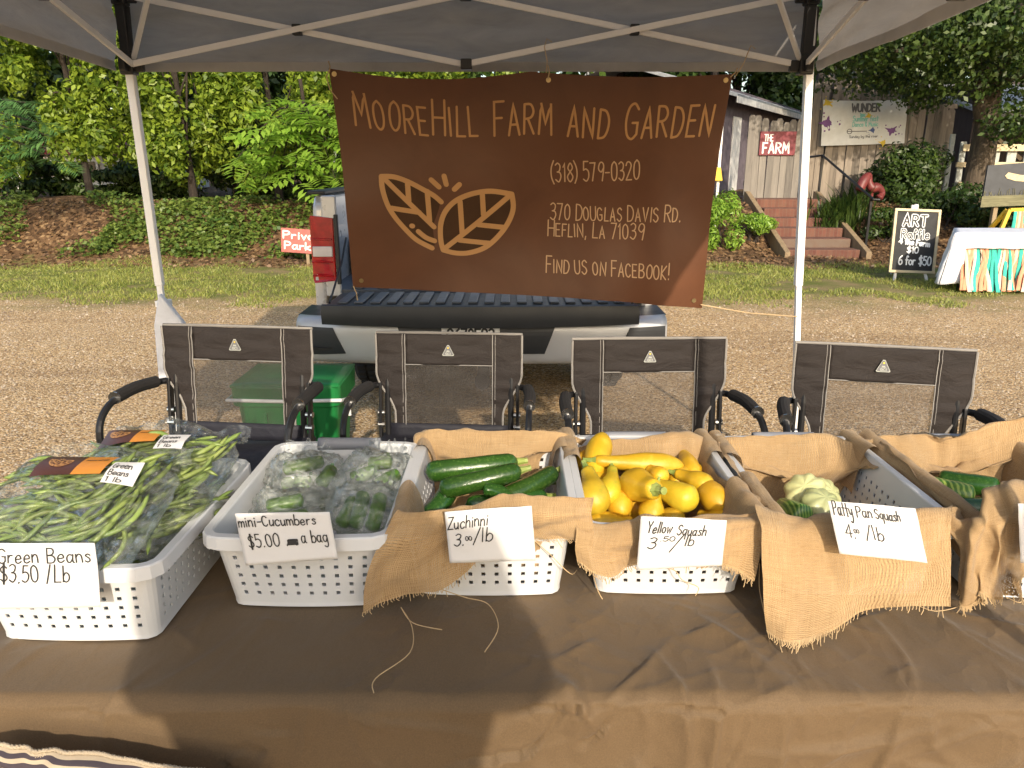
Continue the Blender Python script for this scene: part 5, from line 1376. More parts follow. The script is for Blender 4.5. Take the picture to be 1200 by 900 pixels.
squash('yellow squash at the back left corner, partly behind the standing one', A(682,548,Sy+.10), A(692,530,Sy+.18), .0270, .5, .01, seed=10)
squash('yellow squash tucked at the left edge under the curved neck', A(684,572,Sy+.0), A(704,556,Sy+.05), .0250, .5, .01, seed=11)
squash('yellow squash at the right under the long smooth one', A(790,566,Sy+.03), A(812,552,Sy+.10), .0290, .55, .01, seed=12)
squash('yellow squash stub between the fat middle one and the mottled one', A(778,562,Sy-.01), A(764,552,Sy+.03), .0230, .6, .004, seed=13)
squash('yellow squash along the right wall at the back', A(812,560,Sy+.04), A(800,532,Sy+.17), .0260, .5, .01, seed=14)
squash('yellow squash deep in the middle of the heap', A(735,598,Sy-.02), A(770,590,Sy+.02), .034, .6, .01, seed=15, stem=False)
squash('yellow squash low at the front behind the card', A(800,612,Sy-.10), A(770,606,Sy-.06), .030, .55, .01, seed=16, mat='yellow_green', stem=False)
squash('yellow squash low in the front left corner', A(690,614,Sy-.10), A(730,612,Sy-.08), .028, .55, .01, seed=17, stem=False)
squash('yellow squash low in the front right corner', A(856,612,Sy-.11), A(826,606,Sy-.06), .028, .55, .01, seed=18, stem=False)
squash('yellow squash low along the back of the basket', A(740,560,Sy+.12), A(790,560,Sy+.14), .032, .6, .01, seed=19, stem=False)
squash('slim yellow squash lying on top at the right of the heap, neck pointing left', A(834,572,Sy-.03), A(800,558,Sy+.02), .0275, .5, .012, seed=21)
squash('slim yellow squash resting on top at the left front, neck toward the back', A(712,586,Sy-.07), A(716,556,Sy+.01), .0270, .48, .012, seed=22, mat='yellow_green')
def patty(label, c_, r, tilt, seed=0, mat='patty', sx=1.0):
    t = thing('patty_pan_squash', Vector(c_), label, 'patty pan squash', 'patty pan squash in the basket')
    Mx = Matrix.Rotation(tilt[0],3,'X') @ Matrix.Rotation(tilt[1],3,'Y') @ Matrix.Rotation(seed,3,'Z')
    mb = MB()
    def f(u, v):
        a = u*2*math.pi; ph = (v-.5)*math.pi
        w = 1 + .055*math.cos(a*8)*math.cos(ph)**2 + .03*n3((math.cos(a),math.sin(a),ph),1.5,seed)
        rr = r*math.cos(ph)**.75*w if abs(ph) < 1.57 else 0
        z = r*.62*math.sin(ph)*(1+.10*math.cos(a*8)*abs(math.cos(ph)))
        return Vector(c_) + Mx @ Vector((rr*math.cos(a)*sx, rr*math.sin(a), z))
    mb.grid(f, 80, 24, closeu=True); mb.build('fruit', M[mat], t, smooth=True)
    mb = MB(); q = Vector(c_) + Mx @ Vector((0,0,r*.48)); q2 = Vector(c_) + Mx @ Vector((.002,0,r*.48+.014)); mb.tube([q, q.lerp(q2,.3)], [.007,.006], 8); mb.build('stem', M['patty'], t)
Py = 1.62
patty('pale cream patty pan squash at the back of the patty pan basket', A(944,577,Py), .047, (.55,-.35), .3)
patty('cream patty pan squash at the right of the first, further back', A(966,580,Py+.03), .042, (.7,.5), 1.2)
patty('pale green smooth patty pan squash in front of the cream ones', A(962,592,Py-.06), .044, (.4,.2), 2.1)
zucchini('mottled dark green zucchini lying at the left in the patty pan basket', A(918,598,Py-.03), A(944,606,Py-.12), .030, 'stripe_cuke', .004, False, .9, 'zucchini', 'green squash beside the patty pans', ribs=.05)
Cy = 1.64
zucchini('pale striped cucumber on top in the far right basket', A(1080,568,Cy-.0), A(1142,582,Cy-.06), .026, 'stripe_cuke', .004, False, .97, 'cucumber', 'cucumbers in the far right basket', 'cucumber')
zucchini('dark green cucumber behind the pale striped one', A(1098,562,Cy+.07), A(1172,572,Cy+.0), .026, 'zuke', .004, False, .97, 'cucumber', 'cucumbers in the far right basket', 'cucumber')
zucchini('dark cucumber below the pale striped one, near the card', A(1120,596,Cy-.08), A(1175,596,Cy-.08), .026, 'zuke', .004, False, .97, 'cucumber', 'cucumbers in the far right basket', 'cucumber')
zucchini('cucumber at the right end of the far right basket', A(1150,580,Cy), A(1215,584,Cy-.02), .026, 'stripe_cuke', .004, False, .97, 'cucumber', 'cucumbers in the far right basket', 'cucumber')

# ---------------------------------------------------------------- bags
def pillow(c_, ax, ay, az, hx, hy, hz, seed, crumple=.012, flat=.55):
    """crinkled pillow bag; returns S(u,v) over the closed surface"""
    c_, ax, ay, az = Vector(c_), Vector(ax).normalized(), Vector(ay).normalized(), Vector(az).normalized()
    def f(u, v):
        a = u*2*math.pi; ph = (v-.5)*math.pi
        sg = lambda q, e: math.copysign(abs(q)**e, q)
        x = sg(math.cos(a),.42)*sg(math.cos(ph),.35); y = sg(math.sin(a),.42)*sg(math.cos(ph),.35); z = sg(math.sin(ph),.9)
        edge = max(abs(x), abs(y)); z *= (1-edge**3.2*.82)
        p = c_ + ax*x*hx + ay*y*hy + az*z*hz
        q = (x*3+seed, y*3, z*2)
        k = n3(q, 1.1)*.8 + (1-2*abs(n3(q, 2.2, seed)))*.6 + n3(q, 5.0, seed)*.35
        nrm = (ax*x*.4 + ay*y*.4 + az*z*1.2); 
        if nrm.length < 1e-4: nrm = az
        return p + nrm.normalized()*k*crumple
    return f
bean_meshes = []
for k in range(7):
    mb = MB(); L_ = .105 + .012*(k % 3); n = 9; pts = []; rad = []
    for i in range(n+1):
        u = i/n; pts.append((L_*(u-.5), (.010+.006*(k%4))*math.sin(math.pi*u)*(1 if k%2 else -1) + .003*math.sin(u*5+k), .004*math.sin(u*4+k*2)))
        rad.append(.0049*(math.sqrt(max(0,1-(2*u-1)**4))*.9+.1)*(1+.08*math.sin(u*26+k)))
    mb.tube(pts, rad, 7)
    o = mb.build('green_bean', M['bean'], smooth=True, local=True); bean_meshes.append(o.data); bpy.data.objects.remove(o)
def beans_in(c_, ax, ay, az, hx, hy, hz, n, ang, spread, label, seed, layers=3, topbias=1.0):
    rr = random.Random(seed); c_, ax, ay, az = Vector(c_), Vector(ax).normalized(), Vector(ay).normalized(), Vector(az).normalized()
    for k in range(n):
        x, y = rr.uniform(-.82,.82), rr.uniform(-.82,.82); ed = max(abs(x),abs(y))
        lay_ = rr.random()**.35
        z = (-.2 + 1.1*lay_)*(1-ed**3.2*.75)*.88
        p = c_ + ax*x*hx*.86 + ay*y*hy*.86 + az*z*hz
        a = ang(x, y) + rr.gauss(0, spread)
        d = (ax*math.cos(a) + ay*math.sin(a) + az*rr.gauss(0,.10)).normalized()
        up = (az + ax*rr.gauss(0,.5) + ay*rr.gauss(0,.5)); s = up.cross(d).normalized(); up = d.cross(s)
        o = bpy.data.objects.new('green_bean', bean_meshes[rr.randrange(7)]); COL.objects.link(o)
        Mx = Matrix((d, s, up)).transposed().to_4x4(); Mx.translation = p; o.matrix_world = Mx @ Matrix.Scale(rr.uniform(.85,1.15), 4)
        tag(o, label, 'green bean', label)
def bean_bag(label, c_, tilt, yaw, hx, hy, hz, nb, ang, spread, blabel, seed, brand=None, price=None, mat='bag'):
    Rm = Matrix.Rotation(yaw,3,'Z') @ Matrix.Rotation(tilt,3,'X')
    ax, ay, az = Rm @ Vector((1,0,0)), Rm @ Vector((0,1,0)), Rm @ Vector((0,0,1)); c_ = Vector(c_)
    t = thing('produce_bag', c_ - az*hz, label, 'bag of green beans', 'clear bags of green beans')
    mb = MB(); f = pillow(c_, ax, ay, az, hx, hy, hz, seed, .008); mb.grid(f, 90, 44, closeu=True); mb.build('film', M[mat], t, smooth=True)
    # excess film along the top edge
    mb = MB()
    def fl(u, v):
        x = (u*2-1)*hx*.92; p = c_ + ax*x + ay*(hy*.90 + v*.075) + az*(.012*math.sin(v*5+u*9) + .018*n3((u*5,v*4,seed),1.6) - .015*v)
        return p
    mb.grid(fl, 50, 14); mb.build('film_flap', M['bag'], t, smooth=True)
    beans_in(c_, ax, ay, az, hx, hy, hz, nb, ang, spread, blabel, seed)
    def surf(x, y, lift=.011):
        e = max(abs(x/hx), abs(y/hy)); z = hz*math.sqrt(max(0, 1-(e*.8)**2))*(1-(e**3.2)*.6)
        return c_ + ax*x + ay*y + az*(z*.98+lift+.004)
    def Sq(x0, y0, rot):
        cr, sr = math.cos(rot), math.sin(rot)
        def S(u, v):
            x, y = x0 + u*cr - v*sr, y0 + u*sr + v*cr
            p = surf(x, y); e = .004
            n = (surf(x+e,y)-p).cross(surf(x,y+e)-p).normalized(); return p, n
        return S
    if brand:
        x0, y0, rot, w, h = brand; S = Sq(x0, y0, rot)
        lb = MB(); k = .58
        lb.grid(lambda u, v: S(u*w, v*h)[0], 12, 8)
        for fi in range(len(lb.f)): lb.m[fi] = 0 if (fi % 12) < 7 else 1
        emblem(lb, lambda a, b: S(a, b), w*.12, h*.80, w*.34, .0024, 2, None, .0008)
        for i in range(3): write(lb, ('Farm','Fresh','Beans')[i] if False else 'mooreHill', S, w*.64, h*(.66-.2*i), h*.10, .0012, width=w*.30, lift=.0008, mi=0) if i == 0 else None
        lb.build('brand_label', [M['label_brown'], M['label_orange'], M['vinyl_tan']], t, smooth=True)
    if price:
        x0, y0, rot, w, h = price; S = Sq(x0, y0, rot)
        lb = MB(); lb.grid(lambda u, v: Vector(S(u*w, v*h)[0]) + Vector(S(u*w, v*h)[1])*.0008, 8, 8)
        write(lb, 'Green', S, w*.10, h*.62, h*.24, .0018, width=w*.62, lift=.0018, mi=1); write(lb, 'Beans', S, w*.10, h*.32, h*.22, .0018, width=w*.62, lift=.0018, mi=1); write(lb, '1 lb', S, w*.10, h*.06, h*.18, .0018, width=w*.5, lift=.0018, mi=1)
        lb.build('price_sticker', [M['paper'], M['ink']], t, smooth=True)
B1 = BK[0]
bean_bag('clear bag of green beans at the back, topmost, with an orange and brown label', A(172,562,1.47), R(22), R(-10), .165, .130, .050, 100, lambda x, y: .35 + .7*max(0,x), .22, 'green bean inside the rear clear bag', 3,
         brand=(-.115,.030,R(12),.125,.062), price=(.022,.028,R(10),.058,.056))
bean_bag('clear bag of green beans at the front left, with a brown leaf label', A(84,600,1.30), R(24), R(-6), .175, .125, .052, 100, lambda x, y: .15 + 1.3*max(0,x+.1) if True else 0, .25, 'green bean inside the front clear bag', 8,
         brand=(-.075,.028,R(6),.135,.068), price=(.070,.022,R(4),.056,.060))
bean_bag('hazy clear bag of green beans wedged low against the right wall of its basket', A(200,606,1.41), R(22), R(58), .115, .075, .045, 60, lambda x, y: .0, .3, 'green bean inside the low right-hand bag', 15, mat='bag')
bean_bag('clear bag of green beans at the bottom, under the other bags', (B1[0]-.03, B1[1]+.25, TZ+.075), 0, 0, .140, .205, .055, 18, lambda x, y: 1.2, .5, 'green bean inside the bottom bag', 21)
# mini cucumbers
def cuke(label, a, b, r=.016): return zucchini(label, a, b, r, 'cuke', .003, False, .95, 'mini cucumber', 'mini cucumbers in bags', 'mini_cucumber', ribs=.02)
def mini_bag(label, px, py, Y, hx, hy, hz, yaw, tilt, cu, seed, mat='bag_hazy'):
    c_ = at(px, py, Y); Rm = Matrix.Rotation(R(yaw),3,'Z') @ Matrix.Rotation(R(tilt),3,'X')
    ax, ay, az = Rm @ Vector((1,0,0)), Rm @ Vector((0,1,0)), Rm @ Vector((0,0,1))
    t = thing('produce_bag', c_ - az*hz, label, 'bag of mini cucumbers', 'clear bags of mini cucumbers')
    mb = MB(); f = pillow(c_, ax, ay, az, hx, hy, hz, seed, .013); mb.grid(f, 80, 40, closeu=True); mb.build('film', M[mat], t, smooth=True)
    mb = MB()
    def fl(u, v):
        x = (u*2-1)*hx*.8; return c_ + ax*x*(1-.3*v) + ay*(hy*.85 + v*.05) + az*(.02*v + .022*n3((u*5,v*4,seed),1.8) + .01*math.sin(u*14))
    mb.grid(fl, 40, 14); mb.build('film_flap', M['bag'], t, smooth=True)
    for i, (a, b, l) in enumerate(cu):
        P = lambda q: c_ + ax*q[0]*hx + ay*q[1]*hy + az*q[2]*hz
        cuke(l, P(a), P(b), .0165)
mini_bag('clear bag of mini cucumbers at the front right of the second basket', 425,600,1.47,.075,.075,.040,-8,16,
         [((.0,-.7,.1),(-.1,.5,.5),'mini cucumber upright at the front of the front right bag, on the left'),((.45,-.7,0),(.4,.5,.45),'mini cucumber upright at the front of the front right bag, on the right'),((-.5,-.5,-.2),(-.4,.5,.1),'mini cucumber at the left side of the front right bag')], 31)
mini_bag('clear bag of mini cucumbers at the back left of the second basket', 358,562,1.62,.085,.080,.042,12,14,
         [((-.6,.3,.4),(.5,.45,.55),'mini cucumber lying crosswise on top of the back left bag'),((.4,-.5,.3),(.7,.2,.3),'mini cucumber at the right of the back left bag'),((-.6,-.2,.1),(.2,-.3,.2),'mini cucumber at the front of the back left bag')], 32)
mini_bag('clear bag of mini cucumbers at the back right of the second basket', 437,560,1.64,.080,.085,.042,-12,14,
         [((.3,-.5,.3),(.75,.1,.3),'mini cucumber at the right edge of the back right bag'),((-.6,-.2,.1),(.1,.2,.3),'mini cucumber in the middle of the back right bag'),((-.3,.5,.2),(.4,.6,.3),'mini cucumber at the rear of the back right bag')], 33)
mini_bag('clear bag of mini cucumbers at the front left, behind the mini cucumber card', 340,604,1.47,.085,.075,.038,6,14,
         [((-.6,.2,.35),(.3,.4,.45),'mini cucumber lying crosswise in the front left bag'),((-.5,-.4,.2),(.5,-.2,.3),'mini cucumber nearest the card in the front left bag')], 34)
mini_bag('clear bag of mini cucumbers at the bottom of the second basket', 390,612,1.55,.13,.16,.04,0,0,
         [((-.5,-.4,.2),(.0,-.2,.3),'mini cucumber in the bottom bag on the left'),((.1,.2,.2),(.6,.3,.3),'mini cucumber in the bottom bag on the right'),((-.4,.5,.2),(.1,.6,.3),'mini cucumber in the bottom bag at the rear')], 35)
# ---------------------------------------------------------------- foliage
def leaf_cloud(name, mat, parent, blobs, n, size, up=.35, aspect=.5, shell=.55, seed=0, droop=0.0, cup=.15):
    """blobs: (centre, radii, weight). Leaf = folded diamond of 6 verts / 2 quads."""
    g = np.random.default_rng(seed); W = np.array([b[2] for b in blobs], float); W /= W.sum()
    idx = g.choice(len(blobs), n, p=W)
    C = np.array([b[0] for b in blobs])[idx]; Rd = np.array([b[1] for b in blobs])[idx]
    d = g.normal(size=(n,3)); d /= np.linalg.norm(d, axis=1, keepdims=True)
    r = g.random(n)**(1/3*(1-shell)+.02); r = np.where(g.random(n) < .25, g.random(n)**.4, r)
    P = C + d*Rd*r[:,None]*(1+.12*g.normal(size=(n,1)))
    nn = d + np.array([0,-.15,up]) + g.normal(size=(n,3))*.55; nn /= np.linalg.norm(nn, axis=1, keepdims=True)
    t = g.normal(size=(n,3)); t[:,2] -= droop; t -= nn*(t*nn).sum(1, keepdims=True); t /= np.linalg.norm(t, axis=1, keepdims=True)
    b = np.cross(nn, t); s = size*(.6+.8*g.random((n,1)))
    base = P - t*s*.5; tip = P + t*s*.5; L_ = P + b*s*aspect*.5 + nn*s*cup; R_ = P - b*s*aspect*.5 + nn*s*cup
    off = np.zeros(3)
    q = parent
    while q is not None: off += np.array(q.location); q = q.parent
    V = np.stack([base, R_, tip, L_], 1).reshape(-1,3) - off
    F = np.arange(4*n).reshape(n,4)
    return fast_mesh(name, V, F, mat, parent)
def trunk_mb(pts, r0, r1, limbs, seed, n=10):
    mb = MB(); P = catmull(pts, 5); N = len(P)
    mb.tube([tuple(p) for p in P], [r0 + (r1-r0)*k/(N-1) + (.35*r0*max(0,1-k/3) if k < 3 else 0) for k in range(N)], n)
    rr = random.Random(seed)
    for (f, end, r) in limbs:
        s = np.array(P[int(f*(N-1))]); e = np.array(end); m = (s+e)/2 + np.array([rr.uniform(-.15,.15), rr.uniform(-.15,.15), .25])
        Q = catmull([s, m, e], 5); mb.tube([tuple(p) for p in Q], [r*(1-.75*k/(len(Q)-1)) for k in range(len(Q))], 7)
    return mb
def tree(name, label, cat, group, base, h, crown, nleaf, lsize, mat, bark='bark_dark', r0=.12, lean=(0,0), seed=0, nb=14, spread=1.0, aspect=.5, droop=.2, ntrunk=1, low=.25):
    """crown = (rx, ry, z0, z1)"""
    rr = random.Random(seed); x, y = base; z = ground_z(x, y); t = thing(name, (x, y, z), label, cat, group)
    rx, ry, z0, z1 = crown; blobs = []
    for k in range(nb):
        u = rr.random(); zz = z0 + (z1-z0)*u; w = math.sin(math.pi*min(1,max(.12,.15+.8*u)))**.6
        a = rr.uniform(0, 6.28); q = rr.uniform(.25,.85)
        c_ = (x + lean[0]*u + math.cos(a)*rx*q*w, y + lean[1]*u + math.sin(a)*ry*q*w, z + zz)
        s = rr.uniform(.22,.42)*spread
        blobs.append((c_, (rx*s, ry*s, (z1-z0)*s*.42), s**2))
    limbs = [(rr.uniform(.35,.95), b[0], r0*.35) for b in blobs[:8]]
    leaf_cloud('crown', M[mat], t, blobs, nleaf, lsize, aspect=aspect, seed=seed, droop=droop)
    for q in range(ntrunk):
        ox = (q-(ntrunk-1)/2)*.22; mb = trunk_mb([(x+ox,y,z-.1),(x+ox*1.4+lean[0]*.2,y+lean[1]*.2,z+h*.35),(x+ox*2+lean[0]*.6,y+lean[1]*.6,z+h*.75)], r0, r0*.4, limbs if q == 0 else [], seed)
        mb.build('trunk', M[bark], t, smooth=True)
    return t
HG = 'hedgerow trees behind the bank'
hedge = [((-10.6,15.6), 1.9, 'dense evergreen tree at the far left edge of the hedgerow, glimpsed left of the canopy'), ((-8.5,15.8),1.8,'broad leafy tree above the red and white house, left of the canopy leg'), ((-6.3,15.5),1.8,'tall leafy tree right of the left canopy leg'),
         ((-4.7,15.8),1.9,'sunlit leafy tree in the hedgerow left of the banner'), ((-3.1,15.6),1.9,'leafy tree whose right side goes behind the banner edge'), ((-1.2,16.0),2.0,'leafy tree hidden mostly behind the banner')]
for k, ((x, y), w, l) in enumerate(hedge):
    tree('hedge_tree', l, 'tree', HG, (x, y), 5.6, (w, 1.0, (.5,.95,.75,.5,.5,.5)[k], 6.2), 13500, .125, 'leaf_hedge', seed=40+k, nb=64, spread=.50, lean=(0,-1.0), ntrunk=1, r0=.07)
# deeper shade trees behind them
for k, (x, y, l) in enumerate([(-12.5,20.5,'dark tree deep behind the hedgerow at the far left'),(-9.6,21.5,'dark tree deep behind the hedgerow, rising over the house'),(-6.4,20.0,'dark tree deep behind the hedgerow near the canopy leg'),(-3.4,20.8,'dark tree deep behind the hedgerow beside the banner'),(0.2,20.0,'dark tree straight behind the banner'),(3.2,24.0,'dark tree behind the banner toward the purple house')]):
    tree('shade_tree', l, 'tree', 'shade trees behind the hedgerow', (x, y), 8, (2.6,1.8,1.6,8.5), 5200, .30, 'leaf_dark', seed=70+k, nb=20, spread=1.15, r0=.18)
# dark understory below them
for k, (px, Y, l) in enumerate([(20,17.6,'dark undergrowth at the far left under the hedgerow trees'),(75,18.3,'dark undergrowth in front of the house wall at left'),(150,18.2,'dark undergrowth under the house window gap'),(215,17.8,'dark undergrowth just right of the left canopy leg'),(275,17.6,'dark undergrowth behind the ivy bank, left of the sapling'),(335,17.7,'dark undergrowth under the bright sapling'),(400,17.8,'dark undergrowth half behind the banner edge')]):
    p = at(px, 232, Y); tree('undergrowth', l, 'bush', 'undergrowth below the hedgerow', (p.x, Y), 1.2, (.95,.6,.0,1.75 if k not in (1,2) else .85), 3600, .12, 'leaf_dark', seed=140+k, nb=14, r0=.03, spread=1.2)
# pinnate-leaved sapling in bright sun left of the banner
def pinnate(P, direction, L_, nl, ll, lw, up, V, F, g, droop=.25):
    d = np.array(direction, float); d /= np.linalg.norm(d); u = np.array(up, float); s = np.cross(d, u); s /= np.linalg.norm(s); u = np.cross(s, d)
    for k in range(nl):
        f = (k+1)/nl; c_ = np.array(P) + d*L_*f - np.array([0,0,1])*droop*L_*f*f
        for sg in (-1, 1):
            t = s*sg*.9 + d*.45 - np.array([0,0,1])*.25 + g.normal(size=3)*.10; t /= np.linalg.norm(t)
            b = np.cross(t, u); b /= np.linalg.norm(b); n_ = np.cross(b, t); l = ll*(.75+.45*math.sin(math.pi*min(1,f*.9+.1)))*(.85+.3*g.random())
            i = len(V); V += [c_, c_+t*l*.45+b*lw*.5+n_*lw*.15, c_+t*l, c_+t*l*.45-b*lw*.5+n_*lw*.15]; F.append((i,i+1,i+2,i+3))
def pin_tree(name, label, cat, base, tips, L_, nl, ll, lw, mat, seed, perb=5, bark='bark_dark', h=2.5):
    x, y = base; z = ground_z(x, y); t = thing(name, (x,y,z), label, cat); g = np.random.default_rng(seed); V = []; F = []; mb = MB()
    mb.tube([tuple(p) for p in catmull([(x,y,z-.05),(x+.05,y,z+h*.5),(x,y-.1,z+h)],5)], .035, 7)
    for tp in tips:
        tp = np.array(tp); s = np.array((x, y, z + h*.75)); m = (s+tp)/2 + np.array([0,0,.25]); Q = catmull([s,m,tp],6)
        mb.tube([tuple(p) for p in Q], [.018*(1-.7*k/len(Q)) for k in range(len(Q))], 6)
        for k in range(perb):
            q = Q[-1-int(k*len(Q)*.10)]; a = g.uniform(0,6.28); d = np.array([math.cos(a), -.75+.5*math.sin(a), .15*g.normal()])
            pinnate(q, d, L_*(.8+.4*g.random()), nl, ll, lw, (0,-.45,1), V, F, g)
    fast_mesh('crown', np.array(V)-np.array([x,y,z]), np.array(F), M[mat], t); mb.build('trunk', M[bark], t, smooth=True); return t
tips = [tuple(at(px, py, 13.9 + .4*((i*7)%3-1))) for i, (px, py) in enumerate([(275,190),(300,160),(330,195),(352,175),(372,205),(390,185),(345,215),(310,212),(395,150),(365,150),(395,215),(285,215),(330,140)])]
pin_tree('sapling', 'bright green sapling with feather-like leaves in full sun just left of the banner', 'sapling', (-3.8,14.7), tips, .52, 6, .23, .085, 'leaf_bright', 5, 6, h=2.2)
tips = [tuple(at(px, py, 12.6 + .4*((i*5)%3-1))) for i, (px, py) in enumerate([(10,150),(30,130),(50,145),(25,170),(55,175),(5,185),(70,190),(40,195),(12,205),(30,120),(-20,170),(-25,200),(60,160)])]
pin_tree('mimosa_tree', 'mimosa with soft ferny fronds reaching in at the left edge', 'tree', (-9.8,13.2), tips, .42, 13, .17, .024, 'leaf_mimosa', 9, 5, h=2.6)
# red and white house glimpsed through the hedge
hz_ = ground_z(-10,24)
hs = thing('red_trimmed_house', (-13.1,26,hz_), 'white house with red roof trim glimpsed through gaps in the hedge', 'house')
mb = MB(); mb.box((-13.1,26,hz_+.45),(5.0,3.0,1.1)); mb.build('wall', M['house_white'], hs)
mb = MB(); mb.prism([(-15.8,24.2,hz_+1.0),(-10.4,24.2,hz_+1.0),(-10.4,26,hz_+1.75),(-15.8,26,hz_+1.75)],(0,.1,.12)); mb.build('roof', M['roof_red'], hs)
for x in (-14.6,-13.2,-11.8):
    mb = MB(); mb.box((x,24.46,hz_+.55),(.8,.08,.62)); f = mb.build('window', M['white_paint'], hs, bevel=.01); mb = MB(); mb.box((x,24.40,hz_+.55),(.64,.03,.48)); mb.build('pane', M['glass'], f)
# far wood closing the horizon
blobs = []
rr = random.Random(99)
for k in range(90):
    x = -75 + 150*k/89 + rr.uniform(-1,1); blobs.append(((x, 46+rr.uniform(-4,6), .8+rr.uniform(2,11)), (3.2,2.5,2.8), 1))
for k in range(60):
    x = -75 + 150*k/59; blobs.append(((x, 45+rr.uniform(-2,2), 2.0), (3.2,2.0,2.2), 1))
o = leaf_cloud('far_wood', M['leaf_dark'], None, blobs, 30000, .95, seed=8, aspect=.65); tag(o, 'dark wood closing off the view behind the houses', 'wood', kind='stuff')

# bank ground cover, leaf litter and grass
g = np.random.default_rng(5)
def scatter_cover(name, mat, label, pts, size, seed, hgt=.1, aspect=.7, cat='ground cover'):
    gg = np.random.default_rng(seed); n = len(pts)
    P = np.array([(x, y, ground_z(x, y) + hgt*gg.random()**1.3) for x, y in pts])
    nn = np.array([0,-.3,1.0]) + gg.normal(size=(n,3))*.45; nn /= np.linalg.norm(nn,axis=1,keepdims=True)
    t = gg.normal(size=(n,3)); t -= nn*(t*nn).sum(1,keepdims=True); t /= np.linalg.norm(t,axis=1,keepdims=True); b = np.cross(nn,t); s = size*(.6+.8*gg.random((n,1)))
    V = np.stack([P-t*s*.5, P-b*s*aspect*.5+nn*s*.12, P+t*s*.5, P+b*s*aspect*.5+nn*s*.12],1).reshape(-1,3)
    o = fast_mesh(name, V, np.arange(4*n).reshape(n,4), M[mat]); return tag(o, label, cat, kind='stuff')
pts = []
while len(pts) < 6500:
    x, y = g.uniform(-7.2,-2.9), g.uniform(12.9,15.1)
    if n3((x,y,0),1.0)+.35-.25*abs(x+4.9)/2 > g.random()*.5: pts.append((x,y))
scatter_cover('ivy', 'leaf_ivy', 'low green ivy spreading over the bank left of the truck', pts, .085, 1, .16)
pts = []
while len(pts) < 3500:
    x, y = g.uniform(-11.5,-6.8), g.uniform(12.9,15.0)
    if n3((x,y,0),.9,3) > .05+.2*g.random() or (x < -9.0 and y > 13.2): pts.append((x,y))
scatter_cover('weeds', 'leaf_ivy', 'patchy green weeds on the leaf-strewn bank at far left', pts, .08, 2, .22)
M['litter'] = leaf_mat('dead_leaf', (.08,.042,.02,1), (.26,.155,.075,1), .15)
pts = []
while len(pts) < 9000:
    x, y = g.uniform(-12,9), g.uniform(12.2,16.2)
    if -2.6 < x < 2.6: continue
    pts.append((x,y))
scatter_cover('leaf_litter', 'litter', 'brown dead leaves covering the bank', pts, .07, 3, .03, cat='leaf litter')
# grass strip of blades
n = 85000; X = g.uniform(-12.5,12.5,n*2); Y = g.uniform(8.7,12.9,n*2)
dens = np.array([n3((x,y,0),.9)+.5*n3((x,y,0),3) for x, y in zip(X, Y)]); Yw = Y + np.array([.9*n3((x,y,8),.7)+.5*n3((x,y,2),2.2) for x, y in zip(X, Y)]); keep = (dens + np.clip((Yw-8.9)/1.3,-1,1)*.9 - np.maximum(0,Y-12.3)*1.2 > .55*g.random(n*2)+.20) & ~((abs(X+.2) < 2.2) & (Y < 12))
keep &= (dens > -.32 + .12*(X>3.5))
X, Y = X[keep][:n], Y[keep][:n]; n = len(X)
Z = np.array([ground_z(x, y) for x, y in zip(X, Y)]); a = g.uniform(0,6.28,n); hh = (.016+.036*g.random(n))*np.where(np.array(dens[keep][:n])>.1,1.2,.8); w = .006+.005*g.random(n); le = g.normal(size=(n,2))*.03
B0 = np.stack([X-np.cos(a)*w, Y-np.sin(a)*w, Z-.01],1); B1_ = np.stack([X+np.cos(a)*w, Y+np.sin(a)*w, Z-.01],1); Tp = np.stack([X+le[:,0], Y+le[:,1], Z+hh],1)
o = fast_mesh('grass', np.stack([B0,B1_,Tp],1).reshape(-1,3), np.arange(3*n).reshape(n,3), M['grass']); tag(o, 'patchy sunlit grass strip between the gravel and the bank', 'grass', kind='stuff')
# loose stones standing proud of the gravel
M['pebble'] = leaf_mat('pebble', (.20,.13,.075,1), (.62,.50,.36,1), 0, .8)
n = 26000; Y = 3.6 + 5.6*g.random(n)**1.4; X = (g.random(n)*2-1)*(Y*.78+.6); X = X[:n]; s = (.003+.006*g.random(n)**2.2)*(1+Y*.08)
oct_ = np.array([(1,0,0),(0,1,0),(-1,0,0),(0,-1,0),(0,0,.8)]); a = g.uniform(0,6.28,n)
V = []
for k in range(5):
    ox, oy, oz = oct_[k]; ox2 = (ox*np.cos(a)-oy*np.sin(a))*s*(1+.3*g.random(n)); oy2 = (ox*np.sin(a)+oy*np.cos(a))*s*(1+.3*g.random(n))
    V.append(np.stack([X+ox2, Y+oy2, np.array([ground_z(x,y) for x,y in zip(X,Y)])+oz*s*1.1-.002*(oz==0)],1))
V = np.stack(V,1).reshape(-1,3); base = np.arange(n)[:,None]*5
F = np.concatenate([base+np.array([0,1,4]), base+np.array([1,2,4]), base+np.array([2,3,4]), base+np.array([3,0,4])],0)
o = fast_mesh('pebbles', V, F, M['pebble']); tag(o, 'loose tan pebbles scattered over the gravel', 'gravel', kind='stuff')

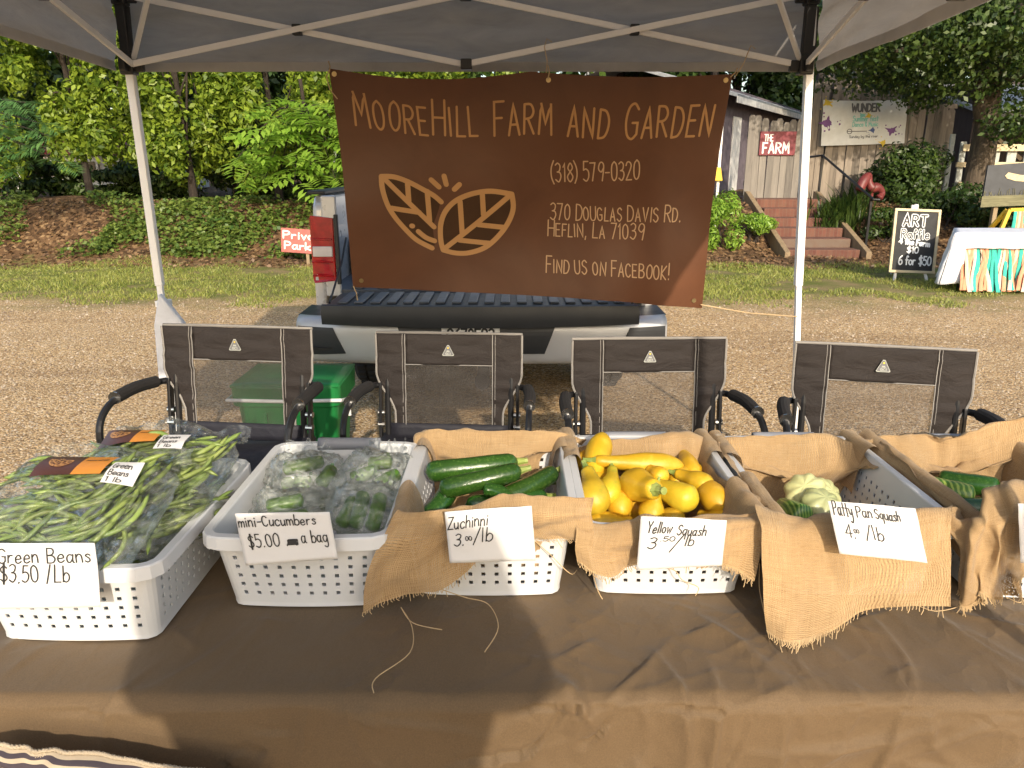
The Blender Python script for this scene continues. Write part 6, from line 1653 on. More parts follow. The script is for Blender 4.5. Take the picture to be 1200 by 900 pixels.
# private parking sign, leaning by the bank
so = at(349,283,12.6)
sg = thing('parking_sign', (so.x, so.y, ground_z(so.x, so.y)), 'faded red board painted Private Parking, staked at the foot of the bank beside the truck', 'sign')
mb = MB(); Rm = Matrix.Rotation(R(4),3,'Y'); mb.box(so + Vector((.14,0,0)), (.82,.025,.39), Rm); bd = mb.build('board', M['sign_pink'], sg, bevel=.004)
S = plane_S(so + Vector((.14,-.0145,0)) + Rm @ Vector((-.41,0,-.19)), Rm @ Vector((1,0,0)), Rm @ Vector((0,0,1)))
mb = MB(); write(mb, 'Private', S, .04, .225, .115, .026, width=.72, lift=.001, gap=1.6); write(mb, 'Parking', S, .06, .055, .115, .026, width=.70, lift=.001, gap=1.6); mb.build('lettering', M['white_paint'], bd)
mb = MB(); mb.bar((so.x+.14, so.y+.03, ground_z(so.x,so.y)-.1), so + Vector((.14,.03,.15)), .05,.03,(0,1,0)); mb.build('stake', M['timber'], sg)

# ---------------------------------------------------------------- right side: steps, fences, houses
SX0, SX1 = 4.95, 6.25
st = thing('brick_steps', ((SX0+SX1)/2, 14.9, ground_z(5.5,13.6)), 'worn red brick steps climbing the bank to the wooden gate', 'steps')
z0 = 0.02
for k in range(6):
    mb = MB(); y0 = 13.75 + .40*k; zt = .16*(k+1) - .02
    mb.box(((SX0+SX1)/2+.02*math.sin(k*5), y0+.9, zt-.25), (SX1-SX0+.03*math.sin(k*3), 1.8, .5)); mb.build('tread', M['brick'], st, bevel=.015)
for s, x in ((-1,SX0-.07),(1,SX1+.07)):
    mb = MB(); mb.prism([(x-.05,13.55,-.1),(x-.05,13.55,.12),(x-.05,16.2,1.08),(x-.05,16.3,1.08),(x-.05,16.3,.3)],(.10,0,0)); mb.build('side_board', M['timber'], st, bevel=.01, fixn=True)
def boards(name, label, cat, p0, p1, tops, base_z, mat, bw=.14, seed=0, rails=True):
    """vertical boards between two ground points; tops = [(f, z)] top profile"""
    rr = random.Random(seed); p0, p1 = Vector(p0), Vector(p1); d = p1-p0; L_ = d.length; d.normalize(); nn = d.cross(Vector((0,0,1)))
    t = thing(name, (p0+p1)/2 + Vector((0,0,base_z)), label, cat); mb = MB(); n = max(2, int(L_/bw))
    a = math.atan2(d.y, d.x)
    for k in range(n):
        f = (k+.5)/n; zt = np.interp(f, [q[0] for q in tops], [q[1] for q in tops]) + rr.uniform(-.05,.05)
        Rm = Matrix.Rotation(a + rr.gauss(0,.02),3,'Z') @ Matrix.Rotation(rr.gauss(0,.010),3,'Y')
        w = L_/n*.96; h = zt - base_z
        b = len(mb.v); c_ = p0 + d*(f*L_) + nn*rr.uniform(-.012,.012)
        pts = [(-w/2,0),(w/2,0),(w/2,h-.05),(w*.28,h),(-w*.28,h),(-w/2,h-.05)]
        mb.prism([c_ + Vector((0,0,base_z)) + Rm @ Vector((x,-.011,z)) for x, z in pts], Rm @ Vector((0,.022,0)))
    mb.build('boards', M[mat], t, fixn=True)
    if rails:
        for z in (.25,.8):
            mb = MB(); zz = base_z + (tops[0][1]-base_z)*z; q = nn*-.04 if nn.y < 0 else nn*.04
            mb.bar(p0 + q + Vector((0,0,zz)), p1 + q + Vector((0,0,zz)), .035,.09); mb.build('rail', M[mat], t)
    return t
gz = .86
GY = 16.45
xa, xb = at(874,190,GY).x, at(938,190,GY).x
boards('plank_gate', 'weathered grey plank gate at the top of the brick steps, carrying the red farm sign', 'gate', (xa,GY,0),(xb,GY,0), [(0,at(880,139,GY).z),(.12,at(884,136,GY).z),(.5,at(908,142,GY).z),(1,at(936,138,GY).z)], gz-.05, 'fence_grey', .135, 2)
FY = 17.0
xa, xb = at(946,190,FY).x, at(1113,190,FY-.2).x
boards('plank_fence', 'tall weathered plank fence with a sloping jagged top, behind the white event banner', 'fence', (xa,FY,0),(xb,FY-.2,0),
       [(0,at(955,95,FY).z),(.06,at(960,88,FY).z),(.35,at(1010,100,FY).z),(.6,at(1050,110,FY).z),(.85,at(1100,122,FY).z),(1,at(1120,128,FY).z)], gz-.1, 'fence', .15, 3)
for px, top, w in ((951,86,.16),(963,78,.13),(992,68,.15)):
    p = at(px, 200, FY+.12); q = thing('fence_post', (p.x, FY+.14, gz-.1), {951:'dark square post between the gate and the tall fence',963:'grey post rising just above the left end of the tall fence',992:'pale post standing tallest behind the plank fence'}[px], 'post')
    mb = MB(); mb.bar((p.x,FY+.14,gz-.2),(p.x,FY+.14,at(px,top,FY+.14).z),w,w,(0,1,0)); mb.build('post', M['fence_grey'] if px != 951 else M['shed_dark'], q, bevel=.01)
# THE FARM sign
o = at(889,182,GY-.05); w = at(931,182,GY-.05).x - o.x; h = at(889,154,GY-.05).z - o.z
fs = thing('farm_sign', (o.x+w/2, GY-.05, o.z), 'small dark red sign painted THE FARM in white, on the plank gate', 'sign')
mb = MB(); mb.box((o.x+w/2, GY-.045, o.z+h/2),(w,.03,h)); mb.build('board', M['sign_red'], fs, bevel=.004)
S = plane_S((o.x, GY-.062, o.z),(1,0,0),(0,0,1)); mb = MB(); write(mb,'THE',S,w*.12,h*.60,h*.27,.018,width=w*.24,lift=.001); write(mb,'FARM',S,w*.10,h*.10,h*.42,.034,width=w*.72,lift=.001,gap=2); mb.build('lettering', M['white_paint'], fs)
# event banner on the tall fence
EY = FY-.17
eTL, eTR, eBR, eBL = at(965,117,EY), at(1064,116,EY), at(1060,168,EY), at(962,171,EY)
eW, eH = (eTR-eTL).length, (eTL-eBL).length
def eS0(u, v):
    p = eTL.lerp(eTR,u).lerp(eBL.lerp(eBR,u),v); p.y += -.02*math.sin(math.pi*u) + .025*n3((u*3,v*2,0),1.6); p.z -= .03*math.sin(math.pi*u)*(1-v); return p
def eS(u, v):
    U, V = u/eW, -v/eH; p = eS0(U,V); n = (eS0(U+.01,V)-p).cross(eS0(U,V-.01)-p).normalized()
    return p, (n if n.y < 0 else -n)
eb = thing('event_banner', (eBL+eBR)/2, 'creased white event banner with purple splashes and small lettering, pinned to the tall fence', 'banner')
mb = MB(); mb.grid(eS0, 40, 20); mb.build('vinyl_sheet', M['banner_white'], eb, smooth=True)
mb = MB(); write(mb,'WUNDER',eS,eW*.34,-eH*.24,eH*.17,.035,width=eW*.33,lift=.003,gap=1.6); mb.build('title_lettering', M['print_grey'], eb)
mb = MB(); write(mb,'Summer fest',eS,eW*.36,-eH*.46,eH*.12,.018,width=eW*.30,lift=.003); write(mb,'Dance & Music',eS,eW*.36,-eH*.58,eH*.10,.016,width=eW*.30,lift=.003); mb.build('middle_lettering', M['print_teal'], eb)
mb = MB(); write(mb,'Sunday by the river',eS,eW*.33,-eH*.84,eH*.06,.010,width=eW*.34,lift=.003)
strokes(mb, [[(eW*.36,-eH*.69),(eW*.53,-eH*.69)],[(eW*.33+.05*math.cos(a),-eH*.69+.05*math.sin(a)) for a in [k*.5 for k in range(14)]],[(eW*.31,-eH*.69),(eW*.36,-eH*.69)]], eS, .016, .003)
mb.build('arrow_print', M['print_grey'], eb)
def splat(name, cx, cy, r, mat, seed, nsp=7):
    rr = random.Random(seed); mb = MB(); P = []
    for k in range(36):
        a = k/36*2*math.pi; q = r*(.55 + .5*max(0, math.sin(a*nsp/2+seed))**3*rr.uniform(.6,1.4) + rr.uniform(-.08,.08)); p, n = eS(cx*eW+q*math.cos(a), -cy*eH+q*math.sin(a)*.8); P.append(p+n*.003)
    c_, n = eS(cx*eW, -cy*eH); P.append(c_+n*.003); mb.add(P, [(k,(k+1)%36,36) for k in range(36)])
    for k in range(6):
        a = rr.uniform(0,6.28); q = r*rr.uniform(1.1,1.9); c2, n = eS(cx*eW+q*math.cos(a), -cy*eH+q*math.sin(a)*.7); s = r*rr.uniform(.05,.14); mb.add([c2+n*.0032+Vector((s*math.cos(b),0,s*math.sin(b))) for b in range(6)], [(0,1,2,3,4,5)])
    mb.build(name, M[mat], eb)
splat('purple_splash', .06,.50,.17,'print_purple',3); splat('purple_splash', .83,.70,.14,'print_purple',5); splat('yellow_splash', .05,.06,.12,'print_yellow',7); splat('yellow_splash', .55,.34,.09,'print_yellow',8); splat('blue_print', .60,.67,.09,'print_blue',9); splat('yellow_splash', .74,.97,.10,'print_yellow',4); splat('teal_print', .47,.33,.09,'print_teal',6)
# purple house
A0 = Vector((5.7,21.6,gz)); A1 = Vector((10.9,30.5,gz)); dv = (A1-A0).normalized(); nv_ = Vector((dv.y,-dv.x,0))     # wall faces right-front
ph = thing('purple_house', (A0+A1)/2, 'purple clapboard house with a grey metal roof beyond the plank gate', 'house')
mb = MB(); H = 2.5
bq = [A0, A1, A1 - nv_*6, A0 - nv_*6]
mb.prism([Vector((p.x,p.y,gz-.4)) for p in bq], (0,0,H+.4)); wl_ = mb.build('wall', M['purple'], ph, fixn=True)
mb = MB()
for k in range(18):
    z = gz + .05 + k*.15
    for (a, b, n_) in ((A0, A1, nv_), (A0 - nv_*6, A0, -dv)):
        a = Vector((a.x,a.y,z)); b = Vector((b.x,b.y,z)); mb.prism([a+n_*.004, b+n_*.004, b+n_*.006+Vector((0,0,.15)), a+n_*.006+Vector((0,0,.15))], n_*.018)
mb.build('clapboard', M['purple'], wl_, fixn=True)
mb = MB(); e0, e1 = A0 + nv_*.45 - dv*.5, A1 + nv_*.45 + dv*.4; r0_, r1_ = A0 - nv_*3 - dv*.5, A1 - nv_*3 + dv*.4
ze, zr = gz+H-.05, gz+H+.95
mb.prism([Vector((e0.x,e0.y,ze)),Vector((e1.x,e1.y,ze)),Vector((r1_.x,r1_.y,zr)),Vector((r0_.x,r0_.y,zr))],(0,0,.08))
b0, b1 = A0 - nv_*6.4 - dv*.5, A1 - nv_*6.4 + dv*.4
mb.prism([Vector((r0_.x,r0_.y,zr)),Vector((r1_.x,r1_.y,zr)),Vector((b1.x,b1.y,ze)),Vector((b0.x,b0.y,ze))],(0,0,.08))
for k in range(1,16):
    f = k/16; p = e0.lerp(e1,f); q = r0_.lerp(r1_,f); mb.bar(Vector((p.x,p.y,ze+.09)),Vector((q.x,q.y,zr+.09)),.03,.03)
mb.build('roof', M['roof_metal'], ph, fixn=True)
mb = MB(); mb.bar(Vector((e0.x,e0.y,ze-.06)),Vector((e1.x,e1.y,ze-.06)),.03,.16); mb.build('fascia', M['white_paint'], ph)
mb = MB(); c_ = A0.lerp(A1,.30)+nv_*.03; mb.prism([c_+dv*x+Vector((0,0,z)) for x, z in ((-.45,.5),(.45,.5),(.45,1.9),(-.45,1.9))], nv_*.03); wf = mb.build('window', M['white_paint'], ph, fixn=True)
mb = MB(); mb.prism([c_+nv_*.032+dv*x+Vector((0,0,z)) for x, z in ((-.36,.6),(.36,.6),(.36,1.8),(-.36,1.8))], nv_*.012); mb.build('pane', M['glass'], wf, fixn=True)
mb = MB(); c_ = A0.lerp(A1,.12)+nv_*.03; mb.prism([c_+dv*x+Vector((0,0,z)) for x, z in ((-.42,0),(.42,0),(.42,2.05),(-.42,2.05))], nv_*.03); mb.build('door', M['white_paint'], ph, fixn=True)
# yellow lantern box on a white post
p = at(842,212,14.4)
ln = thing('post_box', (p.x, p.y, ground_z(p.x,p.y)), 'yellow box on a thin white post at the banner edge', 'post box')
mb = MB(); a = at(846,212,14.4); b = at(851,196,14.4); mb.prism([at(837,212,14.4),at(847,212,14.4),at(845,196,14.4),at(839,196,14.4)],(0,.14,0)); mb.build('box', M['yellow_paint'], ln, fixn=True, bevel=.01)
mb = MB(); q = at(846,148,14.5); mb.bar((q.x,14.5,ground_z(q.x,14.5)-.1),(q.x,14.5,q.z),.045,.045,(0,1,0)); mb.bar((q.x-.12,14.5,q.z-.25),(q.x,14.5,q.z-.05),.02,.02,(0,1,0)); mb.build('post', M['white_paint'], ln)
# railing
rl = thing('handrail', (6.6,15.2,.4), 'black iron handrail running down beside the brick steps', 'handrail')
P0, P1, P2 = at(949,184,16.35), at(964,182,16.2), at(1024,234,14.15)
mb = MB(); mb.tube([tuple(P0),tuple(P1),tuple(P2),tuple(P2+Vector((.10,-.02,0)))], .024, 8); mb.build('top_rail', M['black_steel'], rl)
for f in (0,.45,.96):
    q = P1.lerp(P2,f); mb = MB(); mb.bar((q.x,q.y,ground_z(q.x,q.y)-.1), q, .04,.04,(0,1,0)); mb.build('post', M['black_steel'], rl)
# red curled metal sculpture behind the rail
q = at(1020,232,14.9); rs = thing('red_sculpture', (q.x, q.y, ground_z(q.x,q.y)), 'red curled garden ornament beside the handrail under the shrub', 'ornament')
mb = MB(); mb.tube([tuple(p) for p in catmull([at(1007,223,14.8),at(1012,212,14.85),at(1018,206,14.9),at(1019,214,14.9),at(1022,220,14.9),at(1029,220,14.9),at(1034,226,14.9),at(1030,232,14.85)],6)], [.075+.02*math.sin(k*.3) for k in range(43)], 10)
mb.bar((q.x,q.y,ground_z(q.x,q.y)-.1),at(1022,226,14.9),.04,.04,(0,1,0)); mb.build('curled_form', M['red_paint'], rs, smooth=True)
# shrubs
def shrub(name, label, px, py, Y, rx, rz, n, ls, mat, seed, aspect=.45, droop=0, nb=9, cat='shrub'):
    c_ = at(px, py, Y); zg = ground_z(c_.x, c_.y); t = thing(name, (c_.x, Y, zg), label, cat); rr = random.Random(seed)
    blobs = [((c_.x+rr.uniform(-.7,.7)*rx, Y+rr.uniform(-.6,.6)*rx*.7, c_.z+rr.uniform(-.75,.6)*rz), (rx*.42,rx*.35,rz*.42), 1) for _ in range(nb)]
    blobs = [((b[0][0], b[0][1], max(zg+.1, b[0][2])), b[1], 1) for b in blobs]
    leaf_cloud('foliage', M[mat], t, blobs, n, ls, aspect=aspect, seed=seed, droop=droop)
    mb = MB()
    for k in range(5): mb.tube([(c_.x+.05*k-.1,Y,zg-.05), blobs[k][0]], [.02,.008], 5)
    mb.build('stem', M['bark_dark'], t)
    return t
shrub('leafy_shrub','round leafy shrub in front of the tall fence, above the chalkboard sign',1062,208,15.9,.85,.75,5500,.10,'leaf_oak',21,nb=14)
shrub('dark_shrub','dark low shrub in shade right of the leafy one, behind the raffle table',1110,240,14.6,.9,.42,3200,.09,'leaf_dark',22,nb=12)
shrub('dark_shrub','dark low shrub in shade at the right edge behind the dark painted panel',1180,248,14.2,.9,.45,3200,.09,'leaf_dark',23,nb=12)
shrub('low_shrub','low dark shrub between the handrail foot and the chalkboard sign',1042,262,14.3,.45,.30,1700,.08,'leaf_oak',24)
def blade_plant(name, label, px, py, Y, w, h, n, bw, mat, seed):
    c_ = at(px, py, Y); zg = ground_z(c_.x,Y); t = thing(name,(c_.x,Y,zg),label,'plant'); gg = np.random.default_rng(seed); V=[]; F=[]
    for k in range(n):
        x = c_.x + gg.normal()*w*.42; y = Y + gg.normal()*w*.3; zb = ground_z(x,y); a = gg.uniform(0,6.28); L_ = h*(.55+.6*gg.random()); o_ = np.array([math.cos(a),math.sin(a),0])*L_*(.2+.35*gg.random()); s_ = np.array([-math.sin(a),math.cos(a),0])*bw
        p0 = np.array([x,y,zb]); p1 = p0 + o_*.4 + np.array([0,0,L_*.6]); p2 = p0 + o_ + np.array([0,0,L_*.85]); i = len(V); V += [p0-s_*.6,p0+s_*.6,p1+s_,p1-s_,p2]; F += [(i,i+1,i+2,i+3),(i+3,i+2,i+4,i+4)]
    fast_mesh('leaves', np.array(V)-np.array([c_.x,Y,zg]), np.array([f for f in F if len(set(f))==4]), M[mat], t)
    g2 = np.array([(f[0],f[1],f[2]) for f in F if len(set(f))==3]); fast_mesh('leaf_tips', np.array(V)-np.array([c_.x,Y,zg]), g2, M[mat], t)
    return t
blade_plant('strappy_plant','clump of narrow strappy leaves beside the brick steps and handrail',984,262,15.0,.50,.72,520,.018,'leaf_oak',31)
shrub('leafy_plant','bright sunlit leafy clump left of the brick steps at the banner edge',842,258,14.1,.42,.55,2400,.085,'leaf_bright',32,aspect=.32,droop=-.3,cat='plant')
shrub('leafy_plant','low bright leafy clump against the left side of the brick steps',884,264,14.3,.40,.22,1500,.085,'leaf_bright',33,aspect=.32,droop=-.3,cat='plant')
# oak on the right
ox, oy = at(1140,235,15.6).x, 15.6
oz = ground_z(ox, oy)
oak = thing('oak_tree', (ox, oy, oz), 'leaning oak with a thick forked trunk in front of the shed at right', 'tree')
def pp(px, py, Y): return tuple(at(px, py, Y))
mb = MB()
main = [pp(1138,240,15.6), pp(1147,200,15.6), pp(1156,150,15.55), pp(1162,100,15.5), pp(1175,60,15.4), pp(1200,10,15.2), pp(1235,-40,15)]
Pm = catmull(main, 6); mb.tube([tuple(p) for p in Pm], [.34,.30,.27,.26,.255,.25]+[.245-.004*k for k in range(len(Pm)-6)], 14)
Pl = catmull([pp(1156,140,15.5), pp(1150,95,15.5), pp(1146,60,15.3), pp(1120,20,15.0), pp(1080,-20,14.6)], 6); mb.tube([tuple(p) for p in Pl], [.22-.006*k for k in range(len(Pl))], 10)
for e in ([pp(1165,90,15.4),pp(1195,60,15.0),pp(1240,40,14.4)], [pp(1158,120,15.4),pp(1178,95,15.0),pp(1205,88,14.5)], [pp(1146,60,15.3),pp(1100,50,14.6),pp(1050,60,14.0)]):
    Q = catmull(e,5); mb.tube([tuple(p) for p in Q],[.08-.005*k for k in range(len(Q))],7)
for i, v in enumerate(mb.v):
    k = n3((v[0]*3,v[1]*3,v[2]*1.2),1.5)*.03; mb.v[i] = (v[0]+k, v[1]+k, v[2])
mb.build('trunk', M['bark'], oak, smooth=True)
rr = random.Random(77); blobs = []
for (px, py, Y, r) in [(1000,75,15.5,.9),(1040,60,15,1.0),(1075,90,15.2,.8),(1100,70,14.8,1.0),(1130,90,15.0,.8),(1175,40,14.4,.9),(1195,80,14.8,.7),(1185,140,14.8,.55),(1200,150,14.6,.6),(1050,30,14,1.1),(1110,30,14,1.1),(1160,10,13.8,1.1),(1210,20,14,1.2),(1000,30,14.5,1.1),(960,50,15.5,.9),(1085,110,15.6,.55),(1030,95,16,.5),(1230,100,15,.9)]:
    p = at(px,py,Y); blobs.append((tuple(p),(r,r*.9,r*.62),r**2))
for k in range(34):
    a = rr.uniform(0,6.28); q = rr.uniform(.5,4.6); blobs.append(((ox+1.2+q*math.cos(a), oy-1.2+q*math.sin(a), oz+rr.uniform(4.6,9.0)), (1.1,1.1,.75), .9))
leaf_cloud('crown', M['leaf_oak'], oak, blobs, 46000, .10, seed=12, aspect=.55, droop=.3)
# trees further right/behind that shade the corner
tree('shade_tree','big tree out to the right whose boughs shade the raffle corner','tree','trees at the right',(15.5,12.5),9,(3.4,3.0,3.0,9),9000,.24,'leaf_oak',seed=90,nb=22,r0=.25)
tree('shade_tree','tall dark tree beyond the tall fence at right','tree','trees at the right',(11.5,25.0),9,(3.4,2.4,2.0,9.5),7000,.30,'leaf_dark',seed=91,nb=22,r0=.25)
tree('shade_tree','tall dark tree rising behind the purple house roof','tree','trees at the right',(8.2,33.0),10,(4.0,2.4,2.5,10),7000,.36,'leaf_dark',seed=92,nb=22,r0=.25)
tree('shade_tree','dark tree filling the gap between the banner and the purple house roof','tree','trees at the right',(11.6,38.0),11,(5.0,2.6,1.5,11),9000,.36,'leaf_dark',seed=94,nb=26,r0=.25)
tree('shade_tree','dark tree showing just over the left end of the purple house roof','tree','trees at the right',(9.6,34.5),11,(2.6,2.2,1.5,11),9000,.32,'leaf_dark',seed=95,nb=26,r0=.22)
tree('shade_tree','dark tree behind the shed at the right edge','tree','trees at the right',(17.5,27.0),10,(4.2,2.4,2.0,10),7000,.34,'leaf_dark',seed=93,nb=22,r0=.25)
# open shed behind the oak
sx, sy = 13.2, 21.5
shd = thing('open_shed', (sx+1.6, sy+1.5, gz), 'dark open-fronted shed with a grey roof behind the oak', 'shed')
zr0 = at(1160,132,sy).z
mb = MB(); mb.prism([(sx-1.0,sy-.3,zr0),(sx+5.5,sy-.3,zr0),(sx+5.5,sy+3.5,zr0+1.0),(sx-1.0,sy+3.5,zr0+1.0)],(0,0,.10)); mb.build('roof', M['roof_metal'], shd, fixn=True)
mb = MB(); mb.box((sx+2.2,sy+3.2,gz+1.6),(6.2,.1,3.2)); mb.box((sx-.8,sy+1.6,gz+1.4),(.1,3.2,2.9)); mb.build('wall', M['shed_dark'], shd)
for k, x in enumerate((sx-.7,sx+2.2,sx+5.2)):
    mb = MB(); mb.box((x,sy,gz+(zr0-gz)/2),(.14,.14,zr0-gz)); mb.build('post', M['fence_grey'], shd)
mb = MB(); mb.bar((sx-.7,sy,zr0-.25),(sx+.6,sy,zr0-1.2),.10,.10,(0,1,0)); mb.build('brace', M['timber'], shd)
mb = MB(); mb.box((sx+2.2,sy-.25,zr0-.06),(6.4,.05,.22)); mb.build('fascia', M['fence_grey'], shd)
# slatted display rack with painted scrap boards
ry = 16.4
def rect(px0,py0,px1,py1,Y): a, b = at(px0,py1,Y), at(px1,py0,Y); return a, b
rk = thing('display_rack', (at(1160,240,ry).x, ry, ground_z(12,ry)), 'rack of cream slats over painted grey boards standing behind the oak', 'rack')
for (x0,y0,x1,y1) in ((1115,166,1133,238),(1134,186,1150,236),(1150,176,1172,225),(1173,174,1192,222),(1193,176,1215,222),(1216,176,1240,222)):
    a, b = rect(x0,y0,x1,y1,ry+.08); mb = MB(); mb.box(((a.x+b.x)/2,ry+.08,(a.z+b.z)/2),(b.x-a.x,.03,b.z-a.z)); mb.build('painted_board', M['painted_board'], rk)
for (x0,y0,x1,y1) in ((1128,169,1240,177),(1120,190,1240,196),(1122,213,1240,218)):
    a, b = rect(x0,y0,x1,y1,ry); mb = MB(); mb.box(((a.x+b.x)/2,ry,(a.z+b.z)/2),(b.x-a.x,.04,b.z-a.z)); mb.build('slat', M['cream_board'], rk)
for px in (1117,1238):
    a = at(px,160,ry+.04); mb = MB(); mb.box((a.x,ry+.05,(a.z+ground_z(a.x,ry))/2),(.09,.05,a.z-ground_z(a.x,ry)+.1)); mb.build('upright', M['painted_board'], rk)
# dark painted panel
py_ = 12.9
pn = thing('painted_panel', (at(1200,245,py_).x, py_, 0), 'dark grey painted panel with a pale shape above painted grass, at right', 'painted panel')
q = [at(1150,243,py_), at(1262,236,py_), at(1262,186,py_), at(1158,194,py_)]
mb = MB(); mb.prism(q,(0,.04,0)); mb.build('panel', M['panel_dark'], pn, fixn=True)
q = [at(1149,243,py_-.01), at(1262,238,py_-.01), at(1262,226,py_-.01), at(1151,230,py_-.01)]
mb = MB(); mb.prism(q,(0,.008,0)); 
for k in range(40):
    a = at(1152+2.7*k, 232, py_-.006); mb.bar(a, a+Vector((random.Random(k).uniform(-.05,.05),0,random.Random(k+9).uniform(.05,.16))), .006,.006,(0,1,0))
mb.build('grass_strip', M['panel_grass'], pn, fixn=True)
q = [at(px,py,py_-.008) for px, py in ((1178,206),(1182,202),(1196,205),(1225,206),(1262,200),(1262,212),(1215,214),(1190,212),(1180,209))]
mb = MB(); mb.prism(q,(0,.006,0)); mb.build('pale_shape', M['cream_paint'], pn, fixn=True)
for px in (1168,1250):
    a = at(px,230,py_+.08); mb = MB(); mb.bar((a.x,py_+.08,ground_z(a.x,py_)-.1),a,.07,.07,(0,1,0)); mb.build('post', M['timber'], pn)
# yellow A-frame with ribbons
ay = 11.3
ye = thing('ribbon_easel', (at(1210,300,ay).x, ay, 0), 'yellow timber frame hung with teal and peach ribbons behind the white table', 'frame')
A_, B_ = at(1183,246,ay), at(1262,243,ay)
mb = MB(); mb.bar(A_,B_,.06,.05); mb.build('crossbar', M['yellow_paint'], ye, bevel=.006)
for p, dx in ((A_,-.42),(B_,.42)):
    mb = MB(); mb.bar(p,(p.x+dx,ay-.25,0),.055,.05,(0,1,0)); mb.build('leg', M['yellow_paint'], ye, bevel=.006)
    mb = MB(); mb.bar(p+Vector((0,.05,0)),(p.x+dx,ay+.5,0),.055,.05,(0,1,0)); mb.build('leg', M['yellow_paint'], ye, bevel=.006)
rr = random.Random(3)
RC = ['ribbon_peach','ribbon_pale','ribbon_teal']
def ribbon(parent, top, bot, w, mat, sway):
    mb = MB(); a, b = Vector(top), Vector(bot)
    mb.grid(lambda u, v: a.lerp(b,v)+Vector(((u-.5)*w*(1+.5*v)+sway*math.sin(v*3.2), -.012*math.sin(u*math.pi)-.014*math.sin(v*7+sway*60)-.02*v, 0)), 3, 9)
    return mb.build('ribbon', M[mat], parent, smooth=True)
for k in range(40):
    f = (k+.5)/40; p = A_.lerp(B_,f)+Vector((.06,-.03,-.02)); ribbon(ye, p, p+Vector((rr.uniform(-.05,.03),-.02,-.62-.3*f-rr.random()*.15)), .035, RC[2] if (k%9) in (0,1,5) else RC[k%2], rr.uniform(-.02,.02))
# white-clothed raffle table with ribbon skirt
rx0, rx1, ryf, ryb, rz = 5.72, 7.9, 9.95, 10.75, .75
rt = thing('raffle_table', ((rx0+rx1)/2,(ryf+ryb)/2,0), 'table at the right edge that carries the white cloth and ribbon skirt', 'table')
mb = MB(); mb.box(((rx0+rx1)/2,(ryf+ryb)/2,rz-.035),(rx1-rx0-.06,ryb-ryf-.06,.04)); mb.v = [(x+.5*(y-ryf),y,z) for x,y,z in mb.v]; mb.build('tabletop', M['table_top'], rt)
for x in (rx0+.15,rx1-.15):
    for y in (ryf+.12,ryb-.12):
        mb = MB(); xx = x+.5*(y-ryf); mb.tube([(xx,y,rz-.04),(xx,y,0)],.018,8); mb.build('leg', M['black_steel'], rt)
wc = thing('white_tablecloth', ((rx0+rx1)/2,(ryf+ryb)/2,rz), 'white cloth draped over the table at right, long at its left end', 'tablecloth')
mb = MB(); mb.grid(lambda u, v: (rx0-.01+(rx1-rx0+.02)*u, ryf-.02+(ryb-ryf+.04)*v, rz+.004+.006*n3((u*7,v*4,0),1.5)), 30, 12)
mb.grid(lambda u, v: (rx0-.012+(rx1-rx0+.02)*u, ryf-.02-.012*math.sin(v*2)-.012*n3((u*12,v*2,1),1.3), rz+.004-.20*v-.012*n3((u*5,0,0),2)*v), 40, 8)
mb.grid(lambda u, v: (rx0-.012-.13*v-.03*math.sin(u*9)*v-.02*n3((u*3,v*3,2),2), ryf-.02+(ryb-ryf+.04)*u-.02*v, rz+.004-.66*v), 20, 16)
mb.grid(lambda u, v: (rx0-.010-.13*v+(.14+.16*v)*u, ryf-.022-.035*v-.012*math.sin(u*7)*v, rz+.0035-(.66-.02*u)*v), 10, 16)
mb.v = [(x + .55*max(0, y-ryf), y, z) for x, y, z in mb.v]
mb.build('cloth', M['white_cloth'], wc, smooth=True, solid=.004)
gr = thing('ribbon_skirt', ((rx0+rx1)/2, ryf, .05), 'skirt of peach and teal ribbons hanging from the front of the white table', 'ribbon skirt')
mb = MB(); mb.tube([(rx0+.2,ryf+.04,.56),(rx1,ryf+.04,.56)],.006,5); mb.build('cord', M['thread'], gr)
for k in range(96):
    x = rx0+.14+(rx1-rx0-.18)*(k+.5)/96; cset = 2 if (17 <= k <= 24 or k in (9,10,28,29,36,37,50,51,52,66,67)) else (1 if rr.random() < .4 else 0)
    sw = -.20*sstep(.0,1.0,(k/96))-.10 + .10*math.sin(k*.7)
    p = (x, ryf+.03+.02*rr.random(), .56); ribbon(gr, p, (x+sw*.8+rr.uniform(-.05,.05), ryf-.12-rr.random()*.10, .02+rr.random()*.03), .036, RC[cset], rr.uniform(-.03,.03))
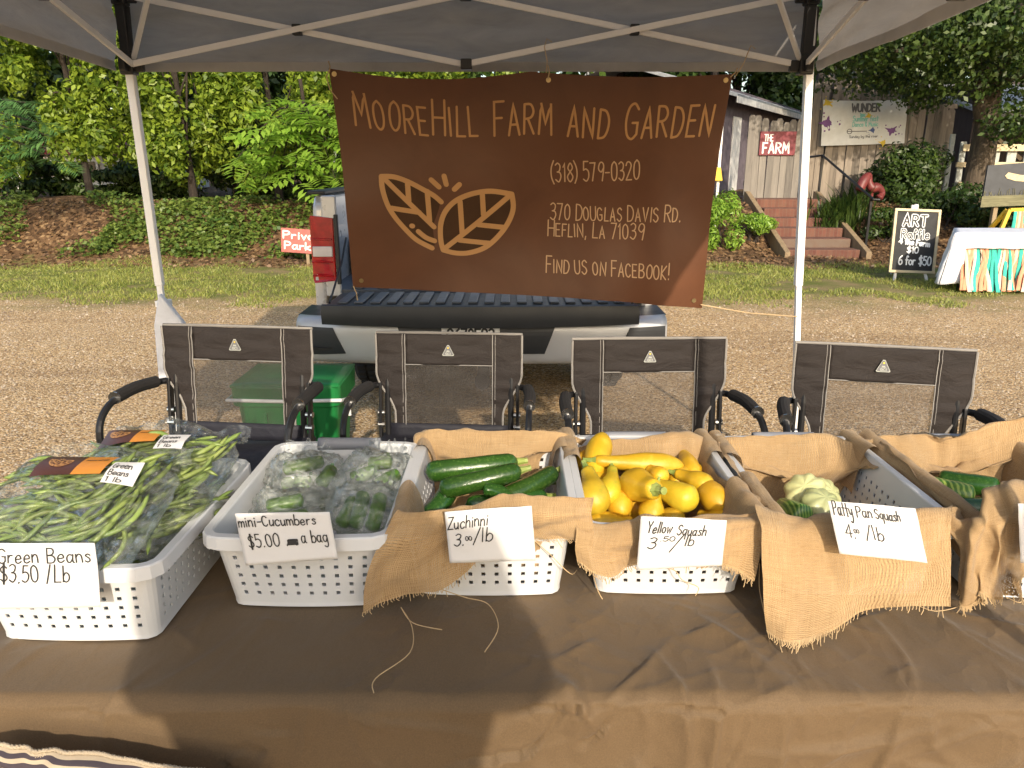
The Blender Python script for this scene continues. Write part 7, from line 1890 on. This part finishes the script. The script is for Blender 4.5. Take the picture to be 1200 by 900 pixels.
# chalkboard on an easel
cy_ = 10.95
ck = thing('chalkboard_sign', (at(1072,328,cy_).x, cy_, 0), 'chalkboard easel lettered ART Raffle 4 the Farm, left of the white-clothed table', 'chalkboard')
tl, tr, br, bl = at(1049,244,cy_+.12), at(1103,246,cy_+.12), at(1095,321,cy_-.05), at(1041,319,cy_-.05)
eu = (tr-tl).normalized(); ev = (tl-bl).normalized(); cn = eu.cross(ev)
if cn.y > 0: cn = -cn
W_, H_ = (tr-tl).length, (tl-bl).length; o = bl + Vector((0,0,0))
ev = ((tl-bl)+(tr-br)).normalized(); eu = ((tr-tl)+(br-bl)).normalized()
mb = MB(); mb.prism([o, o+eu*W_, o+eu*W_+ev*H_, o+ev*H_], -cn*.02); mb.build('board', M['chalkboard'], ck, fixn=True)
fw = .036
for a, b in (((0,fw/2),(W_,fw/2)),((0,H_-fw/2),(W_,H_-fw/2)),((fw/2,fw),(fw/2,H_-fw)),((W_-fw/2,fw),(W_-fw/2,H_-fw))):
    mb = MB(); mb.bar(o+eu*a[0]+ev*a[1]+cn*.004, o+eu*b[0]+ev*b[1]+cn*.004, fw if True else 0, .03, cn); mb.build('frame_strip', M['cream_board'], ck, bevel=.004)
S = lambda u, v: (o+eu*u+ev*v, cn)
mb = MB()
def outl(txt, x, y, h, w, width, **kw):      # hollow letters: chalk stroke with a dark core
    write(mb, txt, S, x*W_, y*H_, h*H_, w, width=width*W_, lift=.002, mi=0, **kw); write(mb, txt, S, x*W_, y*H_, h*H_, w*.42, width=width*W_, lift=.0045, mi=1, **kw)
outl('ART', .22,.74,.16,.046,.50,gap=2.5); outl('Raffle', .20,.54,.14,.034,.60,gap=2.0,curve=lambda a: .0)
write(mb,'4 the Farm',S,.17*W_,.46*H_,.085*H_,.022,width=.66*W_,lift=.002,rot=-.08); write(mb,'$10',S,.36*W_,.315*H_,.095*H_,.018,width=.24*W_,lift=.002)
write(mb,'6 for $50',S,.20*W_,.13*H_,.135*H_,.019,width=.70*W_,lift=.002); mb.build('chalk_lettering', [M['chalk'], M['chalkboard']], ck)
for s in (.18,.80):
    mb = MB(); p = o+eu*W_*s-cn*.03; mb.bar(p+ev*.05, (p.x-(.03 if s<.5 else -.03), cy_-.07, .0), .035,.025,(0,1,0)); mb.build('leg', M['white_paint'], ck)
mb = MB(); p = o+eu*W_*.5+ev*(H_+.07)-cn*.05
mb.bar(p, o+eu*W_*.5-cn*.04+ev*.05, .045,.025,cn); mb.bar(o+eu*W_*.42+ev*(H_+.06)-cn*.05, o+eu*W_*.42+ev*(H_-.2)-cn*.05,.04,.025,cn); mb.bar(p+Vector((0,.02,0)), (p.x, cy_+.62, 0), .035,.025,(0,1,0)); mb.build('easel_back', M['white_paint'], ck)

# ---------------------------------------------------------------- the photographer, whose shadow lies on the table
def person(x0, y0):
    t = thing('person', (x0,y0,0), 'person holding up a phone with elbows out, whose shadow lies on the table', 'person')
    def skinmesh(name, mat, J, E, root, parent, sub=2):
        bm = bmesh.new(); ly = bm.verts.layers.skin.verify(); vs = []
        for (p, r) in J:
            v = bm.verts.new(p); v[ly].radius = (r, r) if not hasattr(r,'__len__') else r; vs.append(v)
        vs[root][ly].use_root = True
        for a, b in E: bm.edges.new((vs[a], vs[b]))
        me = bpy.data.meshes.new(name); bm.to_mesh(me); bm.free(); me.materials.append(M[mat]); o = bpy.data.objects.new(name, me); COL.objects.link(o); o.parent = parent
        md = o.modifiers.new('skin','SKIN'); md.use_smooth_shade = True; md = o.modifiers.new('sub','SUBSURF'); md.levels = sub; md.render_levels = sub
        return o
    px = -x0     # phone position relative to the body centre
    J = [((0,0,.98),(.19,.16)), ((0,.01,1.15),(.25,.16)), ((0,.01,1.36),(.33,.17)), ((0,0,1.54),(.20,.13)), ((0,.01,1.64),(.066,.066)), ((0,.03,1.71),(.064,.068)),
         ((-.26,0,1.53),.10), ((-.32,.10,1.28),.080), ((px-.10,.135,1.53),.034), ((px-.085,.165,1.575),(.03,.02)),
         ((.26,0,1.53),.10), ((.32,.10,1.28),.080), ((px+.10,.135,1.53),.034), ((px+.085,.165,1.575),(.03,.02)),
         ((-.10,0,.90),(.10,.11)), ((-.12,.01,.50),.062), ((-.13,-.02,.10),.045), ((-.14,.14,.04),(.045,.03)),
         ((.10,0,.90),(.10,.11)), ((.12,.01,.50),.062), ((.13,-.02,.10),.045), ((.14,.14,.04),(.045,.03))]
    E = [(0,1),(1,2),(2,3),(3,4),(4,5),(3,6),(6,7),(7,8),(8,9),(3,10),(10,11),(11,12),(12,13),(0,14),(14,15),(15,16),(16,17),(0,18),(18,19),(19,20),(20,21)]
    skinmesh('body', 'shirt', J, E, 0, t)
    # head with face
    mb = MB(); hc = Vector((x0, y0+.05, 1.80))
    def hf(u, v):
        a = u*2*math.pi; ph = (v-.5)*math.pi; x = math.cos(a)*math.cos(ph)*.078; y = math.sin(a)*math.cos(ph)*.098; z = math.sin(ph)*.118
        if z < 0: x *= 1+z*2.2; y = y*(1+z*.9) + (-z)*.10
        if y > .03: y += .022*math.exp(-(x/.013)**2-((z+.012)/.022)**2) + .006*math.exp(-(x/.03)**2-((z+.055)/.010)**2) - .012*(math.exp(-((x-.032)/.015)**2-((z-.01)/.012)**2)+math.exp(-((x+.032)/.015)**2-((z-.01)/.012)**2))
        return hc + Vector((x,y,z))
    mb.grid(hf, 40, 30, closeu=True)
    for s in (-1,1): mb.ico(hc+Vector((s*.078,-.005,0)), .03, 2, 0, 0, (.35,.7,1.05))
    mb.build('head', M['skin'], t, smooth=True)
    mb = MB()
    mb.grid(lambda u, v: hc + Vector((math.cos(u*2*math.pi)*math.cos(v*math.pi/2)*.088, -.012+math.sin(u*2*math.pi)*math.cos(v*math.pi/2)*.105, .012+.035*max(0,math.sin(u*2*math.pi)) + math.sin(v*math.pi/2)*(.118-.0*u))), 36, 14, closeu=True)
    mb.build('hair', M['hair'], t, smooth=True)
    # hands on the phone edges
    for s in (-1,1):
        w = Vector((px+s*.085,.155,1.575)); J = [(tuple(w),.026), (tuple(w+Vector((-s*.005,.035,.012))),(.032,.016))]; E = [(0,1)]
        for f in range(4):
            zo = .024-.016*f; b = len(J)
            J += [(tuple(w+Vector((-s*.0,.055,.012+zo))),.0095), (tuple(w+Vector((-s*.012,.078,.012+zo))),.0085), (tuple(w+Vector((-s*.030,.072,.012+zo*.9))),.0075)]; E += [(1,b),(b,b+1),(b+1,b+2)]
        b = len(J); J += [(tuple(w+Vector((-s*.012,.020,.035))),.012), (tuple(w+Vector((-s*.030,.030,.042))),.010)]; E += [(0,b),(b,b+1)]
        skinmesh('hand', 'skin', J, E, 0, t, 1)
    return t
PX0, PY0 = -.06, -.20
person(PX0, PY0)
ph_ = thing('phone', (0,-.016,1.545), 'black phone held up level in front of the face of the person', 'phone')
mb = MB(); mb.box((0,-.016,1.58),(.155,.008,.075)); mb.build('phone_body', M['black_plastic'], ph_, bevel=.004, seg=3)
